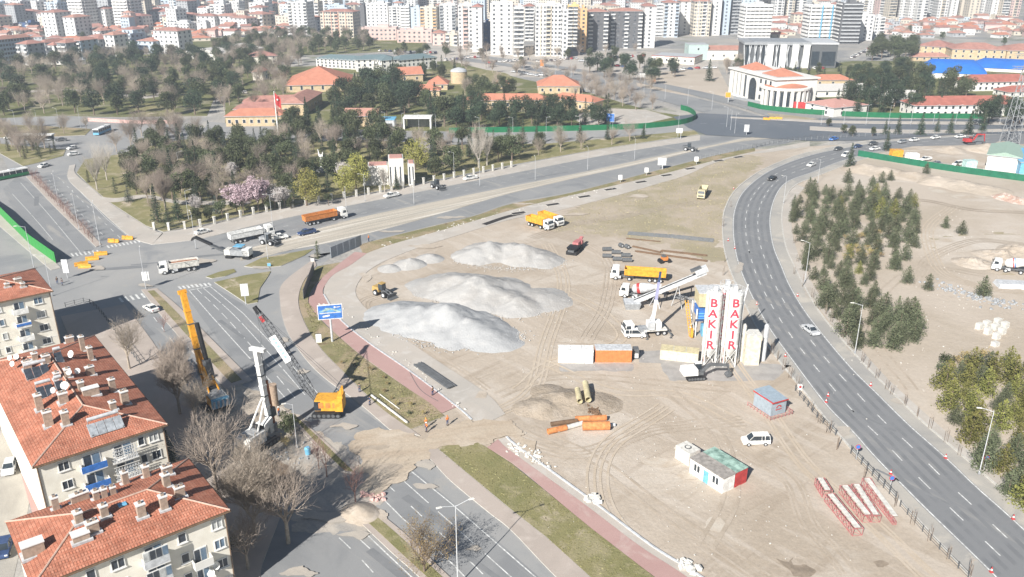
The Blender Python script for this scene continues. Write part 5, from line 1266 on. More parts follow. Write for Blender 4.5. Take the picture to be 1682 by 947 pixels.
# ---- milling machine
l, r, n = PZ((345,420),(420,425), .05)
mm = thing('milling_machine', 'white and grey road milling machine feeding the dump truck', 'milling machine', l, ang(G(420,428), G(352,424)))
q = MB(); q.box((-2.4,0,.9), (5.2,2.4,1.5), C('steel')); q.box((-4.3,0,1.0), (1.8,2.4,1.8), C('white')); q.box((.8,0,1.0), (1.6,2.5,1.4), C('white_dirty')); q.build('body', mm)
q = MB(); q.box((-2.2,0,3.3), (2.4,2.3,.12), C('lblue')); [q.tube((-2.2+a,b,2.4),(-2.2+a,b,3.3),.05,C('dgrey')) for a in (-1,1) for b in (-1,1)]; q.build('canopy', mm)
for x in (-4.2,.6):
    for s in (-1,1): q = MB(); q.side([(x-.9,.05),(x-.9,.6),(x-.6,.8),(x+.6,.8),(x+.9,.6),(x+.9,.05)], s*1.0-.2, s*1.0+.2, C('black')); q.build('track', mm)
q = MB(); q.side([(1.2,1.0),(1.2,1.6),(5.6,3.3),(5.6,2.8)], -.55, .55, C('dgrey')); q.side([(5.4,2.9),(5.4,3.5),(9.6,5.2),(9.7,4.7)], -.5, .5, C('black')); q.side([(9.5,4.8),(9.6,5.3),(10.6,4.9),(11.0,4.0),(10.4,4.2)], -.5, .5, C('black')); q.build('conveyor_arm', mm)
# ---- screening machine (red)
l, r, n = PZ((935,422),(956,402), .02)
s_ = thing('screening_machine', 'red mobile crusher with a black chassis on the sand', 'crusher', l, r)
q = MB(); q.box((0,0,.9), (8.5,1.6,.5), C('dgrey')); q.box((2.6,0,.05), (2.6,2.9,.9), C('black')); q.build('chassis', s_)
for s in (-1,1): q = MB(); q.box((-.5,s*1.1,.05), (4,.5,.85), C('tyre')); q.build('track', s_)
q = MB(); q.box((2.4,0,1.4), (2.6,2.2,.6), C('black'), top=(1.25,1.2)); q.build('hopper', s_)
q = MB(); q.box((-.6,0,1.4), (2.2,1.6,1.1), C('truss')); q.box((-2.4,.2,1.4), (1.2,1.8,1.0), C('truss')); q.build('engine_house', s_)
q = MB(); q.side([(-1.6,1.6),(-1.6,1.9),(-5.0,2.6),(-5.0,2.3)], -.45, .45, C('truss')); q.build('conveyor', s_)
# ---- small roller
l, r, n = PZ((1100,430),(1082,432), .02)
s_ = thing('tractor', 'small orange tractor roller by the steel beams', 'roller', l, r)
q = MB(); q.box((0,0,.7), (1.6,1.2,.9), C('orange')); q.box((-.3,0,1.6), (.9,1.0,.5), C('dgrey')); q.build('body', s_)
for x in (-1.1,1.1): q = MB(); q.tube((x,-.75,.55),(x,.75,.55),.55,C('black'),n=14); q.build('drum', s_)
# ---- crawler parts
def tracks(rt, L=4.6, gauge=2.9, w=.7, h=.95, x0=0.0):
    for s in (-1,1):
        q = MB(); q.side([(x0-L/2+.35,0),(x0-L/2,.3),(x0-L/2,h-.3),(x0-L/2+.35,h),(x0+L/2-.35,h),(x0+L/2,h-.3),(x0+L/2,.3),(x0+L/2-.35,0)], s*gauge/2-w/2, s*gauge/2+w/2, C('black')); t = q.build('track', rt)
        q = MB()
        for i in range(6): x = x0-L/2+.5+i*(L-1)/5; q.tube((x, s*(gauge/2)-w/2-.03, h/2),(x, s*(gauge/2)+w/2+.03, h/2), h*.32, C('dgrey'), n=10)
        q.build('rollers', t)
    q = MB(); q.box((x0,0,.35), (L*.6,gauge-w,.5), C('dgrey')); q.tube((x0,0,.8),(x0,0,1.15),.9,C('dgrey'),n=16); q.build('undercarriage', rt)
def excavator(label, loc, rz, m, arm=((2.0,3.6),(4.6,2.6),(5.2,.4)), cabm=None, bm=None):
    bm = bm or m
    rt = thing('excavator', label, 'excavator', loc, rz); tracks(rt, 3.8, 2.3, .55, .8)
    q = MB(); q.box((-1.1,0,1.05), (2.8,2.5,1.2), m, top=(.95,.95)); q.box((.7,-.6,1.05), (1.4,1.1,.6), C('dgrey')); q.build('house', rt)
    q = MB(); q.box((.8,.75,1.1), (1.5,.95,1.6), m_glass, top=(.8,.95)); c = q.build('cab', rt); q = MB(); q.box((.8,.75,2.7), (1.3,.95,.1), cabm or m); q.build('roof', c)
    (a, b, d) = arm
    q = MB(); q.side([(.6,1.3),(a[0]-.25,a[1]),(a[0]+.2,a[1]+.2),(b[0],b[1]+.15),(b[0],b[1]-.25),(a[0]+.25,a[1]-.35),(1.0,1.2)], -.85, -.4, bm); q.build('boom', rt)
    q = MB(); q.side([(b[0]-.2,b[1]+.3),(b[0]+.25,b[1]+.25),(d[0]+.12,d[1]+.5),(d[0]-.12,d[1]+.5)], -.8, -.45, bm); q.build('stick', rt)
    q = MB(); q.side([(d[0]-.3,d[1]+.6),(d[0]+.3,d[1]+.6),(d[0]+.1,d[1]-.1),(d[0]-.7,d[1]-.25),(d[0]-.8,d[1]+.1)], -1.15, -.1, C('dgrey')); q.build('bucket', rt)
    return rt
excavator('white excavator with dark arm beside the silo legs', tuple(G(1140,620,.02)), R(8), C('white'), ((2.6,3.0),(6.0,2.6),(6.6,.5)), None, C('dgrey'))
excavator('red excavator digging in the far yard', tuple(G(1592,236,.07)), R(5), C('red'), ((2.4,4.2),(5.4,4.0),(6.0,.6)))
# ---- lattice helper
def lattice(q, p, r, w0, w1, bays, m, rad=.05, brad=.03, up=(0,1,0)):
    p, r = Vector(p), Vector(r); d = (r-p).normalized(); u = Vector(up); a = (u-d*u.dot(d)).normalized(); b = d.cross(a)
    def ring(t):
        w = w0+(w1-w0)*t if not callable(w0) else w0(t)
        c = p.lerp(r, t); return [c+a*w/2*sa+b*w/2*sb for sa, sb in ((1,1),(1,-1),(-1,-1),(-1,1))]
    prev = ring(0)
    for i in range(1, bays+1):
        cur = ring(i/bays)
        for k in range(4):
            q.tube(prev[k], cur[k], rad, m, n=4, cap=False); q.tube(cur[k], cur[(k+1)%4], brad, m, n=3, cap=False)
            if i % 2: q.tube(prev[k], cur[(k+1)%4], brad, m, n=3, cap=False)
            else: q.tube(prev[(k+1)%4], cur[k], brad, m, n=3, cap=False)
        prev = cur
# ---- crawler crane with lattice boom
base = Vector((-31.8,128.6,.05))
cc = thing('crawler_crane', 'yellow crawler crane with long dark lattice boom and white banner', 'crawler crane', base, 0)
q = MB(); 
tracks(cc, 5.0, 3.4, .8, 1.0)
q = MB(); q.box((.4,0,1.15), (4.8,3.0,2.0), C('yellow'), top=(.98,.95)); q.box((2.2,-.3,1.15), (1.3,2.9,2.4), C('yellow')); q.build('house', cc)
for i in range(3): q = MB(); q.box((-.9+i*1.2,-1.47,1.7), (.8,.1,1.0), C('orange')); q.build('door', cc)
q = MB(); q.box((-1.5,-1.0,1.2), (1.2,1.0,1.7), m_glass, top=(.9,.9)); q.build('cab', cc)
q = MB(); q.side([(1.7,3.1),(2.5,5.2),(2.8,5.2),(2.9,3.1)], -.1, .2, C('yellow')); q.side([(1.7,3.1),(2.5,5.2),(2.8,5.2),(2.9,3.1)], -1.3, -1.0, C('yellow')); q.build('gantry', cc)
tipw = Wd(421,508,131.5); foot = Vector((-1.6,.2,1.6)); tl_ = Vector(tipw)-base
def bw(t): return .4+.85*min(1, t*5) if t < .2 else (1.25 if t < .85 else 1.25-.7*(t-.85)/.15)
q = MB(); lattice(q, foot, tl_, bw, None, 24, C('dgrey'), .055, .032); bm_ = q.build('boom', cc)
dv = (tl_-foot).normalized()
q = MB(); q.tube(foot+dv*((tl_-foot).length-.8), tl_+dv*.6, .42, C('black'), n=8); q.tube(foot+dv*((tl_-foot).length-2.4), foot+dv*((tl_-foot).length-1.3), .42, C('red'), n=8); q.build('boom_head', cc)
q = MB(); c_ = foot.lerp(tl_, .60); uu = dv; 
nn = Vector((0,-1,0)); nn = (nn-uu*nn.dot(uu)).normalized(); ww = uu.cross(nn)
pts = [c_+uu*a*2.6+ww*b*.66+nn*.72 for a, b in ((-1,-1),(1,-1),(1,1),(-1,1))]; back = [p-nn*.05 for p in pts]
q.add(pts+back, [(0,1,2,3),(7,6,5,4),(0,4,5,1),(1,5,6,2),(2,6,7,3),(3,7,4,0)], C('white')); bn = q.build('banner', cc)
q = MB(); pp = [c_+uu*a*1.9+ww*b*.22+nn*.97 for a, b in ((-1,-1),(1,-1),(1,1),(-1,1))]
for k in range(6):
    o_ = -1.8+k*.72; q.quad([c_+uu*(o_+a)+ww*b*.26+nn*.735 for a, b in ((0,-1),(.46,-1),(.46,1),(0,1))], mat('faded_blue_print', (.30,.42,.62)))
q.build('lettering', bn)
q = MB()
for s in (-.5,.5): q.tube((2.6,s,5.1), tl_+Vector((0,s*.3,0)), .03, C('dgrey'), n=4, cap=False)
q.tube(tl_, Vector((tl_.x+.6, tl_.y, 2.5)), .02, C('dgrey'), n=4); q.build('cable', cc)
# ---- drill rigs
def rig(label, loc, rz, top, housem, mastm, kellym, tm, hw=1.4, mw=.66):
    rt = thing('drill_rig', label, 'drilling rig', loc, rz); tracks(rt, 5.0, 3.2, .75, 1.0)
    inv = Matrix.Rotation(-rz, 4, 'Z') @ Matrix.Translation(-Vector(loc)); tp = inv @ Vector(top)
    q = MB(); q.box((-1.6,0,1.15), (3.4,2.9,1.9), housem, top=(.97,.95)); q.box((-3.1,0,1.3), (.9,2.9,1.5), tm); q.build('house', rt)
    q = MB(); [q.box((-1.6+a*1.1,0,3.05), (.8,2.0,.18), C('steel')) for a in (-1,0,1)]; q.build('engine_cover', rt)
    q = MB(); q.box((.9,1.0,1.2), (1.5,1.1,1.8), m_glass, top=(.9,.9)); c = q.build('cab', rt); q = MB(); q.box((.9,1.0,3.0), (1.5,1.1,.1), tm); q.build('roof', c)
    f = Vector((2.6,0,.6)); d = (tp-f); Lm = d.length; d.normalize(); b_ = Vector((0,1,0)); a_ = b_.cross(d).normalized(); b_ = d.cross(a_)
    def beam(p0, p1, w, h, m, nm, off=(0,0), par=None):
        q = MB(); P0 = f+d*p0+a_*off[0]+b_*off[1]; P1 = f+d*p1+a_*off[0]+b_*off[1]
        vs = [P+a_*sa*h/2+b_*sb*w/2 for P in (P0,P1) for sa, sb in ((-1,-1),(1,-1),(1,1),(-1,1))]
        q.add(vs, [(3,2,1,0),(4,5,6,7),(0,1,5,4),(1,2,6,5),(2,3,7,6),(3,0,4,7)], m); return q.build(nm, par or rt)
    mst = beam(.4, Lm*.99, mw, mw, mastm, 'mast')
    for k in range(7): beam(Lm*(.1+k*.12), Lm*(.1+k*.12)+.22, mw+.16, mw+.14, C('dgrey') if k % 2 else mastm, 'collar', (0,0), mst)
    beam(Lm*.985, Lm*1.02, hw, .7, mastm, 'mast_head', (.3,0)); beam(Lm*.95, Lm*1.0, .5, 1.6, mastm, 'sheave', (.5,0), mst)
    q = MB(); q.tube(f+d*(.2)+a_*.95, f+d*(Lm*.62)+a_*.95, .26, kellym, n=10); q.tube(f+d*(Lm*.62)+a_*.95, f+d*(Lm*.98)+a_*.95, .05, C('dgrey'), n=5); q.build('kelly_bar', rt)
    beam(Lm*.20, Lm*.30, 1.1, 1.0, C('dgrey'), 'rotary_drive', (.85,0))
    q = MB(); q.tube(f+d*.0+a_*.95+Vector((0,0,.1)), f+d*1.6+a_*.95, .5, C('steel'), n=12); q.build('bucket', rt)
    for s in (-1,1):
        q = MB(); q.tube((-1.2,s*.9,3.0), f+d*(Lm*.45)+b_*s*.25-a_*.35, .16, mastm, n=6); q.build('backstay', rt)
    q = MB(); q.side([(.2,2.4),(.6,3.6),(2.3,4.2),(2.5,3.6),(1.0,2.2)], -.9, .0, mastm); q.build('luffing_frame', rt)
    q = MB(); q.tube((-.1,-.8,3.3),(-.1,.8,3.3),.45,C('black'),n=14); q.build('winch', rt)
    return rt
def mast_top(px, py, Y): return Wd(px, py, Y)
b1_ = G(352,664,.05); rig('yellow drilling rig with tall mast and blue grey counterweight', tuple(b1_), R(128), Wd(300,480,b1_.y+4.5), C('white_dirty'), mat('rig_amber', (.72,.33,.03), .5, var=.15), C('brown'), C('white_dirty'), 1.4, .92)
rg1 = bpy.data.objects.get('drill_rig'); iv = (Matrix.Translation(Vector(b1_)) @ Matrix.Rotation(R(128), 4, 'Z')).inverted()
ka, kb = iv @ Wd(347,622,b1_.y+1.2), iv @ Wd(323,530,b1_.y+2.6)
q = MB(); q.tube(ka, kb, .42, C('black'), n=8); q.tube(ka, ka.lerp(kb,.35), .75, C('dgrey'), n=10); q.build('kelly_bar', rg1)
q = MB(); q.tube(iv @ Wd(337,600,b1_.y+1.5), iv @ Wd(352,650,b1_.y+.4), .8, MATS['rig_amber'], n=4); q.build('lower_mast', rg1)
q = MB(); q.box((-3.7,0,1.2), (.5,3.0,1.7), C('lblue')); q.box((-2.2,1.5,1.3), (2.0,.1,1.5), MATS['rig_amber']); [q.tube((-3.98,-1.1+i*.75,1.3),(-3.98,-1.1+i*.75,2.6),.2,C('lgrey'),n=8) for i in range(4)]; q.build('counterweight', rg1)
b2_ = G(428,730,.05); rig('white drilling rig with a T shaped mast head', tuple(b2_), R(62), Wd(421,575,b2_.y+3.0), C('white'), C('white'), C('rust'), C('white'), 3.1, .78)
q = MB(); q.tube((0,0,.0),(0,0,4.2),.75,mat('casing_steel', (.36,.27,.20), .8, var=.25),n=18); tag(q.build('casing_pipe', None, tuple(G(451,666,.04))), 'upright brown casing pipe between the white rig and the yellow crane', 'casing')
q = MB(); q.tube((0,0,.55),(2.9,.8,.55),.5,C('lgrey'),n=14); tag(q.build('casing_pipe', None, tuple(G(384,738,.04)), R(20)), 'pale casing tube lying beside the white rig under the bare trees', 'casing')
# ---- mobile crane truck
l, r, n = PZ((1022,551),(1100,546), .03)
ct = thing('truck_crane', 'white truck crane with raised telescopic boom behind the minivan', 'truck crane', l, r); a = n/2
chassis(ct, -a+.2, a-.5); cab(ct, a-1.1, C('white'))
for x in (a-1.3, a-3.0, -a+3.0, -a+1.6):
    for s in (-1,1): wheel(ct, x, s*1.05, .5, .36)
q = MB(); q.box((a-4.2,0,1.1), (3.0,2.2,.5), C('steel')); q.box((-a+3.5,0,1.05), (5,2.4,.35), C('white_dirty')); q.build('deck', ct)
q = MB(); q.box((-a+3.6,0,1.4), (2.8,2.0,1.5), C('white')); q.box((-a+4.4,1.1,1.5), (1.2,.8,1.6), C('lgrey')); q.build('turret', ct)
for x in (-a+.6, a-4.6):
    for s in (-1,1): q = MB(); q.box((x,s*1.9,.7), (.25,1.6,.25), C('dgrey')); q.tube((x,s*2.6,0),(x,s*2.6,.9),.1,C('dgrey')); q.box((x,s*2.6,0), (.5,.5,.06), C('dgrey')); q.build('outrigger', ct)
inv = (Matrix.Translation(Vector(l)) @ Matrix.Rotation(r, 4, 'Z')).inverted(); tp = inv @ Wd(1085,446,G(1085,546).y+.5); f = Vector((-a+3.9,0,2.6))
q = MB(); q.tube(f, f.lerp(tp,.45), .42, C('white'), n=4); q.tube(f.lerp(tp,.45), f.lerp(tp,.8), .34, mat('boom_violet', (.33,.33,.50)), n=4); q.tube(f.lerp(tp,.8), tp, .27, C('navy'), n=4); q.build('boom', ct)
q = MB(); q.tube((-a+5.0,0,1.9), f.lerp(tp,.25), .13, C('lgrey')); q.build('lift_cylinder', ct)
# ================================================================ batching plant
m_silo = mat('silo_white', (.70,.69,.66), .55, var=.16, scale=.9, detail=8)
m_letter = mat('letter_red', (.60,.05,.08), .6, var=.05)
def silo(label, x, y, r=1.65, zc=4.2, zt=14.9, word='BAKIR', face=R(-90)):
    rt = thing('silo', label, 'silo', (x, y, 0))
    q = MB(); q.lathe([(.3,zc-2.6),(r,zc),(r,zt),(r*.9,zt+.25),(.3,zt+.5)], m_silo, n=28); q.build('tank', rt)
    q = MB()
    for z in (zc,zc+3,zc+6,zc+9,zt): q.lathe([(r+.03,z-.05),(r+.05,z),(r+.03,z+.05)], m_slab, n=28)
    q.build('seam', rt)
    q = MB()
    for i in range(4):
        a = R(45+90*i); p = Vector((r*math.cos(a), r*math.sin(a), 0)); q.tube(p, p+Vector((0,0,zc+.4)), .12, m_silo); a2 = R(135+90*i); p2 = Vector((r*math.cos(a2), r*math.sin(a2), 0))
        q.tube(p+Vector((0,0,.3)), p2+Vector((0,0,zc-.4)), .05, m_silo); q.tube(p2+Vector((0,0,.3)), p+Vector((0,0,zc-.4)), .05, m_silo)
    q.build('support_frame', rt)
    q = MB()
    for i in range(16):
        a = 6.283*i/16; p = Vector((r*math.cos(a), r*math.sin(a), zt+.2)); b = 6.283*(i+1)/16; p2 = Vector((r*math.cos(b), r*math.sin(b), zt+.2))
        q.tube(p, p+Vector((0,0,1.0)), .025, C('lgrey'), n=4); q.tube(p+Vector((0,0,1)), p2+Vector((0,0,1)), .03, C('lgrey'), n=4)
    q.box((0,0,zt+.4), (.8,.8,1.1), C('lgrey')); q.build('railing', rt)
    q = MB()
    for s in (-.25,.25): q.tube((r+.25,s,.5),(r+.25,s,zt+1),.035,C('lgrey'),n=4)
    for i in range(34): q.tube((r+.25,-.25,.8+i*.46),(r+.25,.25,.8+i*.46),.02,C('lgrey'),n=3)
    q.tube((r*.75,r*.75,1),(r*.75,r*.75,zt+.3),.11,C('lgrey')); q.tube((-r*.8,-r*.7,1),(-r*.8,-r*.7,zt+.3),.10,C('pink')); q.build('ladder', rt)
    if word:
        for k, chh in enumerate(word):
            me = text_mesh(chh, 2.35, m_letter, 'letter'); bmm = bmesh.new(); bmm.from_mesh(me)
            for xx in [i*.12-.9 for i in range(16)]:
                geom = bmm.verts[:]+bmm.edges[:]+bmm.faces[:]; bmesh.ops.bisect_plane(bmm, geom=geom, plane_co=(xx,0,0), plane_no=(1,0,0))
            for v in bmm.verts:
                a = face+v.co.x/r; z = v.co.y; rr = r+.07; v.co = Vector((rr*math.cos(a), rr*math.sin(a), zt-1.5-k*2.15+z))
            bmm.to_mesh(me); bmm.free(); o = bpy.data.objects.new('letter', me); COL.objects.link(o); o.parent = rt
    return rt
sy = G(1168,598).y
silo('left white silo with red letters down its left side', G(1164,600).x, sy, 1.5, face=R(-104))
silo('middle white silo half hidden behind the right one', G(1183,588).x, G(1183,588).y, 1.4, face=R(-112))
silo('right white silo with red letters down its front', G(1197,602).x, sy, 1.6, face=R(-92))
pl = thing('batching_plant', 'concrete batching plant frame with blue bins and yellow stair behind the silos', 'batching plant', (0,0,0))
g = G(1158,545); q = MB()
q.box((g.x,g.y,3.8), (4.4,4.4,2.0), C('blue')); [q.box((g.x,g.y-2.25,3.9+k*.6),(4.5,.1,.2),C('lblue')) for k in range(3)]; q.box((g.x,g.y-2.55,3.6),(5.6,.1,.5),C('navy')); q.build('aggregate_bin', pl)
q = MB(); q.box((g.x+.4,g.y+1,6.2), (5.0,4.4,3.0), C('khaki')); q.box((g.x+.4,g.y+1,9.2), (5.2,4.6,.2), C('lgrey')); q.build('mixer_house', pl)
q = MB(); q.box((g.x-.3,g.y-1.8,.2), (2.0,1.8,2.4), C('lblue')); q.build('control_box', pl)
q = MB()
for a in (-2.6,2.6):
    for b in (-2.3,2.3): q.box((g.x+a,g.y+b,0), (.25,.25,6.2), C('white'))
    q.tube((g.x+a,g.y-2.3,.2),(g.x+a,g.y+2.3,3.2),.07,C('white'))
q.build('support_frame', pl)
q = MB(); q.tube((g.x-3.2,g.y-2.6,.2),(g.x-3.8,g.y+1.5,6.6),.1,C('yellow'),n=4); q.tube((g.x-3.8,g.y-2.6,.2),(g.x-4.4,g.y+1.5,6.6),.1,C('yellow'),n=4)
for i in range(14): t = i/14; q.box((g.x-3.5-.6*t,g.y-2.6+4.1*t,.2+6.4*t), (.6,.25,.06), C('yellow'))
q.box((g.x-3.5,g.y-3.2,.3),(.5,.5,2.0),C('yellow')); q.build('stair', pl)
q = MB()
for i in range(5): q.tube((g.x+1.5+i*.9,g.y-3.2-i*.4,.1),(g.x+2.4+i*1.2,g.y-2.6,7+i*1.2),.13,(C('pink'),C('lgrey'),C('orange'),C('lgrey'),C('white'))[i]); 
q.build('screw_conveyor', pl)
# inclined conveyor
a = G(1042,500,.6); hd = Wd(1160,447,G(1160,506).y)
cv = thing('conveyor', 'long grey inclined conveyor with black belt feeding the plant', 'conveyor', (a.x, a.y, 0), 0)
e = Vector((hd.x-a.x, hd.y-a.y, hd.z)); s0 = Vector((0,0,1.2))
dv = (e-s0).normalized(); sd = Vector((-dv.y, dv.x, 0)).normalized(); up = dv.cross(sd)*-1
if up.z < 0: up = -up
def slab(q, p, r_, w, z0, z1, m): 
    vs = [P+sd*s*w/2+up*z for P in (p, r_) for s, z in ((-1,z0),(1,z0),(1,z1),(-1,z1))]; q.add(vs, [(3,2,1,0),(4,5,6,7),(0,1,5,4),(1,2,6,5),(2,3,7,6),(3,0,4,7)], m)
q = MB(); slab(q, s0, e, .8, .42, .5, C('black')); q.build('belt', cv)
q = MB()
for s in (-1,1):
    vs = [P+sd*s*.55+up*z+sd*k for P in (s0,e) for z, k in ((-.3,0),(-.3,.1),(.62,.1),(.62,0))]; q.add(vs, [(3,2,1,0),(4,5,6,7),(0,1,5,4),(1,2,6,5),(2,3,7,6),(3,0,4,7)], C('lgrey'))
for i in range(1,14): p = s0.lerp(e,i/14); q.tube(p+sd*.6-up*.3, p-sd*.6-up*.3, .05, C('lgrey'))
q.build('side_frame', cv)
q = MB(); 
for t in (.3,.62): p = s0.lerp(e,t); q.tube(p+sd*.5, Vector((p.x+1,p.y+sd.y*.5-1.2,0)), .1, C('lgrey')); q.tube(p-sd*.5, Vector((p.x-1,p.y+1.2,0)), .1, C('lgrey'))
q.build('trestle', cv)
q = MB(); q.box((-.6,0,0), (3.0,3.2,1.4), C('steel'), top=(1.25,1.15)); q.box((-.6,0,1.4), (3.3,3.3,.12), C('lgrey')); q.build('feed_hopper', cv)
q = MB(); slab(q, e-dv*2.2, e+dv*.6, 1.7, .3, 1.5, C('lgrey')); slab(q, e-dv*3.0, e-dv*.6, 1.3, 1.5, 1.9, C('dgrey')); q.build('head_cover', cv)
# second short dark conveyor and scattered frames
g = G(1095,492); q = MB(); q.tube((g.x,g.y,1.4),(g.x+6.5,g.y+2.4,2.4),.28,C('black'),n=4); q.tube((g.x,g.y,0),(g.x,g.y,1.5),.15,C('dgrey')); q.tube((g.x+6,g.y+2.2,0),(g.x+6,g.y+2.2,2.3),.12,C('dgrey')); tag(q.build('belt_conveyor'), 'short black belt conveyor under the long grey one', 'conveyor')
g = G(1128,496); q = MB(); lattice(q, (g.x-3.5,g.y+1.2,1.5), (g.x+2,g.y-1,.5), .7, .7, 7, C('steel'), .05, .035); q.lathe([(.3,.2),(.6,.4),(.6,1.2),(.3,1.3)], C('lgrey'), c=(g.x+2,g.y-1.3,0), n=12); tag(q.build('lattice_arm'), 'grey lattice arm with a drum end, left of the yellow stair', 'machine part')
# containers
def container(label, front_l, front_r, m, mt, h=2.6, d=2.5, doors=0, cat='container', name='container'):
    a_, b_ = G(*front_l), G(*front_r); v = b_-a_; w = v.length; rz = math.atan2(v.y, v.x)
    c = (a_+b_)/2+Vector((-math.sin(rz), math.cos(rz), 0))*d/2
    rt = thing(name, label, cat, (c.x, c.y, .03), rz)
    q = MB(); n = int(w/.35); vs = []
    q.box((0,0,0), (w,d,h), m)
    for i in range(n): q.box((-w/2+w*(i+.5)/n,-d/2-.015,.15), (w/n*.5,.03,h-.3), m)
    for i in range(7): q.box((w/2+.015,-d/2+d*(i+.5)/7,.15), (.03,d/7*.5,h-.3), m); q.box((-w/2-.015,-d/2+d*(i+.5)/7,.15), (.03,d/7*.5,h-.3), m)
    q.build('body', rt)
    q = MB(); q.box((0,0,h), (w+.08,d+.08,.12), mt); 
    for i in range(1,3): q.box((-w/2+w*i/3,0,h+.12), (.08,d,.02), C('lgrey'))
    q.build('roof', rt)
    for i in range(doors): q = MB(); q.box((-w/2+w*(i+.5)/doors,-d/2-.05,.1), (.85,.06,2.1), C('lgrey')); q.build('door', rt)
    return rt, w, d, h
rt, w, d, h = container('white site container standing left of the orange one', (917,596), (974,597), C('white'), C('white'))
q = MB(); q.box((0,-1.29,.1), (.05,.05,2.4), C('dgrey')); q.box((.5,-1.30,1.0), (.8,.03,.7), C('lgrey')); q.build('door', rt)
container('orange rust coloured container with white roof', (978,595), (1037,595), mat('container_orange', (.60,.20,.07), .6), C('lgrey'))
g = G(1041,587); q = MB(); q.box((0,0,0), (1.1,1.5,2.1), C('dgrey')); q.box((.1,-.78,.3),(.7,.06,.9),C('white')); tag(q.build('generator', None, (g.x+.3, g.y, .03)), 'dark generator box at the right end of the orange container', 'generator')
rt, w, d, h = container('cream half open steel tank container left of the silos', (1084,590), (1146,597), C('cream'), C('khaki'), 2.0, 2.6)
container('tall cream cabin block at the right of the silos', (1222,600), (1246,600), C('cream'), C('white_dirty'), 6.2, 3.0)
for i, (x, lab) in enumerate(((1217,'slim white standing tank just right of the right silo'),(1253,'slim grey tank behind the tall cream cabin block'))):
    g = G(x,592); q = MB(); q.lathe([(.45,0),(.45,7.5),(.2,7.9)], C('white_dirty') if i == 0 else C('lgrey'), c=(g.x,g.y,0), n=12); tag(q.build('tank'), lab, 'tank')
for x, y, lab, m in ((1500,264,'small white container in the far yard','white'),(1595,276,'grey green container beside the workshop','tealw'),(1474,258,'yellow skip in the far yard','yellow')):
    container(lab, (x-9,y), (x+9,y), C(m), C(m), 2.6, 3)
# white cabin with brown / green roof and red end
c, rz, w = by_front((1132,776), (1186,811), 2.5)
cb = thing('site_cabin', 'white site cabin with grey brown roof and light blue door', 'cabin', (c[0], c[1], .02), rz)
q = MB(); q.box((0,0,0), (w,2.5,2.6), C('white')); q.build('wall', cb)
q = MB(); q.box((0,0,2.6), (w+.2,2.8,.14), mat('weathered_roof', (.30,.275,.25), .9, var=.25, scale=1.5)); q.build('roof', cb)
q = MB(); q.box((0,-1.28,.05), (.95,.06,2.05), C('lblue')); q.build('door', cb)
for x in (-.28,.28):
    for k in (-.32,.32): q = MB(); q.box((w*x+k,-1.28,1.0), (.42,.06,1.1), m_glass); q.build('window', cb)
nrm = Vector((-math.sin(rz), math.cos(rz))); c2 = Vector(c)+nrm*2.75
cb = thing('site_cabin', 'cabin with mottled pale green roof and red end wall', 'cabin', (c2.x, c2.y, .02), rz)
q = MB(); q.box((0,0,0), (w,2.5,2.6), C('red')); q.build('wall', cb)
q = MB(); q.box((0,0,2.6), (w+.1,2.6,.14), mat('mottled_green_roof', (.16,.26,.22), .9, var=.2, scale=1.0, col2=(.40,.56,.48))); q.build('roof', cb)
g = G(1133,762); q = None
cb = thing('water_tank', 'small white cabin tank with a dark round hatch behind the white cabin', 'tank', (g.x-.2, g.y+1.2, .02), rz)
q = MB(); q.box((0,0,0), (3.0,2.4,2.3), C('white_dirty')); q.box((-1.0,-1.22,.8),(.3,.04,1),C('lgrey')); q.box((-.5,-1.22,.8),(.3,.04,1),C('lgrey')); q.build('body', cb)
q = MB(); q.lathe([(.55,2.3),(.55,2.36)], C('dgrey'), n=18); q.lathe([(.36,2.36),(.36,2.4)], C('white_dirty'), n=18); q.build('hatch', cb)
# blue grey kiosk
c, rz, w = by_front((1241,670), (1263,686), 4.2)
c, rz, w = (G(1263,672).x, G(1263,672).y), R(26), 3.3
kk = thing('kiosk', 'blue grey kiosk with red trim and a red emblem inside a low red fence', 'kiosk', (c[0], c[1], .03), rz)
q = MB(); q.box((0,0,0), (w,4.4,2.7), mat('kiosk_grey', (.30,.35,.39), .6)); q.build('wall', kk)
q = MB(); q.add([(-w/2-.1,-2.4,2.72),(w/2+.1,-2.4,2.72),(w/2+.1,2.4,3.1),(-w/2-.1,2.4,3.1),(-w/2-.1,-2.4,2.84),(w/2+.1,-2.4,2.84),(w/2+.1,2.4,3.22),(-w/2-.1,2.4,3.22)], [(3,2,1,0),(4,5,6,7),(0,1,5,4),(1,2,6,5),(2,3,7,6),(3,0,4,7)], mat('kiosk_roof', (.28,.34,.39), .6)); q.build('roof', kk)
q = MB(); q.box((0,-2.44,2.66), (w+.3,.12,.2), C('red')); q.box((-w/2-.12,0,2.78), (.12,4.8,.2), C('red'), rx=0); q.build('trim', kk)
q = MB(); 
for k in range(7):
    a = R(20+k*23); q.box((math.cos(a)*.5,-2.22,1.3+math.sin(a)*.5), (.24,.05,.16), C('red'))
q.box((0,-2.22,1.05), (1.3,.05,.16), C('red')); q.build('emblem', kk)
q = MB()
for (xa, ya, xb, yb) in ((-2.6,-3.2,2.4,-3.2),(-2.6,-3.2,-2.6,2.6),(2.4,-3.2,2.4,-1.5)):
    for z in (.35,.8): q.tube((xa,ya,z),(xb,yb,z),.04,C('truss'),n=4)
    n = int(math.hypot(xb-xa,yb-ya)/.8)
    for i in range(n+1): t = i/n; q.tube((xa+(xb-xa)*t,ya+(yb-ya)*t,0),(xa+(xb-xa)*t,ya+(yb-ya)*t,.85),.035,C('truss'),n=4)
tag(q.build('barrier_fence', None, (c[0], c[1], .03), rz), 'low red tube fence round the blue grey kiosk', 'fence')
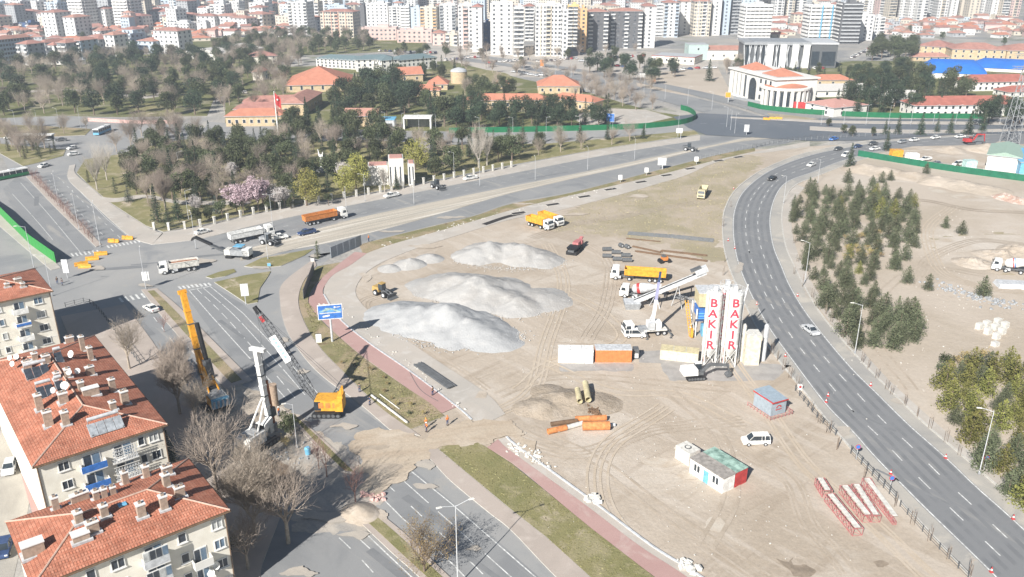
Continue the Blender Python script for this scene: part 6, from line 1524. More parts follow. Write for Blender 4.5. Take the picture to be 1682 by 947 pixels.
# red and white truss sections
m_tw = C('white_dirty')
def truss_section(label, pa, pb, w=1.4, h=1.2, planks=True, taper=1.0):
    a_, b_ = G(*pa), G(*pb); v = b_-a_; L = v.length; rz = math.atan2(v.y, v.x); c = (a_+b_)/2
    rt = thing('truss_section', label, 'truss', (c.x, c.y, .03), rz, 'crane truss sections on the sand'); n = max(4, int(L/1.25))
    q = MB(); pr = None
    for i in range(n+1):
        t = i/n; x = -L/2+L*t; k = 1-(1-taper)*t; ring = [Vector((x,-w/2*k,.05)),Vector((x,w/2*k,.05)),Vector((x,w/2*k,h*k)),Vector((x,-w/2*k,h*k))]
        for j in range(4): q.tube(ring[j], ring[(j+1)%4], .035, C('truss'), n=4)
        if pr:
            for j in range(4): q.tube(pr[j], ring[j], .055, C('truss'), n=4); q.tube(pr[j], ring[(j+1)%4], .03, C('truss'), n=4)
        pr = ring
    q.build('frame', rt)
    if planks:
        q = MB(); q.box((0,0,h+.05), (L*.96,w*.55,.06), m_tw); q.build('walkway', rt)
    return rt
truss_section('left red truss section lying nearest to the camera', (1361,822), (1408,880)); truss_section('red truss section with cream walkway, second from the left', (1385,808), (1424,858))
truss_section('red truss section, third from the left beside the white planks', (1404,806), (1437,858)); truss_section('far end of the left truss row, behind the first section', (1345,796), (1358,817), planks=True)
truss_section('tapered dark red jib section nearest to the road', (1421,797), (1469,862), 1.3, 1.3, True, .35)
# ================================================================ piles
m_gravel = ground_mat('gravel_heap', [(.40,.402,.40), ((.36,.362,.362), .42, .6, .8), ((.44,.435,.425), .52, .64, .7)], [.15, .4], bump=.10, bscale=2.5, fine=.16)
m_gravel2 = ground_mat('dusty_gravel', [(.39,.38,.365), ((.385,.365,.34), .42, .6, .8), ((.47,.455,.43), .52, .64, .7)], [.15, .4], bump=.12, bscale=2.5, fine=.14)
m_earthpile = ground_mat('spoil_heap', [(.37,.31,.245), ((.31,.255,.195), .42, .6, .8), ((.42,.36,.295), .52, .64, .7)], [.2, .5], bump=.25, bscale=1.5, fine=.15)
def pile(name, label, cat, peaks, m, seed=0, rough=.17, res=.5, slope=.62, z0=0.0, group=None):
    """peaks: (px,py,height m, radius m) cones merged; a real heap with feet on the ground"""
    P = [(G(a, b).x, G(a, b).y, h, r) for a, b, h, r in peaks]
    x0 = min(p[0]-p[3]*1.1 for p in P); x1 = max(p[0]+p[3]*1.1 for p in P); y0 = min(p[1]-p[3]*1.1 for p in P); y1 = max(p[1]+p[3]*1.1 for p in P)
    cx, cy = (x0+x1)/2, (y0+y1)/2; nx, ny = int((x1-x0)/res)+1, int((y1-y0)/res)+1
    H = {}
    for i in range(nx):
        for j in range(ny):
            x, y = x0+i*res, y0+j*res; h = -1
            wob = noise.noise(Vector((x*.16, y*.16, seed)))*1.8+noise.noise(Vector((x*.45, y*.45, seed+5)))*.6
            for (a, b, hh, r) in P:
                dd = math.hypot(x-a, y-b)+wob*r*.10
                v = hh*(1-dd/r); 
                if dd < r*.05: v = hh*(1-.045)
                h = max(h, v)
            if h > 0: h += (noise.noise(Vector((x*.9, y*.9, seed+9)))+.6*noise.noise(Vector((x*2.1, y*2.1, seed+2))))*rough*min(1, h)
            H[i, j] = h
    vs, idx, fs = [], {}, []
    def vid(i, j):
        if (i, j) not in idx: idx[i, j] = len(vs); vs.append((x0+i*res-cx, y0+j*res-cy, max(H[i, j], -.25)))
        return idx[i, j]
    for i in range(nx-1):
        for j in range(ny-1):
            if max(H[i,j],H[i+1,j],H[i,j+1],H[i+1,j+1]) > 0: fs.append((vid(i,j),vid(i+1,j),vid(i+1,j+1),vid(i,j+1)))
    q = MB(); q.add(vs, fs, m); o = q.build(name, None, (cx, cy, z0), smooth=True); return tag(o, label, cat, group)
pile('gravel_pile', 'long dusty white gravel pile behind the others', 'gravel pile', [(783,421,2.4,7),(806,415,3.4,8.5),(836,415,2.8,8),(858,420,3.2,8),(888,427,1.8,6.5)], m_gravel2, 1)
pile('gravel_pile', 'broad pale gravel pile in the middle', 'gravel pile', [(722,470,1.4,8),(752,472,3.2,9.5),(782,480,4.3,11.5),(806,490,3.4,9),(818,474,2.4,8),(850,502,2.2,7),(888,492,1.3,7.5)], m_gravel2, 2)
pile('gravel_pile', 'grey gravel pile nearest to the camera', 'gravel pile', [(652,516,2.4,7.5),(688,524,3.2,9),(735,530,4.6,10),(770,545,3.2,9),(806,556,2.0,7)], m_gravel, 3)
pile('gravel_pile', 'small pale gravel heap, lowest of three by the path', 'gravel pile', [(640,441,1.1,3.2)], m_gravel2, 4)
pile('gravel_pile', 'small pale gravel heap, middle of three by the path', 'gravel pile', [(674,434,1.7,4.4)], m_gravel2, 5)
pile('gravel_pile', 'small pale gravel heap, topmost of three by the path', 'gravel pile', [(706,425,1.5,3.9)], m_gravel2, 6)
pile('earth_pile', 'flat brown spoil heap beside the orange pipes', 'earth pile', [(895,670,1.3,4.2),(922,657,1.8,5.2),(946,662,1.5,4.4),(982,662,.8,4.4),(866,672,.7,3),(905,645,.9,3.6)], m_earthpile, 7)
pile('sand_pile', 'small sand heap on the near median end', 'sand pile', [(588,842,1.3,2.8),(602,848,.8,2.4)], m_dirt, 8, rough=.1, res=.3)
pile('earth_bank', 'long low earth bank along the dark green hoarding', 'earth pile', [(1420,278,2.2,9),(1455,284,2.4,9),(1500,290,2.0,8)], m_dirt, 9)
pile('earth_bank', 'low pale earth bank right of the two bushes', 'earth pile', [(1540,298,2.2,8),(1580,305,2.0,9),(1620,312,1.8,8)], m_dirt2, 10)
pile('earth_bank', 'brown dug bank behind the red excavator', 'earth pile', [(1620,246,3,9),(1650,244,3,9),(1560,247,2,7)], m_dirt, 11)
pile('rubble_pile', 'pile of pinkish rubble at the right edge', 'rubble', [(1655,325,1.4,5),(1676,330,1.2,5)], ground_mat('pink_rubble', [(.50,.34,.27), ((.60,.52,.45), .45, .6, 1)], [.5], bump=.3, bscale=2), 12, rough=.8)
pile('earth_bank', 'eroded yellow earth cut behind the mixer truck', 'earth pile', [(1600,432,1.5,5),(1640,420,1.8,6),(1680,415,2,7)], m_dirt, 13, rough=.7)
pile('earth_pile', 'low heap of dug soil in the muddy hole by the white rig', 'earth pile', [(455,795,.9,2.2),(437,800,.7,2)], m_mud, 14, res=.3)
# grey slab heap by the mixer
q = MB(); g = G(1668,470); q.box((0,0,0), (9,4,1.0), C('lgrey'), top=(.9,.8)); tag(q.build('concrete_slab', None, (g.x, g.y, .03), R(-8)), 'grey concrete platform at the right edge below the mixer truck', 'slab')
# rocks and broken concrete along the kerb
def rubble(label, pts, n, m, s=(.25,.7), spread=1.0, cat='rubble', name='rubble_heap'):
    L_ = gl(pts, 6); T = length(L_); c = line_at(L_, T/2)[0]; q = MB()
    for i in range(n):
        p, t = line_at(L_, random.uniform(0, T)); k = random.uniform(*s); x, y = p.x-c.x+random.gauss(0, spread), p.y-c.y+random.gauss(0, spread)
        o_ = len(q.v); q.box((x,y,-.05), (k*random.uniform(.7,1.5),k,k*random.uniform(.4,.8)), m, rz=random.uniform(0,3), rx=random.uniform(-.4,.4), ry=random.uniform(-.4,.4), top=(random.uniform(.5,.95),random.uniform(.5,.95)))
    return tag(q.build(name, None, (c.x, c.y, .11)), label, cat, kind='stuff')
rubble('broken white kerb pieces strewn along the red path above the dirt crossing', [(560,500),(600,545),(640,575),(700,625),(760,675)], 60, C('concrete'), (.15,.4), .5)
rubble('heap of broken pale kerbstones at the end of the red path', [(838,732),(860,742),(880,752),(900,765)], 90, C('white_dirty'), (.15,.5), .7)
rubble('broken white stones halfway down the lower kerb', [(970,815),(985,828)], 26, C('white_dirty'), (.3,.8), .4)
rubble('broken white stones at the bottom of the lower kerb', [(1118,925),(1140,938)], 26, C('white_dirty'), (.3,.8), .4)
rubble('scattered stones along the kerb of the upper verge', [(620,405),(700,385),(800,357),(900,333),(1000,310)], 110, C('concrete'), (.12,.4), .9)
rubble('scattered pipes and planks in a pale heap on the sandy lot', [(1540,468),(1580,480),(1620,492),(1655,502)], 150, C('grey'), (.15,.7), 1.8)
rubble('broken kerb lumps at the edge of the slip road plot', [(530,500),(545,515)], 26, C('white_dirty'), (.3,.7), .5)
rubble('grey debris around the white drilling rig', [(380,745),(430,740),(500,760)], 60, C('grey'), (.12,.4), 1.6)
for i_, (lb_, pt_) in enumerate((('loose gravel spilled round the foot of the near grey pile', [(630,530),(680,560),(760,572),(840,560),(862,545)]),('loose gravel spilled below the middle pale pile', [(690,478),(740,505),(830,520),(900,510),(930,495)]),('loose gravel spilled below the back pile', [(745,425),(800,440),(880,440),(925,430)]))):
    rubble(lb_, pt_, 420, m_gravel if i_ == 0 else m_gravel2, (.08,.28), 1.1)
rubble('loose stones on the earth crossing by the sand heap', [(600,812),(622,818)], 30, C('pink'), (.2,.6), .4)
rubble('small stones scattered over the sandy site', [(900,540),(1000,640),(1100,700),(1200,860),(1350,930)], 260, C('concrete'), (.06,.2), 9)
rubble('small stones scattered over the right lot', [(1500,330),(1560,420),(1500,600),(1450,640)], 220, C('concrete'), (.08,.25), 8)
rubble('twigs and stones scattered on the grass strip', [(760,745),(850,820),(950,900)], 40, C('concrete'), (.05,.16), 1.8)
# black barrier strips
def curb_line(label, pts, name='low_kerb', m=None, w=.25, h=.22, z=.1):
    q = MB(); ribbon(q, gl(pts, 6), w, z, m or m_kerb, h); return tag(q.build(name), kind='structure')
curb_line('', [(832,718),(852,735),(975,825),(1069,896),(1150,947),(1380,1100)], 'kerb', C('lgrey'), .3, .2, .03)
curb_line('', [(532,484),(557,523),(605,563),(673,610),(750,668),(775,690)], 'kerb', C('lgrey'), .3, .14)
curb_line('', [(670,606),(690,640),(720,660)], 'kerb', C('dgrey'), .1, .05)
# drums, beams, rebar, pipes
k = 0
for (x, y) in ((997,412),(997,423),(1012,417),(1014,428)[:2],(1028,422),(1030,430)):
    g = G(x, y); q = MB(); q.tube((-1.2,0,.55),(1.2,0,.55),.55,C('dgrey'),n=14); tag(q.build('pipe_roll', None, (g.x,g.y,.03), R(random.uniform(-6,6))), 'dark drum lying in the group beside the red crusher', 'drum', 'dark drums lying beside the red crusher')
for (x, y) in ((1030,408),(1020,406)):
    g = G(x, y); q = MB(); q.tube((0,-.6,.6),(0,.6,.6),.6,C('dgrey'),n=14); q.tube((0,-.65,.6),(0,.65,.6),.25,C('lgrey'),n=10); tag(q.build('cable_reel', None, (g.x,g.y,.03), R(30)), 'dark reel at the top of the drum group', 'reel', 'dark reels above the drums')
def bundle(label, pa, pb, n, m, w, r=.07, name='steel_bars', cat='steel bars', z=.03, layers=1, kind=None):
    a_, b_ = G(*pa), G(*pb); v = (b_-a_); L = v.length; rz = math.atan2(v.y, v.x); c = (a_+b_)/2; q = MB()
    for k in range(layers):
        for i in range(n): 
            y = -w/2+w*(i+.5)/n; e1, e2 = random.uniform(-.4,0), random.uniform(0,.4); q.tube((-L/2+e1,y,r+k*r*2),(L/2+e2,y+random.uniform(-.1,.1),r+k*r*2),r,m,n=5)
    return tag(q.build(name, None, (c.x,c.y,z), rz), label, cat)
bundle('long mat of dark reinforcing bars, upper half', (1033,383), (1100,388), 14, C('dgrey'), 3.2); bundle('long mat of dark reinforcing bars, lower half', (1102,388), (1171,395), 14, C('dgrey'), 3.4)
bundle('single rusty beam below the bar mat', (1030,392), (1083,397), 3, C('brown'), .6, .12); bundle('rusty steel beams lying in a row, upper', (1040,405), (1085,415), 4, C('brown'), 1.0, .12)
bundle('rusty steel beams lying in a row, middle', (1087,412), (1160,420), 5, C('brown'), 1.2, .12); bundle('rusty steel beams lying in a row, lower', (1045,413), (1160,429), 4, C('brown'), 1.0, .13)
bundle('bundle of dark grey bars on the pale path', (687,600), (741,637), 9, C('dgrey'), 1.9, .1, z=.11, layers=2)
bundle('long white pipe at the edge of the sidewalk', (612,653), (668,696), 1, C('white_dirty'), .2, .2, 'white_pipe', 'pipe', .17)
bundle('thin white pipe leaning along the grass above the dirt crossing', (625,650), (655,672), 1, C('white_dirty'), .2, .1, 'white_pipe', 'pipe', .17)
m_or = mat('rusty_orange_pipe', (.55,.22,.08), .7, var=.3, scale=1.5)
def pipe(label, pa, pb, r, m, z=0.03):
    a_, b_ = G(*pa), G(*pb); v = b_-a_; L = v.length; rz = math.atan2(v.y, v.x); c = (a_+b_)/2
    q = MB(); n = 18; vs = []; 
    for x in (-L/2, L/2):
        for rr in (r, r*.88): vs += [(x, rr*math.cos(6.283*i/n), r+rr*math.sin(6.283*i/n)) for i in range(n)]
    fs = [(i,(i+1)%n,2*n+(i+1)%n,2*n+i) for i in range(n)]+[(n+i,3*n+i,3*n+(i+1)%n,n+(i+1)%n) for i in range(n)]+[(i,n+i,n+(i+1)%n,(i+1)%n) for i in range(n)]+[(2*n+i,2*n+(i+1)%n,3*n+(i+1)%n,3*n+i) for i in range(n)]
    q.add(vs, fs, m); return tag(q.build('steel_pipe', None, (c.x,c.y,z), rz), label, 'pipe')
pipe('orange pipe on top of the stack, farthest from the camera', (945,692), (996,690), .5, m_or); pipe('thick orange pipe lying at the right of the stack', (957,706), (1001,705), .75, m_or)
pipe('orange pipe pointing down left below the white one', (900,713), (930,706), .5, m_or); pipe('white pipe crossing between the orange ones', (915,710), (957,698), .4, C('white_dirty')); pipe('brown pipe half buried behind the white one', (905,700), (948,694), .4, C('brown'))
pipe('short grey pipe stub sticking out of the thick orange pipe', (1001,701), (1010,700), .3, C('lgrey'))
pipe('upright-looking tan pipe lying on the spoil heap, right', (966,668), (961,640), .55, C('khaki'), .9); pipe('short tan pipe lying on the spoil heap, left', (952,672), (948,652), .5, C('khaki'), 1.1)
rubble('rusty scrap lying on the spoil heap', [(970,672),(980,680)], 40, C('brown'), (.3,.8), .6)
# concrete blocks on the right
for i, (x, y, s_) in enumerate([(1608,540,0),(1622,548,0),(1636,556,0),(1634,568,0),(1620,536,0),(1634,541,0),(1645,548,0),(1650,538,0),(1638,532,0)]):
    g = G(x, y); q = MB(); q.box((0,0,0), (1.3,1.1,1.3 if i != 3 else .9), C('white_dirty')); q.box((0,-.66,.5),(.8,.03,.06),C('lgrey')); tag(q.build('concrete_block', None, (g.x,g.y,.03), R(25)), 'pale cube in the cluster of blocks on the sandy lot', 'block', 'pale cubes clustered on the sandy lot')
# yellow water-filled barriers
for (x, y, a_, lab) in ((187,398,10,'yellow barrier on the crossing, left of a pair'),(210,393,12,'yellow barrier on the crossing, right of a pair'),(152,427,35,'yellow barrier in the middle of the diagonal row'),(166,419,35,'yellow barrier at the upper end of the diagonal row'),(140,440,20,'yellow barrier toppled at the lower end of the diagonal row'),(134,436,50,'yellow barrier leaning behind the toppled one'),
        (1259,197,0,'far yellow barrier on the junction, left of three'),(1269,196,0,'far yellow barrier on the junction, middle of three'),(1279,196,0,'far yellow barrier on the junction, right of three')):
    g = G(x, y); q = MB(); q.side([(-.35,0),(-.35,.25),(-.12,.5),(-.12,1.0),(.12,1.0),(.12,.5),(.35,.25),(.35,0)], -1.6, 1.6, C('yellow')); q.box((0,0,1.0),(.2,.5,.12),C('yellow')); q.box((0,1.3,.3),(.5,.3,.3),C('orange'))
    tag(q.build('barrier', None, (g.x,g.y,.19 if y < 250 else .06), R(a_+70)), lab, 'barrier')
# ================================================================ signs and boards
def board(name, label, cat, base, tl_, br, faces, post=.18, rz=0.0, posts=(0,), tilt=0, z=.03, frame=None):
    """post base pixel, board top-left / bottom-right pixels"""
    g = G(*base); a_ = Wd(tl_[0], tl_[1], g.y); b_ = Wd(br[0], br[1], g.y); w = abs(b_.x-a_.x); h = a_.z-b_.z; cx = (a_.x+b_.x)/2-g.x
    rt = thing(name, label, cat, (g.x, g.y, z), rz)
    for p in posts: q = MB(); q.tube((p*w,.12,0),(p*w,.12,a_.z-.1),post,C('lgrey'),n=8); q.build('post', rt)
    q = MB(); q.box((cx,0,b_.z), (w,.14,h), frame or C('lgrey')); pn = q.build('panel', rt)
    q = MB(); q.box((cx,-.09,b_.z+.05*h), (w*.95,.04,h*.9), faces); q.build('face', pn)
    return rt, pn, w, h, b_.z, cx
rt, pn, w, h, z0, cx = board('billboard', 'blue billboard with a bridge picture on one pole beside the red path', 'billboard', (546,562), (521,500), (563,524), C('blue'), .22, R(12), frame=C('white'))
m_bl = mat('billboard_sky', (.12,.30,.62), .5, var=.5, scale=.6); m_bg = mat('billboard_grey', (.30,.42,.40), .6, var=.4, scale=1.5)
q = MB()
def bq(pts, m, k=.0): q.quad([(cx+x*w*.475, -.115-k, z0+h*(.5+y*.45)) for x, y in pts], m)
bq([(-.9,-.1),(.95,-.25),(.95,.35),(.3,.55),(-.9,.3)], m_bl); bq([(-.8,.1),(-.35,.65),(.1,.6),(.9,.0),(.7,-.1),(.1,.35),(-.3,.2)], m_bg, .004); bq([(-.9,-.05),(.95,-.05),(.95,-.18),(-.9,-.22)], C('lgrey'), .006)
bq([(-.65,-.75),(-.05,-.62),(-.05,-.38),(-.65,-.5)], C('white'), .008); bq([(.35,.55),(.5,.55),(.5,.78),(.35,.78)], C('white'), .008); bq([(.56,.6),(.88,.66),(.88,.76),(.56,.72)], C('white'), .008); q.build('picture', pn)
board('sign', 'small white light box sign beside the billboard foot', 'sign', (524,563), (518,548), (529,563), C('white'), .1, R(5), frame=C('dgrey'))
board('direction_sign', 'white twin panel sign on the grass triangle', 'sign', (404,500), (394,466), (409,486), C('white'), .1, R(12))
board('direction_sign', 'white twin panel sign at the end of the median by the junction', 'sign', (240,474), (232,446), (246,461), C('white'), .1, R(10))
board('direction_sign', 'white panel sign at the left pavement of the junction', 'sign', (111,457), (100,426), (114,448), C('white'), .1, R(5))
board('blue_sign', 'small blue round sign on the first grass island', 'sign', (442,438), (439,432), (445,437), C('lblue'), .05, R(5))
board('billboard', 'white billboard on a short leg beside the upper verge', 'billboard', (1088,278), (1081,259), (1094,271), C('white'), .2, 0)
board('direction_sign', 'white and blue panel sign on the right junction', 'sign', (1226,222), (1223,205), (1230,217), C('lgrey'), .12, 0, z=.2)
board('direction_sign', 'white panel sign below the green hoarding curve', 'sign', (1118,228), (1111,211), (1121,219), C('white'), .12, 0, z=.2)
board('billboard', 'blue and white billboard among firs behind the green hoarding', 'billboard', (1002,206), (996,186), (1009,200), C('blue'), .2, R(-15))
board('billboard', 'white billboard beside the boulevard', 'billboard', (1052,132), (1044,120), (1061,127), C('white'), .2, 0)
board('billboard', 'orange poster column on the bare lot', 'billboard', (1073,138), (1069,122), (1077,136), C('orange'), .2, 0)
board('billboard', 'orange poster column at the foot of the cream towers', 'billboard', (890,110), (887,97), (893,109), C('orange'), .2, 0)
board('billboard', 'yellow and orange board left of the public hall', 'billboard', (1196,168), (1192,151), (1200,160), C('yellow'), .2, 0)
board('sign', 'white panel by the slip road kerb near the grey fence', 'sign', (513,430), (510,424), (517,434), C('white_dirty'), .1, 0)
for i, (x, y, lab) in enumerate(((1019,300,'left white panel on the upper verge'),(1062,288,'middle white panel on the upper verge'),(1144,270,'right white panel by the concrete path'))):
    board('sign', lab, 'sign', (x,y), (x-3,y-13), (x+3,y-5), C('white'), .08, 0)
# grey panel fence and dark one
def panel_fence(label, pts, h, m, name='hoarding', cat='hoarding', post=None, pm=None, th=.08, z=.05, step=3.0, straight=True, group=None, rail=False, gap=0.0):
    L_ = gl(pts, 6, not straight); L_ = [Vector(p) for p in L_]; T = length(L_); c = L_[0]
    rt = thing(name, label, cat, (c.x, c.y, z)); n = max(1, round(T/step)); q = MB()
    P = [line_at(L_, T*i/n*.99999)[0]-c for i in range(n+1)]
    if not rail: ribbon(q, P, th, gap, m, h-gap)
    else:
        for zz in rail: 
            for a_, b_ in zip(P[:-1], P[1:]): q.tube((a_.x,a_.y,zz),(b_.x,b_.y,zz),.035,m,n=4,cap=False)
    q.build('panel' if not rail else 'rail', rt)
    for p in P[:100]:
        q = MB(); q.box((0,0,0), (post or .12,post or .12,h+.08), pm or m); q.build('post', rt, (p.x,p.y,0))
    return rt
panel_fence('tall grey sheet hoarding along the slip plot', [(544,424),(594,403)], 3.0, mat('grey_sheet', (.26,.29,.32), .6, var=.08), step=2.4)
panel_fence('dark mesh hoarding beside the red path', [(499,492),(516,445)], 2.4, C('dgrey'), step=1.6)
panel_fence('bright green hoarding along the left avenue', [(-60,310),(0,352),(50,402),(92,432)], 3.0, mat('vivid_green', (.035,.25,.055), .6, var=.06), step=3)
m_grn = mat('dark_green_sheet', (.010,.135,.055), .6, var=.12, scale=.5)
panel_fence('long green hoarding curving round the schoolyard corner', [(738,219),(900,216),(1040,212),(1110,206),(1138,199),(1142,192),(1132,184),(1118,180)], 2.5, m_grn, straight=False, step=5)
panel_fence('long green hoarding in front of the white public halls', [(1228,174),(1260,181),(1340,188),(1450,193),(1620,195)], 2.4, m_grn, straight=False, step=5, z=.1)
panel_fence('dark green hoarding between the curved road and the sandy lot', [(1409,256),(1480,268),(1560,281),(1640,292),(1730,304)], 2.3, mat('hoarding_dark_green', (.012,.13,.07), .6, var=.15, scale=.5), straight=False, step=4)
panel_fence('low dark mesh fence on the road kerb, lower right', [(1397,745),(1440,790),(1470,822)], 1.5, C('dgrey'), 'mesh_fence', 'fence', rail=(.2,.6,1.0,1.4), step=1.6)
panel_fence('low black kerb fence further down the lower right road', [(1478,832),(1530,890),(1590,950)], 1.0, C('dgrey'), 'mesh_fence', 'fence', rail=(.2,.6,.95), step=2)
panel_fence('low dark fence along the curved road by the kiosk', [(1306,642),(1340,685),(1372,715)], 1.2, C('dgrey'), 'mesh_fence', 'fence', rail=(.3,.8,1.15), step=2)
panel_fence('grey railing along the far side of the curved road', [(1150,262),(1250,240),(1360,228),(1480,222),(1640,218)], 1.2, C('steel'), 'railing', 'railing', rail=(.5,1.1), step=3, straight=False, z=.2)
panel_fence('dark railing along the tram strip near the junction', [(1235,244),(1300,230),(1400,222)], 1.3, C('dgrey'), 'railing', 'railing', rail=(.3,.8,1.25), step=3, straight=False, z=.2)
panel_fence('white wall in front of the workshop', [(1613,286),(1650,292),(1720,300)], 2.0, C('white_dirty'), 'wall', 'wall', step=3)
panel_fence('dark pavement railing in the shade of the apartment block', [(108,505),(150,500),(200,560),(230,600)], 1.1, C('dgrey'), 'railing', 'railing', rail=(.5,1.0), step=2, straight=False, z=.13)
panel_fence('low pinkish wall along the upper left park', [(145,199),(215,203),(290,203)], 1.6, C('pink'), 'wall', 'wall', step=5, z=.1)
panel_fence('red and white banner wall behind the green hoarding', [(1290,178),(1334,180)], 3.6, C('red'), 'hoarding', 'hoarding', step=5, z=.1)
panel_fence('grey pavement wall in front of the public halls', [(1205,162),(1290,178)], 1.4, C('steel'), 'wall', 'wall', step=5, z=.1)
# pillared fence of the park
pf = thing('park_fence', 'park fence of white pillars with dark rails along the avenue', 'fence', (0,0,.17))
L_ = gl([(254,378),(290,378),(340,371),(420,352),(500,337),(628,316),(740,294),(840,275)], 8); T = length(L_); n = 31
for i in range(n):
    p, t = line_at(L_, T*i/(n-1)*.9999); q = MB(); q.box((0,0,0), (.6,.6,2.1), C('white_dirty')); q.box((0,0,2.1), (.75,.75,.16), C('white_dirty')); q.build('pillar', pf, (p.x,p.y,0), math.atan2(t.y,t.x))
q = MB()
pts = resample(L_, 2.0)
for z in (.4,1.5):
    for a_, b_ in zip(pts[:-1], pts[1:]): q.tube((a_.x,a_.y,z),(b_.x,b_.y,z),.04,C('dgrey'),n=4,cap=False)
for p in resample(L_, .35): q.tube((p.x,p.y,.1),(p.x,p.y,1.6),.015,C('dgrey'),n=3,cap=False)
q.build('rail', pf)
# ================================================================ lamps, poles, flag, pylon
def lamp(h, arms=1, arm=1.8, r=.09):
    rt = thing('street_lamp', 'x', 'street lamp'); q = MB(); q.tube((0,0,0),(0,0,h),r,C('lgrey'),r*.55,n=8); q.box((0,0,0),(.35,.35,.35),C('steel')); q.build('pole', rt)
    for k in range(arms):
        s = 1 if k == 0 else -1
        q = MB(); q.tube((0,0,h-.15),(s*arm,0,h+.35),.045,C('lgrey'),n=6); ar = q.build('arm', rt)
        q = MB(); q.box((s*(arm+.3),0,h+.28), (.75,.28,.12), C('white_dirty'), top=(.8,.7)); q.build('lamp_head', ar)
    return rt
L1, L2, L1s = Proto(lamp(11,1)), Proto(lamp(12,2)), Proto(lamp(8,1,1.0,.07))
LAMPS = [(L2,752,960,1.0,25,'double armed street lamp on the near median at the bottom'),(L1,1608,778,1.0,170,'street lamp in front of the pines at the right edge'),(L1,1404,580,.95,170,'street lamp before the pine clump by the curved road'),
 (L1,1322,462,.9,150,'street lamp on the outer kerb of the bend, lower'),(L1,1287,333,.8,200,'street lamp inside the bend, upper'),(L1,1343,300,.75,200,'street lamp at the beginning of the bend'),
 (L1s,488,735,1.0,200,'slim lamp pole between the white rig and the yellow crane'),(L1,440,425,.85,20,'lamp pole on the first grass island'),(L1,322,408,.9,120,'lamp pole at the corner of the tram strip'),
 (L1,570,357,.8,100,'lamp pole beside the orange tipper semi'),(L1,680,335,.8,100,'lamp pole on the tram strip below the museum'),(L1,788,305,.8,100,'lamp pole on the tram strip, right of the museum'),
 (L1,879,296,.75,100,'lamp pole left of the highest firs on the avenue'),(L1,965,279,.75,100,'lamp pole on the avenue opposite the poster field'),(L1,1042,262,.75,100,'lamp pole on the avenue before the small tractor'),
 (L2,448,372,.8,20,'lamp pole by the pillared fence, left of the yellow willow'),(L1,600,330,.8,200,'lamp pole by the pillared fence below the willow'),(L1,746,290,.8,200,'lamp pole by the fence right of the museum'),
 (L2,165,405,1.0,110,'tall lamp at the lower end of the tree median'),(L2,130,377,.9,110,'tall lamp in the middle of the tree median'),(L2,97,336,.85,110,'tall lamp at the upper part of the tree median'),(L1,56,440,1.0,200,'lamp beside the bright green hoarding'),
 (L1,86,485,.9,200,'lamp pole on the pavement before the left junction'),(L1,240,475,.9,110,'lamp pole at the junction end of the long median'),(L1,310,360,.8,30,'lamp in the park by the blue spruce'),(L1,296,290,.8,30,'lamp inside the park among the bare trees')]
for (pr, x, y, s_, a_, lab) in LAMPS: pr.put(tuple(G(x, y, .15)), R(a_), lab, 'street lamps', s_)
random.seed(11)
for row in (((760,228),(1140,224),7,'slim pole along the street behind the green hoarding','poles along the far street'),((1190,206),(1210,222),3,'slim pole standing in the right junction','poles in the right junction'),((1330,206),(1660,204),9,'slim street lamp along the far right avenue','lamps of the far right avenue'),
            ((900,120),(1190,185),9,'slim lamp on the boulevard median','lamps of the boulevard'),((1230,262),(1180,440),0,'',''),((620,218),(730,222),4,'slim pole near the gatehouse','poles near the gatehouse'),((10,215),(150,208),4,'slim lamp on the upper left street','lamps of the upper left street')):
    a_, b_ = G(*row[0]), G(*row[1])
    for i in range(row[2]): p = a_.lerp(b_, (i+.5)/row[2]); L1.put((p.x,p.y,.2), R(random.uniform(0,360)), row[3], row[4], .8)
# flagpole
g = G(459,240); fh = Wd(452,150,g.y).z
fp = thing('flagpole', 'tall white flagpole with a red flag hanging beside the barracks', 'flagpole', (g.x, g.y, .15))
q = MB(); q.tube((0,0,0),(0,0,fh),.35,C('white'),.14,n=10); q.box((0,0,0),(2.6,2.6,.8),C('white_dirty')); q.build('pole', fp)
q = MB(); n = 8; vs = []
for i in range(n+1):
    for j in range(4): vs.append((.2+i*.28+.05*math.sin(j), .35*math.sin(i*1.3+j*.6)*i/n, fh-.6-j*1.5-i*.28))
fs = [(i*4+j,(i+1)*4+j,(i+1)*4+j+1,i*4+j+1) for i in range(n) for j in range(3)]
q.add(vs, fs, C('red')); fl = q.build('flag', fp)
q = MB(); q.box((1.2,-.42,fh-3.6), (.6,.04,.6), C('white')); q.build('emblem', fl)
# lattice pylon at the right edge
g = G(1655,245); ph = Wd(1668,170,g.y).z+22
py_ = thing('pylon', 'grey lattice power pylon at the right edge', 'pylon', (g.x, g.y, .1)); q = MB(); lattice(q, (0,0,0), (1,0,ph), 5.5, 1.2, 12, C('steel'), .14, .08); q.build('tower', py_)
for z in (.8,.92): q = MB(); lattice(q, (-5,0,ph*z), (5,0,ph*z), .9, .9, 6, C('steel'), .08, .05, up=(0,0,1)); q.build('cross_arm', py_)
# statue / monument
g = G(529,282); mz = Wd(529,240,g.y).z
mo = thing('monument', 'white winged monument on a grey plinth in the park', 'monument', (g.x, g.y, .15)); mo.scale = (.7,.7,.85)
q = MB(); q.box((0,0,0), (6,5,1.0), C('steel')); q.box((0,0,1.0), (4,3.4,1.2), C('grey')); q.build('plinth', mo)
q = MB(); q.box((0,0,2.2), (1.8,1.4,mz*.55), C('white'), top=(.6,.7)); q.box((-.6,0,2.0+mz*.5), (.7,1,mz*.32), C('white'), top=(.3,.4), ry=R(-12)); q.box((.6,0,2.0+mz*.45), (.7,1,mz*.25), C('white'), top=(.3,.4), ry=R(14)); q.build('figure', mo)
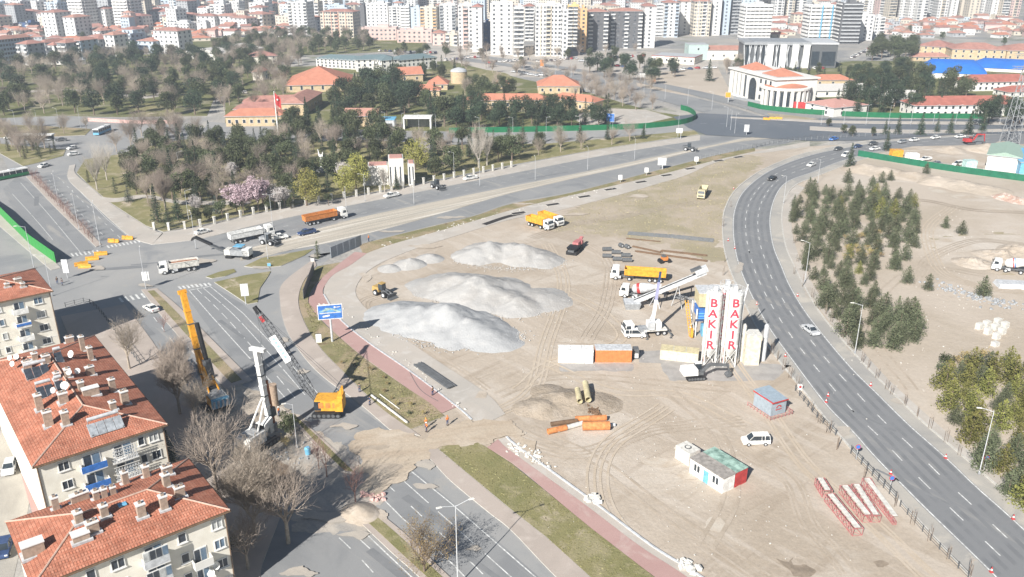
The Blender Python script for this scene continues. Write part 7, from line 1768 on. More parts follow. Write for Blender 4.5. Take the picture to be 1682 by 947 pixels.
# bus shelter
g = G(52,232); bs = thing('bus_shelter', 'long white roofed bus shelter on the upper left street', 'bus shelter', (g.x, g.y, .1), R(2))
q = MB(); q.box((0,0,2.7), (19,3.4,.35), C('white')); q.build('roof', bs)
for x in (-9,-4.5,0,4.5,9): q = MB(); q.box((x,1.2,0), (.2,.2,2.7), C('lgrey')); q.build('post', bs)
q = MB(); q.box((0,1.45,.5), (18,.06,1.9), m_glass); q.build('glazing', bs)
# traffic cones and small road signs
def cone():
    rt = thing('traffic_cone', 'x', 'traffic cone'); q = MB(); q.box((0,0,0),(.5,.5,.05),C('red')); q.lathe([(.2,.05),(.16,.3)],C('red'),n=10); q.lathe([(.105,.55),(.05,.85)],C('red'),n=10); q.build('body', rt)
    q = MB(); q.lathe([(.16,.3),(.105,.55)],C('white'),n=10); q.build('stripe', rt); return rt
CP = Proto(cone())
for i, (x, y) in enumerate([(1463,778),(1553,752),(1628,939),(1664,852),(1430,633),(1357,660),(1310,486),(1207,408),(1196,395),(1205,310),(1360,650),(1243,500),(1290,585)]):
    CP.put(tuple(G(x,y,.056)), 0, 'red and white traffic cone on the edge line of the curved road', 'cones on the edge of the curved road', .95)
def nosign():
    rt = thing('road_sign', 'x', 'road sign'); q = MB(); q.tube((0,0,0),(0,0,2.3),.045,C('lgrey'),n=6); q.build('pole', rt)
    q = MB(); q.tube((0,-.03,2.3),(0,-.07,2.3),.42,C('red'),n=18); q.tube((0,-.07,2.3),(0,-.085,2.3),.33,C('blue'),n=18); q.build('disc', rt); return rt
NP = Proto(nosign())
for x, y, lab in ((1406,754,'round blue and red sign at the start of the mesh fence'),(1616,772,'round blue and red sign beside the right lamp'),(1461,806,'round sign half way down the mesh fence')): NP.put(tuple(G(x,y,.1)), 0, lab, 'round road signs')
q = MB(); g = G(1313,640); q.box((0,0,0),(.8,.5,1.0),C('white')); q.tube((0,-.27,.7),(0,-.33,.7),.25,C('red'),n=12); tag(q.build('warning_box', None, (g.x,g.y,.06)), 'white box with a red disc on the kerb by the kiosk', 'sign')
# manhole like dump truck tarps: trench poles (sapling stakes are in the vegetation part)
# recycling bin
g = G(506,747); q = MB(); q.lathe([(.4,0),(.5,1.1),(.3,1.3)], C('lblue'), n=12); tag(q.build('litter_bin', None, (g.x,g.y,.2)), 'light blue bin on the near median', 'bin')
# ================================================================ vegetation
def leafmat(name, c, c2, sc=.6): return mat(name, c, .8, var=.25, scale=sc, col2=c2, rnd=.22, spec=.2, detail=3)
m_pine = leafmat('pine_needles', (.085,.098,.052), (.155,.17,.10)); m_fir = leafmat('fir_needles', (.028,.048,.03), (.072,.098,.055)); m_ever = leafmat('dark_leaves', (.042,.056,.024), (.105,.12,.056))
m_wil = leafmat('willow_leaves', (.27,.26,.06), (.38,.37,.11)); m_blos = leafmat('pink_blossom', (.56,.40,.44), (.72,.58,.61)); m_blosw = leafmat('pale_blossom', (.46,.42,.40), (.60,.56,.54))
m_bud = leafmat('yellow_buds', (.30,.23,.09), (.42,.33,.15)); m_blue = leafmat('blue_spruce', (.07,.09,.075), (.13,.155,.13)); m_yp = leafmat('yellowish_pine', (.13,.14,.035), (.24,.23,.07))
m_bark = mat('bark', (.17,.13,.10), .95, var=.3, scale=3); m_bark_g = mat('grey_bark', (.33,.275,.225), .95, var=.25, scale=3, rnd=.15); m_bark_p = mat('pale_bark', (.42,.38,.33), .95, var=.2, scale=3); m_bark_r = mat('reddish_twigs', (.22,.13,.11), .95, var=.25, scale=3)
rg = random.Random(5)
def leaf(q, p, s, m, flat=.0):
    n = Vector((rg.gauss(0,1), rg.gauss(0,1), rg.gauss(0,1)+flat)).normalized(); a = n.orthogonal().normalized(); b = n.cross(a); t = rg.uniform(0,6.28)
    u = (a*math.cos(t)+b*math.sin(t))*s*rg.uniform(.6,1.3); v = (b*math.cos(t)-a*math.sin(t))*s*rg.uniform(.35,.8)
    q.add([p-u*.5-v*.3, p+u*.5-v*.5, p+u*.35+v*.5, p-u*.3+v*.4], [(0,1,2,3)], m)
def conifer(h, r, m, nl=1100, s=.34, layers=13, droop=.25, skirt=.10, name='conifer_tree', power=.85, bark=None):
    rt = thing(name, 'x', 'tree'); q = MB(); q.tube((0,0,-.2),(0,0,h*.95),h*.022+.04,bark or m_bark,.03,n=7)
    q.build('trunk', rt); q = MB()
    lob = [(rg.uniform(0,6.28), rg.uniform(.75,1.15)) for _ in range(7)]
    br = []
    for i in range(layers):
        z = h*(skirt+(1-skirt)*(i/layers)**.95); rr = r*(1-(z/h))**power*rg.uniform(.8,1.15)+.12
        k = max(3, int(4+8*rr/r)); a0 = rg.uniform(0,6.28)
        for j in range(k): br.append((z, rr*rg.uniform(.65,1.15), a0+6.28*j/k+rg.uniform(-.25,.25)))
    tot = sum(b[1] for b in br)
    for z, rr, a in br:
        n = max(3, int(nl*rr/tot))
        for _ in range(n):
            t = rg.random()**.55; w = .10+.28*rr*(1-abs(t-.6)); aa = a+rg.gauss(0,.16)
            x, y = math.cos(aa)*rr*t, math.sin(aa)*rr*t
            leaf(q, Vector((x+rg.gauss(0,w*.35), y+rg.gauss(0,w*.35), z-droop*rr*t+rg.gauss(0,.10+.05*rr)+.12*t)), s*(1.1-.35*t), m, .4)
    for _ in range(int(nl*.05)): leaf(q, Vector((rg.gauss(0,.08),rg.gauss(0,.08),h*rg.uniform(.88,1.02))), s*.8, m)
    q.build('crown', rt); return rt
def broad(h, r, m, nl=2200, s=.42, name='evergreen_tree', cz=.6, vr=.42, lobes=9, bark=None, m2=None):
    rt = thing(name, 'x', 'tree'); q = MB(); q.tube((0,0,-.2),(0,0,h*.5),h*.025+.05,bark or m_bark,h*.014+.03,n=7)
    L_ = []
    for i in range(lobes):
        a = rg.uniform(0,6.28); d = r*rg.uniform(.15,.62); z = h*(cz+rg.uniform(-.20,.26)); k = 1-.4*max(0,(z/h-.6)); L_.append((Vector((math.cos(a)*d*k, math.sin(a)*d*k, z)), r*rg.uniform(.34,.56)))
        q.tube((0,0,h*.32), L_[-1][0], .09, bark or m_bark, .03, n=5)
    q.build('trunk', rt); q = MB()
    tot = sum(l[1]**2 for l in L_)
    for c, lr in L_:
        for _ in range(int(nl*lr*lr/tot)):
            d = Vector((rg.gauss(0,1),rg.gauss(0,1),rg.gauss(0,1)*.8)).normalized(); rad = lr*rg.uniform(.62,1.1)*(1+.2*noise.noise(d*3+c))
            leaf(q, c+d*rad, s, m2 if (m2 and rg.random() < .3) else m)
    q.build('crown', rt); return rt
def grow(q, p, d, L, r, lev, m, spread, fol=None, up=.12):
    n = 3 if lev > 1 else 2; cur = p
    for i in range(n):
        nd = (d+Vector((rg.gauss(0,.13),rg.gauss(0,.13),rg.gauss(0,.08)+up))).normalized(); nx = cur+nd*L/n; r2 = r*(1-.5*(i+1)/n)
        q.tube(cur, nx, max(r*(1-.5*i/n), .009), m, max(r2,.006), n=5 if r > .08 else 3, cap=False)
        if lev > 0:
            for _ in range(3 if lev > 1 else 3):
                ax = nd.orthogonal().normalized(); ax.rotate(Matrix.Rotation(rg.uniform(0,6.28), 3, nd)); cd_ = (nd*math.cos(spread)+ax*math.sin(spread)*1.0).normalized()
                if i > 0 or lev > 2 or rg.random() < .6: grow(q, nx, cd_, L*rg.uniform(.5,.72), r2*.6, lev-1, m, spread, fol, up)
        elif fol is not None and rg.random() < .9: fol.append(nx.copy())
        cur, d = nx, nd
def bare(h, lev=3, m=None, spread=.62, name='bare_tree', folm=None, fs=.22, fn=2, fork=.28, r0=None, up=.12):
    rt = thing(name, 'x', 'tree'); q = MB(); th = h*fork; r0 = r0 or h*.018+.03
    q.tube((0,0,-.2),(0,0,th),r0*1.15,m,r0*.9,n=7); q.build('trunk', rt)
    q = MB(); fol = []
    for k in range(5):
        a = 6.28*k/5+rg.uniform(-.4,.4); t = rg.uniform(.28,.65); grow(q, Vector((0,0,th*rg.uniform(.8,1))), Vector((math.cos(a)*math.sin(t),math.sin(a)*math.sin(t),math.cos(t))), h*.42*rg.uniform(.85,1.1), r0*.6, lev, m, spread, fol, up)
    b = q.build('branches' if folm else 'crown', rt)
    if folm:
        q = MB()
        for p in fol:
            for _ in range(fn): leaf(q, p+Vector((rg.gauss(0,.22),rg.gauss(0,.22),rg.gauss(0,.2))), fs, folm)
        q.build('crown', rt)
    return rt
K = {}
K['pine'] = [Proto(conifer(rg.uniform(4.8,6.6), rg.uniform(2.0,2.6), m_pine, 1700, .30, (7,9,8,10,7,9)[i], .15, name='pine_tree', skirt=.09, power=(.42,.55,.36,.5,.4,.6)[i])) for i in range(6)]
K['ypine'] = [Proto(conifer(6.2, 2.5, m_yp, 1300, .36, 11, name='pine_tree', skirt=.07, power=.55)) for i in range(2)]
K['fir'] = [Proto(conifer(rg.uniform(10,13), rg.uniform(2.3,3.0), m_fir, 1200, .45, 15, name='fir_tree')) for i in range(4)]
K['cypress'] = [Proto(conifer(5.5, .95, m_ever, 500, .3, 12, 0, .02, name='cypress_tree', power=.45)) for i in range(2)]
K['ever'] = [Proto(broad(rg.uniform(9.5,12.5), rg.uniform(3.6,4.6), m_ever, 2200, .50, m2=m_pine, cz=.58)) for i in range(5)]
K['umbrella'] = [Proto(broad(10.5, 4.4, m_fir, 1900, .5, name='cedar_tree', cz=.66, lobes=11)) for i in range(3)]
K['bare'] = [Proto(bare(rg.uniform(8.5,11), 3, m_bark_g)) for i in range(5)]
K['barebig'] = [Proto(bare(rg.uniform(8.5,9.5), 4, m_bark_g, .52, up=.2)) for i in range(3)]
K['pale'] = [Proto(bare(11, 3, m_bark_p, .38, up=.25)) for i in range(2)]
K['willow'] = [Proto(broad(9.5, 4.3, m_wil, 2600, .34, 'willow_tree', cz=.55, lobes=12)) for i in range(2)]
K['blossom'] = [Proto(bare(6.5, 3, m_bark_g, .6, 'blossom_tree', m_blos, .3, 3)) for i in range(2)]
K['blossomw'] = [Proto(bare(6.0, 3, m_bark_g, .6, 'blossom_tree', m_blosw, .28, 2)) for i in range(2)]
K['bud'] = [Proto(bare(8.0, 3, m_bark, .6, 'budding_tree', m_bud, .16, 1, fork=.14, up=.05))]
K['spruceblue'] = [Proto(conifer(7, 2.3, m_blue, 900, .34, name='spruce_tree'))]
K['smallred'] = [Proto(bare(3.6, 2, m_bark_r, .6, 'young_tree', r0=.06)) for i in range(3)]
K['bush'] = [Proto(broad(2.4, 1.6, m_ever, 420, .3, 'bush', cz=.5, lobes=6)), Proto(broad(2.0, 1.7, m_pine, 380, .3, 'bush', cz=.5, lobes=6))]
K['dry'] = [Proto(bare(2.2, 2, m_bark_g, .8, 'dry_bush', m_bud, .2, 1, r0=.05))]
def sapling():
    rt = thing('sapling', 'x', 'sapling'); q = MB()
    for s in (-.28,.28): q.tube((s,0,0),(s*1.1,0,2.2+rg.uniform(-.3,.3)),.045,m_bark,n=5)
    q.build('stake', rt); q = MB(); q.tube((0,0,0),(0,.05,3.0),.04,m_bark_g,.012,n=5)
    for k in range(8): a = rg.uniform(0,6.28); z = rg.uniform(1.2,2.8); q.tube((0,0,z),(math.cos(a)*.5,math.sin(a)*.5,z+.6),.015,m_bark_g,.006,n=3)
    q.build('trunk', rt); return rt
K['sapling'] = [Proto(sapling()) for _ in range(2)]
CNT = {}
def put(kind, x, y, label, group, s=1.0, z=.1):
    """x, y: base pixel"""
    g = G(x, y); CNT[kind] = CNT.get(kind, 0)+1
    return rg.choice(K[kind]).put((g.x, g.y, z), rg.uniform(0,6.28), label, group, (s*rg.uniform(.94,1.06), s*rg.uniform(.94,1.06), s))
def inside(p, poly):
    c = False; j = len(poly)-1
    for i in range(len(poly)):
        if (poly[i].y > p.y) != (poly[j].y > p.y) and p.x < (poly[j].x-poly[i].x)*(p.y-poly[i].y)/(poly[j].y-poly[i].y)+poly[i].x: c = not c
        j = i
    return c
ALLT = []
HOLES = [[G(*p).xy for p in h] for h in ([(560,318),(600,272),(700,272),(700,300),(640,312)], [(515,285),(545,285),(545,270),(515,270)], [(466,156),(600,156),(600,130),(466,130)], [(560,214),(700,214),(700,190),(560,192)], [(366,214),(470,214),(470,186),(366,186)], [(560,120),(720,118),(720,100),(520,100),(520,112)], [(880,160),(955,160),(955,142),(880,142)], [(760,186),(980,190),(980,166),(760,166)], [(650,162),(740,160),(740,130),(650,130)])]
def fill(poly, kinds, spacing, srange, where, z=.1, nmax=400, holes=True, jit=.0):
    """kinds: list of (kind, weight, noun)"""
    P = [G(*p).xy for p in poly]; x0, x1 = min(p.x for p in P), max(p.x for p in P); y0, y1 = min(p.y for p in P), max(p.y for p in P); n = 0; fails = 0
    names = [k[0] for k in kinds]; wts = [k[1] for k in kinds]; nouns = {k[0]: k[2] for k in kinds}
    while fails < 500 and n < nmax:
        p = Vector((rg.uniform(x0,x1), rg.uniform(y0,y1)))
        if not inside(p, P): fails += .2; continue
        if (holes and any(inside(p, h) for h in HOLES)) or any((p.x-a)**2+(p.y-b)**2 < (spacing*.5+c)**2 for a, b, c in ALLT): fails += 1; continue
        k = rg.choices(names, wts)[0]; s = rg.uniform(*srange); ALLT.append((p.x, p.y, spacing*.5)); n += 1; CNT[k] = CNT.get(k, 0)+1
        lab = '%s %s' % (nouns[k], where)
        rg.choice(K[k]).put((p.x, p.y, z), rg.uniform(0,6.28), lab, lab.replace('tree', 'trees', 1), (s*rg.uniform(.9,1.12), s*rg.uniform(.9,1.12), s))
    return n
def one(kind, x, y, label, s=1.0, z=.1, r=3.0):
    g = G(x, y); ALLT.append((g.x, g.y, r)); return put(kind, x, y, label, None, s, z)
# near trees by the apartment blocks
one('bare', 213, 606, 'bare round crowned tree at the corner of the long apartment block', 1.0)
one('barebig', 296, 680, 'dense brown bare tree between the long block and the yellow rig', 1.22); one('bare', 322, 700, 'brown bare tree right behind the yellow rig', .85); one('bare', 356, 806, 'dense bare tree between the two front apartment blocks', 1.3)
one('barebig', 420, 882, 'large dense bare tree beside the corner block', 1.3); one('bare', 408, 935, 'bare tree below the large dense one at the bottom edge', .9)
one('bare', 474, 892, 'spreading bare tree reaching over the near carriageway', 1.3); one('bud', 697, 940, 'yellow budding tree on the near median', .95)
one('smallred', 537, 783, 'small bare tree on the near median, left of three', 1.5, .2); one('smallred', 584, 826, 'small bare tree beside the sand heap', 1.7, .2); one('smallred', 524, 770, 'thin bare tree on the near median beside the blue bin', 1.4, .2)
one('fir', 283, 775, 'green fir between the long block and the corner block', .72); one('ever', 478, 715, 'green bush tree at the foot of the white rig', .42); one('bush', 380, 905, 'yellow green shrub by the corner block', .9); one('smallred', 270, 545, 'thin bare tree on the long median, upper', 1.1, .2); one('smallred', 330, 605, 'thin bare tree on the long median, lower', 1.1, .2)
one('cypress', 522, 424, 'small narrow evergreen by the grey sheet hoarding', .85); one('dry', 470, 735, 'dry shrub beside the white rig', .9)
# park centre individuals
one('fir', 278, 374, 'dark green spruce at the park corner nearest the junction', .62); one('barebig', 272, 345, 'big brown bare tree in the corner of the park', 1.15, r=5); one('pale', 160, 312, 'pale leafless tree at the park tip, left', .95); one('pale', 176, 296, 'pale leafless tree at the park tip, right', 1.0)
one('spruceblue', 212, 332, 'blue grey spruce beside the park path', .8); one('cypress', 190, 318, 'narrow dark cypress by the park tip', 1.0); one('cypress', 146, 300, 'small cypress left of the pale trees', .8)
one('blossom', 400, 352, 'pink blossoming tree by the park fence, left', 1.2, r=4); one('blossom', 425, 347, 'pink blossoming tree by the park fence, right', 1.3, r=4); one('blossomw', 452, 343, 'pale lilac flowering tree right of the pink ones', 1.0); one('blossomw', 468, 341, 'white flowering tree beside the yellow willow', .9)
one('willow', 504, 338, 'yellow green willow, the one nearest the junction', 1.3, r=5); one('willow', 585, 312, 'large yellow green willow left of the museum', 1.35, r=5); one('willow', 566, 322, 'yellow green willow leaning beside the large one', 1.1, r=4); one('willow', 682, 280, 'yellow green willow behind the museum', 1.25, r=5)
one('fir', 652, 312, 'dark fir directly in front of the museum', .55); one('pale', 800, 272, 'pale leafless tree by the avenue, left', 1.1); one('pale', 786, 276, 'pale leafless tree by the avenue, farther left', .9); one('blossomw', 322, 352, 'pale flowering shrub tree by the fence', .8); one('blossomw', 382, 300, 'white flowering tree inside the park', 1.0)
one('pale', 632, 316, 'grey green weeping tree in front of the museum', .7)
for i, (x, s) in enumerate(((325,.85),(345,.8),(366,.85),(390,.8),(440,.6),(478,.6),(540,.6))): put('ever', x, 368-i*5, 'low dark evergreen in the hedge along the park fence', 'hedge trees along the park fence', s*.62)
fill([(190,326),(240,240),(330,232),(450,240),(460,300),(430,345),(330,362),(268,374)], [('ever',.50,'dark evergreen tree'),('bare',.22,'bare brown tree'),('fir',.2,'dark fir tree'),('spruceblue',.08,'blue grey spruce tree')], 5.1, (.65,1.0), 'in the middle of the city park')
fill([(440,340),(450,240),(640,236),(700,240),(860,242),(860,264),(740,286),(628,306),(520,328)], [('ever',.50,'dark evergreen tree'),('bare',.18,'bare grey tree'),('fir',.3,'dark fir tree'),('blossomw',.02,'pale flowering tree')], 5.2, (.65,1.05), 'around the museum and monument')
fill([(860,258),(860,236),(1000,226),(1080,224),(1060,232),(950,248)], [('fir',.45,'dark fir tree'),('ever',.25,'dark evergreen tree'),('bare',.3,'bare tree')], 8, (.6,.9), 'on the lawn beside the far avenue', nmax=22)
fill([(455,240),(465,205),(620,208),(640,236),(540,240)], [('fir',.5,'dark fir tree'),('ever',.5,'dark evergreen tree')], 6, (.8,1.1), 'behind the monument')
# upper left park, grove, barracks, right side
fill([(-20,192),(-20,112),(200,96),(420,92),(440,122),(390,150),(345,190),(200,190)], [('ever',.36,'dark evergreen tree'),('bare',.36,'bare brown tree'),('umbrella',.28,'dark cedar tree')], 8.8, (.85,1.25), 'in the upper left park', nmax=330)
fill([(345,84),(430,60),(600,62),(615,84),(520,92),(450,112),(430,94)], [('ever',.4,'dull evergreen tree'),('bare',.4,'grey bare tree')], 9.8, (.9,1.2), 'in the wooded grove behind the school', nmax=150)
fill([(400,150),(440,120),(500,100),(470,130),(470,160),(420,180),(350,186)], [('bare',.8,'bare tree'),('ever',.2,'evergreen tree')], 10, (.8,1.1), 'beside the large stone hall', nmax=50)
fill([(540,180),(590,150),(650,140),(690,170),(740,190),(735,212),(620,190),(560,200)], [('umbrella',.5,'big dark cedar tree'),('fir',.35,'tall dark fir tree'),('ever',.15,'dark evergreen tree')], 7.5, (1.0,1.45), 'in the barracks garden', nmax=70)
fill([(735,205),(750,185),(960,188),(1010,200),(1000,210),(740,216)], [('umbrella',.6,'dark cedar tree'),('fir',.4,'dark fir tree')], 7, (.8,1.15), 'in the row above the green hoarding', nmax=60)
fill([(740,160),(780,140),(840,140),(840,160),(770,172)], [('ever',.7,'evergreen tree'),('bare',.3,'bare tree')], 9, (.8,1.0), 'around the stone tower', nmax=24)
fill([(600,130),(700,122),(760,118),(740,130),(650,138)], [('fir',.5,'dark fir tree'),('ever',.5,'evergreen tree')], 9, (.9,1.1), 'in front of the pale school', nmax=16)
fill([(960,175),(900,140),(1000,150),(1080,180),(1060,184)], [('bare',1,'bare tree')], 8, (.7,.95), 'along the near side of the boulevard', nmax=45)
fill([(740,108),(900,112),(1080,150),(1060,156),(880,128),(740,118)], [('bare',.85,'bare tree'),('ever',.15,'evergreen tree')], 13, (.7,.9), 'on the boulevard medians', nmax=34)
fill([(950,122),(1000,108),(1060,110),(1120,122),(1080,140),(1000,130)], [('umbrella',.5,'cedar tree'),('ever',.5,'evergreen tree')], 12, (.85,1.15), 'between the boulevard and the car park', nmax=26)
fill([(560,92),(750,84),(960,88),(1060,84),(1060,96),(750,104),(600,98)], [('bare',.7,'bare tree'),('ever',.3,'evergreen tree')], 15, (.7,1.0), 'at the foot of the towers', nmax=30)
one('fir', 1164, 133, 'tall fir standing alone on the bare lot', 1.3); one('fir', 1058, 122, 'small fir on the bare lot', .7)
fill([(1370,188),(1376,160),(1440,150),(1500,150),(1560,168),(1560,190),(1450,190)], [('fir',.55,'dark fir tree'),('umbrella',.35,'dark cedar tree'),('ever',.10,'evergreen tree')], 8, (.9,1.25), 'between the white hall and the white school', nmax=60)
fill([(1400,148),(1400,128),(1480,122),(1560,140),(1600,160),(1560,168),(1480,150)], [('ever',.8,'olive evergreen tree'),('umbrella',.2,'cedar tree')], 10, (.95,1.25), 'in the wood before the blue halls', nmax=50)
fill([(1430,100),(1440,78),(1500,78),(1500,100)], [('ever',1,'olive evergreen tree')], 11, (1.0,1.4), 'left of the tan barracks', nmax=20)
fill([(1600,212),(1620,196),(1700,192),(1700,215)], [('umbrella',1,'wide dark pine tree')], 9, (.9,1.2), 'at the right edge above the avenue', nmax=10)
fill([(1180,110),(1215,108),(1215,120),(1190,122)], [('ever',.6,'evergreen tree'),('bare',.4,'bare tree')], 8, (.6,.9), 'left of the grey courthouse', nmax=8)
fill([(1250,124),(1380,116),(1420,124),(1380,130),(1260,132)], [('fir',.4,'small fir tree'),('ever',.6,'evergreen tree')], 10, (.5,.8), 'between the courthouse and the halls', nmax=22)
fill([(1420,60),(1500,40),(1700,42),(1700,80),(1560,66)], [('bare',.8,'bare tree'),('ever',.2,'dark tree')], 18, (.6,.8), 'among the upper right houses', nmax=16)
fill([(0,60),(200,40),(480,34),(480,60),(330,70),(100,70)], [('bare',.8,'bare tree'),('ever',.2,'dark tree')], 22, (.7,.9), 'among the upper left roofs', nmax=18)
# upper left islands
fill([(0,236),(40,238),(100,246),(60,264),(30,262)], [('bare',.4,'bare tree'),('cypress',.6,'narrow cypress tree')], 4.5, (.7,1.1), 'on the upper left traffic island', nmax=18)
fill([(-20,208),(60,208),(145,213),(130,221),(60,223),(-20,224)], [('bare',1,'bare tree')], 8, (.55,.75), 'on the strip behind the bus shelter', nmax=22)
fill([(190,250),(240,215),(300,214),(330,228),(240,240)], [('bare',.85,'bare pinkish tree'),('ever',.15,'evergreen tree')], 7, (.8,1.0), 'at the top of the city park', nmax=30)
# median tree row
a_, b_ = [(52,293),(70,312),(90,333),(112,356),(135,380),(156,402)], 20
L_ = gl(a_, 6); T = length(L_)
for i in range(20):
    p, t = line_at(L_, T*(i+.5)/20); rg.choice(K['smallred']).put((p.x,p.y,.16), rg.uniform(0,6), 'small reddish bare tree in the long row on the left median', 'row of small bare trees on the left median', rg.uniform(.85,1.15))
# dark conifers lining the far right avenue
for i, (x, y, s) in enumerate(((1433,224,.42),(1453,221,.62),(1474,220,.78),(1511,222,.95),(1538,218,.6),(1560,219,.8),(1590,221,1.0),(1613,217,.9),(1400,224,.5),(1385,219,.4),(1360,208,.4),(1395,276,.9),(1455,248,.8))):
    one('fir' if s > .5 else 'ever', x, y, 'dark conifer on the far right avenue, %s from the left' % ORD[i] if i < 9 else ('round dark tree at the left end of the conifer row','round dark tree beside the island','tall conifer rising above the bend','conifer at the end of the dark green hoarding')[i-9], s, .2)
# conifers on the sandy lot and the pine clump
for i, (x, y, s, lab) in enumerate(((1392,300,.95,'tall narrow pine at the top of the clump'),(1448,300,.75,'pine by the earth bank, left of two'),(1462,296,.7,'pine by the earth bank, right of two'),(1432,304,.6,'small pine left of the two by the bank'),(1521,285,.7,'round bush pine by the dark green hoarding'),(1572,278,.5,'small round pine by the hoarding, right'),
     (1328,318,.95,'pine at the top left corner of the clump'),(1552,374,.62,'lone pine in the lot, left of two'),(1579,384,.75,'lone pine in the lot, right of two'),(1490,465,.75,'pine below the clump by the track, left'),(1524,476,.7,'pine below the clump by the track, right'),(1614,486,.95,'pine beside the heap of planks'),(1435,487,.75,'pine standing between the two clumps'))):
    one('pine', x, y, lab, s, .03, r=1.5)
fill([(1300,335),(1320,322),(1390,312),(1440,318),(1500,330),(1505,372),(1512,395),(1500,410),(1470,445),(1452,440),(1440,465),(1400,480),(1350,478),(1325,455),(1312,420),(1300,370)], [('pine',.88,'olive green pine tree'),('ypine',.12,'yellowish pine tree')], 3.4, (.45,1.05), 'in the dense clump inside the bend', .03, 175, False)
fill([(1350,500),(1360,490),(1400,485),(1410,515),(1395,530),(1368,525)], [('pine',1,'olive green pine tree')], 3.2, (.7,1.0), 'in the small group below the clump', .03, 12, False)
fill([(1390,570),(1386,530),(1410,505),(1440,500),(1470,510),(1510,520),(1515,560),(1490,575),(1440,580)], [('pine',1,'olive green pine tree')], 3.1, (.7,1.15), 'in the lower clump beside the lamp', .03, 40, False)
fill([(1550,640),(1580,615),(1640,600),(1720,610),(1740,860),(1680,830),(1660,790),(1620,760),(1590,735),(1560,690)], [('ypine',.5,'yellowish green pine tree'),('pine',.35,'olive pine tree'),('spruceblue',.05,'grey green spruce tree')], 2.9, (.6,1.0), 'in the lower right clump', .03, 75, False)
one('pine', 1655, 812, 'small round pine right of the lamp at lower right', .7, .03); one('pine', 1612, 770, 'tall bare stemmed pine by the right lamp', 1.05, .03)
fill([(1540,610),(1570,585),(1620,590),(1610,600),(1570,615),(1550,630)], [('dry',.6,'dry brown shrub'),('bush',.4,'low olive bush')], 2.0, (.7,1.1), 'at the edge of the lower right clump', .03, 22, False)
fill([(1380,395),(1440,380),(1450,420),(1440,440),(1390,430)], [('dry',1,'dry brown shrub')], 2.2, (.7,1.1), 'in the gap of the pine clump', .03, 20, False)
fill([(545,590),(600,590),(640,625),(700,680),(690,695),(620,650),(560,605)], [('dry',.7,'dry low shrub'),('bush',.3,'small green shrub')], 2.4, (.25,.5), 'on the worn verge beside the sidewalk', .15, 12, False)
SPL = [(1268,582),(1277,592),(1287,607),(1297,621),(1309,637),(1332,674),(1345,695),(1360,711),(1375,738),(1419,786),(1470,832),(1498,862),(1526,889),(1557,918),(1592,948),(1190,430),(1188,452),(1196,475),(1200,340),(1187,372)]
SPR = [(1334,489),(1356,516),(1365,529),(1375,539),(1383,555),(1393,568),(1416,595),(1426,605),(1440,621),(1456,640),(1464,648),(1486,666),(1506,685),(1527,704),(1553,727),(1575,748),(1310,430),(1304,400),(1304,450),(1318,470)]
for x, y in SPL: put('sapling', x, y, 'staked sapling on the left kerb of the curved road', 'saplings along the left kerb', rg.uniform(.75,1.05), .05)
for x, y in SPR: put('sapling', x, y, 'staked sapling on the right kerb of the curved road', 'saplings along the right kerb', rg.uniform(.75,1.05), .08)
for kk_ in K.values():
    for p in kk_: p.drop()
print('TREES', CNT, sum(CNT.values()))
# ground cover: short grass tufts on verges (nobody could count them)
def tufts(name, polys, m, n, h=(.12,.35), z=.15):
    q = MB(); 
    for poly in polys:
        P = [G(*p).xy for p in poly]; x0, x1 = min(p.x for p in P), max(p.x for p in P); y0, y1 = min(p.y for p in P), max(p.y for p in P)
        for _ in range(n):
            p = Vector((rg.uniform(x0,x1), rg.uniform(y0,y1)))
            if not inside(p, P): continue
            hh = rg.uniform(*h); a = rg.uniform(0,6.28); u = Vector((math.cos(a),math.sin(a),0))*rg.uniform(.08,.25)
            q.add([Vector((p.x,p.y,z))-u, Vector((p.x,p.y,z))+u, Vector((p.x+rg.uniform(-.1,.1),p.y+rg.uniform(-.1,.1),z+hh))], [(0,1,2)], m)
    return tag(q.build(name), 'short grass on the verges beside the red path', 'grass', kind='stuff')
tufts('verge_grass', [[(719,740),(785,731),(840,764),(970,871),(1070,949),(968,945),(840,836)], [(571,620),(650,628),(726,684),(700,706),(623,668)], [(526,530),(580,578),(648,626),(571,616)], [(500,500),(508,498),(526,524),(520,560)]], leafmat('grass_blades', (.18,.17,.075), (.28,.25,.13), .4), 2600, (.05,.16))
tufts('field_grass', [[(885,375),(960,337),(1080,302),(1180,264),(1250,260),(1190,340),(1183,425),(1080,398)]], leafmat('dry_blades', (.24,.21,.11), (.36,.31,.19), .1), 5000, (.1,.3), .03)
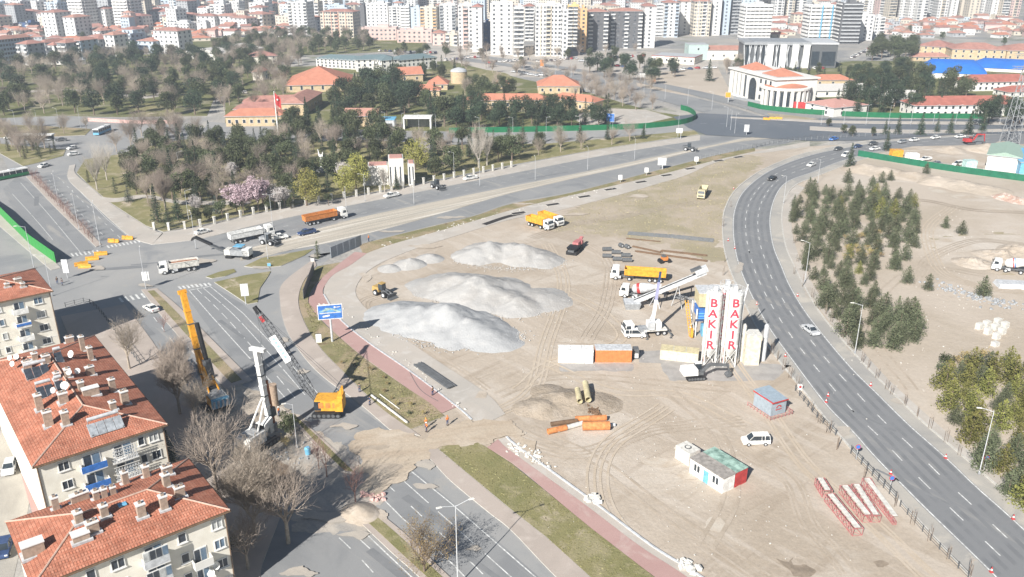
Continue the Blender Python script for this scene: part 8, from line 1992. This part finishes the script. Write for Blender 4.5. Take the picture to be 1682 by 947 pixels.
# ================================================================ people
def skin_mesh(verts, edges, radii, m, name):
    me = bpy.data.meshes.new(name); me.from_pydata(verts, edges, []); o = bpy.data.objects.new('tmp', me); COL.objects.link(o)
    md = o.modifiers.new('Skin', 'SKIN'); md.use_smooth_shade = True
    if not me.skin_vertices: return None
    for i, r in enumerate(radii): me.skin_vertices[0].data[i].radius = (r, r) if not isinstance(r, tuple) else r
    me.skin_vertices[0].data[0].use_root = True
    ss = o.modifiers.new('Sub', 'SUBSURF'); ss.levels = 1; ss.render_levels = 1
    dg = bpy.context.evaluated_depsgraph_get(); dg.update(); out = bpy.data.meshes.new_from_object(o.evaluated_get(dg)); bpy.data.objects.remove(o)
    out.materials.clear(); out.materials.append(m); out.name = name
    return out
def person_proto(pose=0):
    """one continuous body, clothing as children"""
    k = (.0, .22, -.12)[pose]
    V = [(0,0,.95),(0,0,1.15),(0,0,1.36),(0,0,1.50),(0,.01,1.60),(0,.02,1.72),            # pelvis, waist, chest, neck, head
         (-.10,0,.88),(-.11,.10+k*.5,.50),(-.12,.0+k*.2,.10),(-.12,.14+k*.2,.04), (.10,0,.88),(.11,.04-k*.5,.50),(.12,-.06-k*.6,.10),(.12,.08-k*.6,.04),
         (-.18,0,1.42),(-.25,-.02,1.16),(-.24,.12+k,.92),(-.23,.18+k,.84), (.18,0,1.42),(.25,-.02,1.16),(.24,.10-k*.4,.92),(.23,.16-k*.4,.84)]
    E_ = [(0,1),(1,2),(2,3),(3,4),(4,5),(0,6),(6,7),(7,8),(8,9),(0,10),(10,11),(11,12),(12,13),(2,14),(14,15),(15,16),(16,17),(2,18),(18,19),(19,20),(20,21)]
    Rr = [(.15,.11),(.14,.10),(.17,.11),.055,.09,.085,.085,.062,.045,.04,.085,.062,.045,.04,.06,.045,.036,.03,.06,.045,.036,.03]
    body = skin_mesh(V, E_, Rr, C('skin'), 'body')
    tr = skin_mesh([V[i] for i in (0,6,7,8,10,11,12)], [(0,1),(1,2),(2,3),(0,4),(4,5),(5,6)], [(.17,.13),.10,.078,.062,.10,.078,.062], C('navy'), 'trousers')
    return body, tr, V
BOD = [person_proto(i) for i in range(3)]
def person(label, x, y, rz, pose, top, helmet=None, z=.18, hair=None):
    body, tr, V = BOD[pose]; g = G(x, y); rt = thing('person', label, 'person', (g.x, g.y, z), rz)
    if body is None: return rt
    b_ = bpy.data.objects.new('body', body); COL.objects.link(b_); b_.parent = rt
    t_ = bpy.data.objects.new('trousers', tr); COL.objects.link(t_); t_.parent = rt
    vm = skin_mesh([V[i] for i in (0,1,2,14,15,18,19)], [(0,1),(1,2),(2,3),(3,4),(2,5),(5,6)], [(.16,.12),(.17,.13),(.20,.14),.085,.062,.085,.062], top, 'jacket')
    o = bpy.data.objects.new('jacket', vm); COL.objects.link(o); o.parent = rt
    q = MB(); q.lathe([(.135,1.70),(.13,1.78),(.09,1.84),(.02,1.865)], helmet or C('black'), c=(0,.02,0), n=12)
    if helmet: q.box((0,.15,1.70), (.2,.1,.02), helmet)
    q.build('helmet' if helmet else 'hair', rt)
    for s in (-.09,.09): q = MB(); q.box((s+(-.03 if s < 0 else .03),.08,.0), (.10,.27,.09), C('black')); q.build('shoe', rt)
    return rt
PP = [('worker in orange vest and helmet at the dirt crossing, left',700,703,.4,0,'hivis','yellow'),('worker in orange vest just behind the left one at the crossing',701,710,2.2,1,'hivis','white'),('worker in orange vest at the dirt crossing, right',735,699,3.6,2,'hivis','orange'),
      ('worker in orange vest standing beside the casing pipe',459,684,1.2,0,'hivis','white'),('dark dressed person standing by the white pipe on the sidewalk',608,666,2.0,1,'navy',None),('dark dressed person behind the yellow crane',591,645,.3,2,'dgrey',None),
      ('worker in dark clothes on the red path near the bars',711,650,1.0,0,'brown',None),('person in dark coat on the left pavement, left of two',95,467,.5,0,'black',None),('person in dark coat on the left pavement, right of two',103,469,3.0,1,'dgrey',None),('worker in orange vest between the upper verge stones',606,397,1.0,2,'hivis','yellow')]
for (lab, x, y, rz, ps, tp, hm) in PP: person(lab, x, y, rz, ps, C(tp), C(hm) if hm else None, .18)

# ================================================================ air
hz = bpy.data.materials.new('haze_air'); hz.use_nodes = True; nt = hz.node_tree; nt.nodes.remove(nt.nodes['Principled BSDF'])
pv = nt.nodes.new('ShaderNodeVolumePrincipled'); pv.inputs['Color'].default_value = (.80,.88,1,1); pv.inputs['Density'].default_value = .00034; pv.inputs['Anisotropy'].default_value = .2
nt.links.new(pv.outputs[0], nt.nodes['Material Output'].inputs['Volume'])
q = MB(); q.box((0,1500,-1.5), (6800,3600,92), hz); hb = q.build('haze'); hb['kind'] = 'stuff'; hb['label'] = 'thin pale haze over the far city'
SC.render.engine = 'CYCLES'
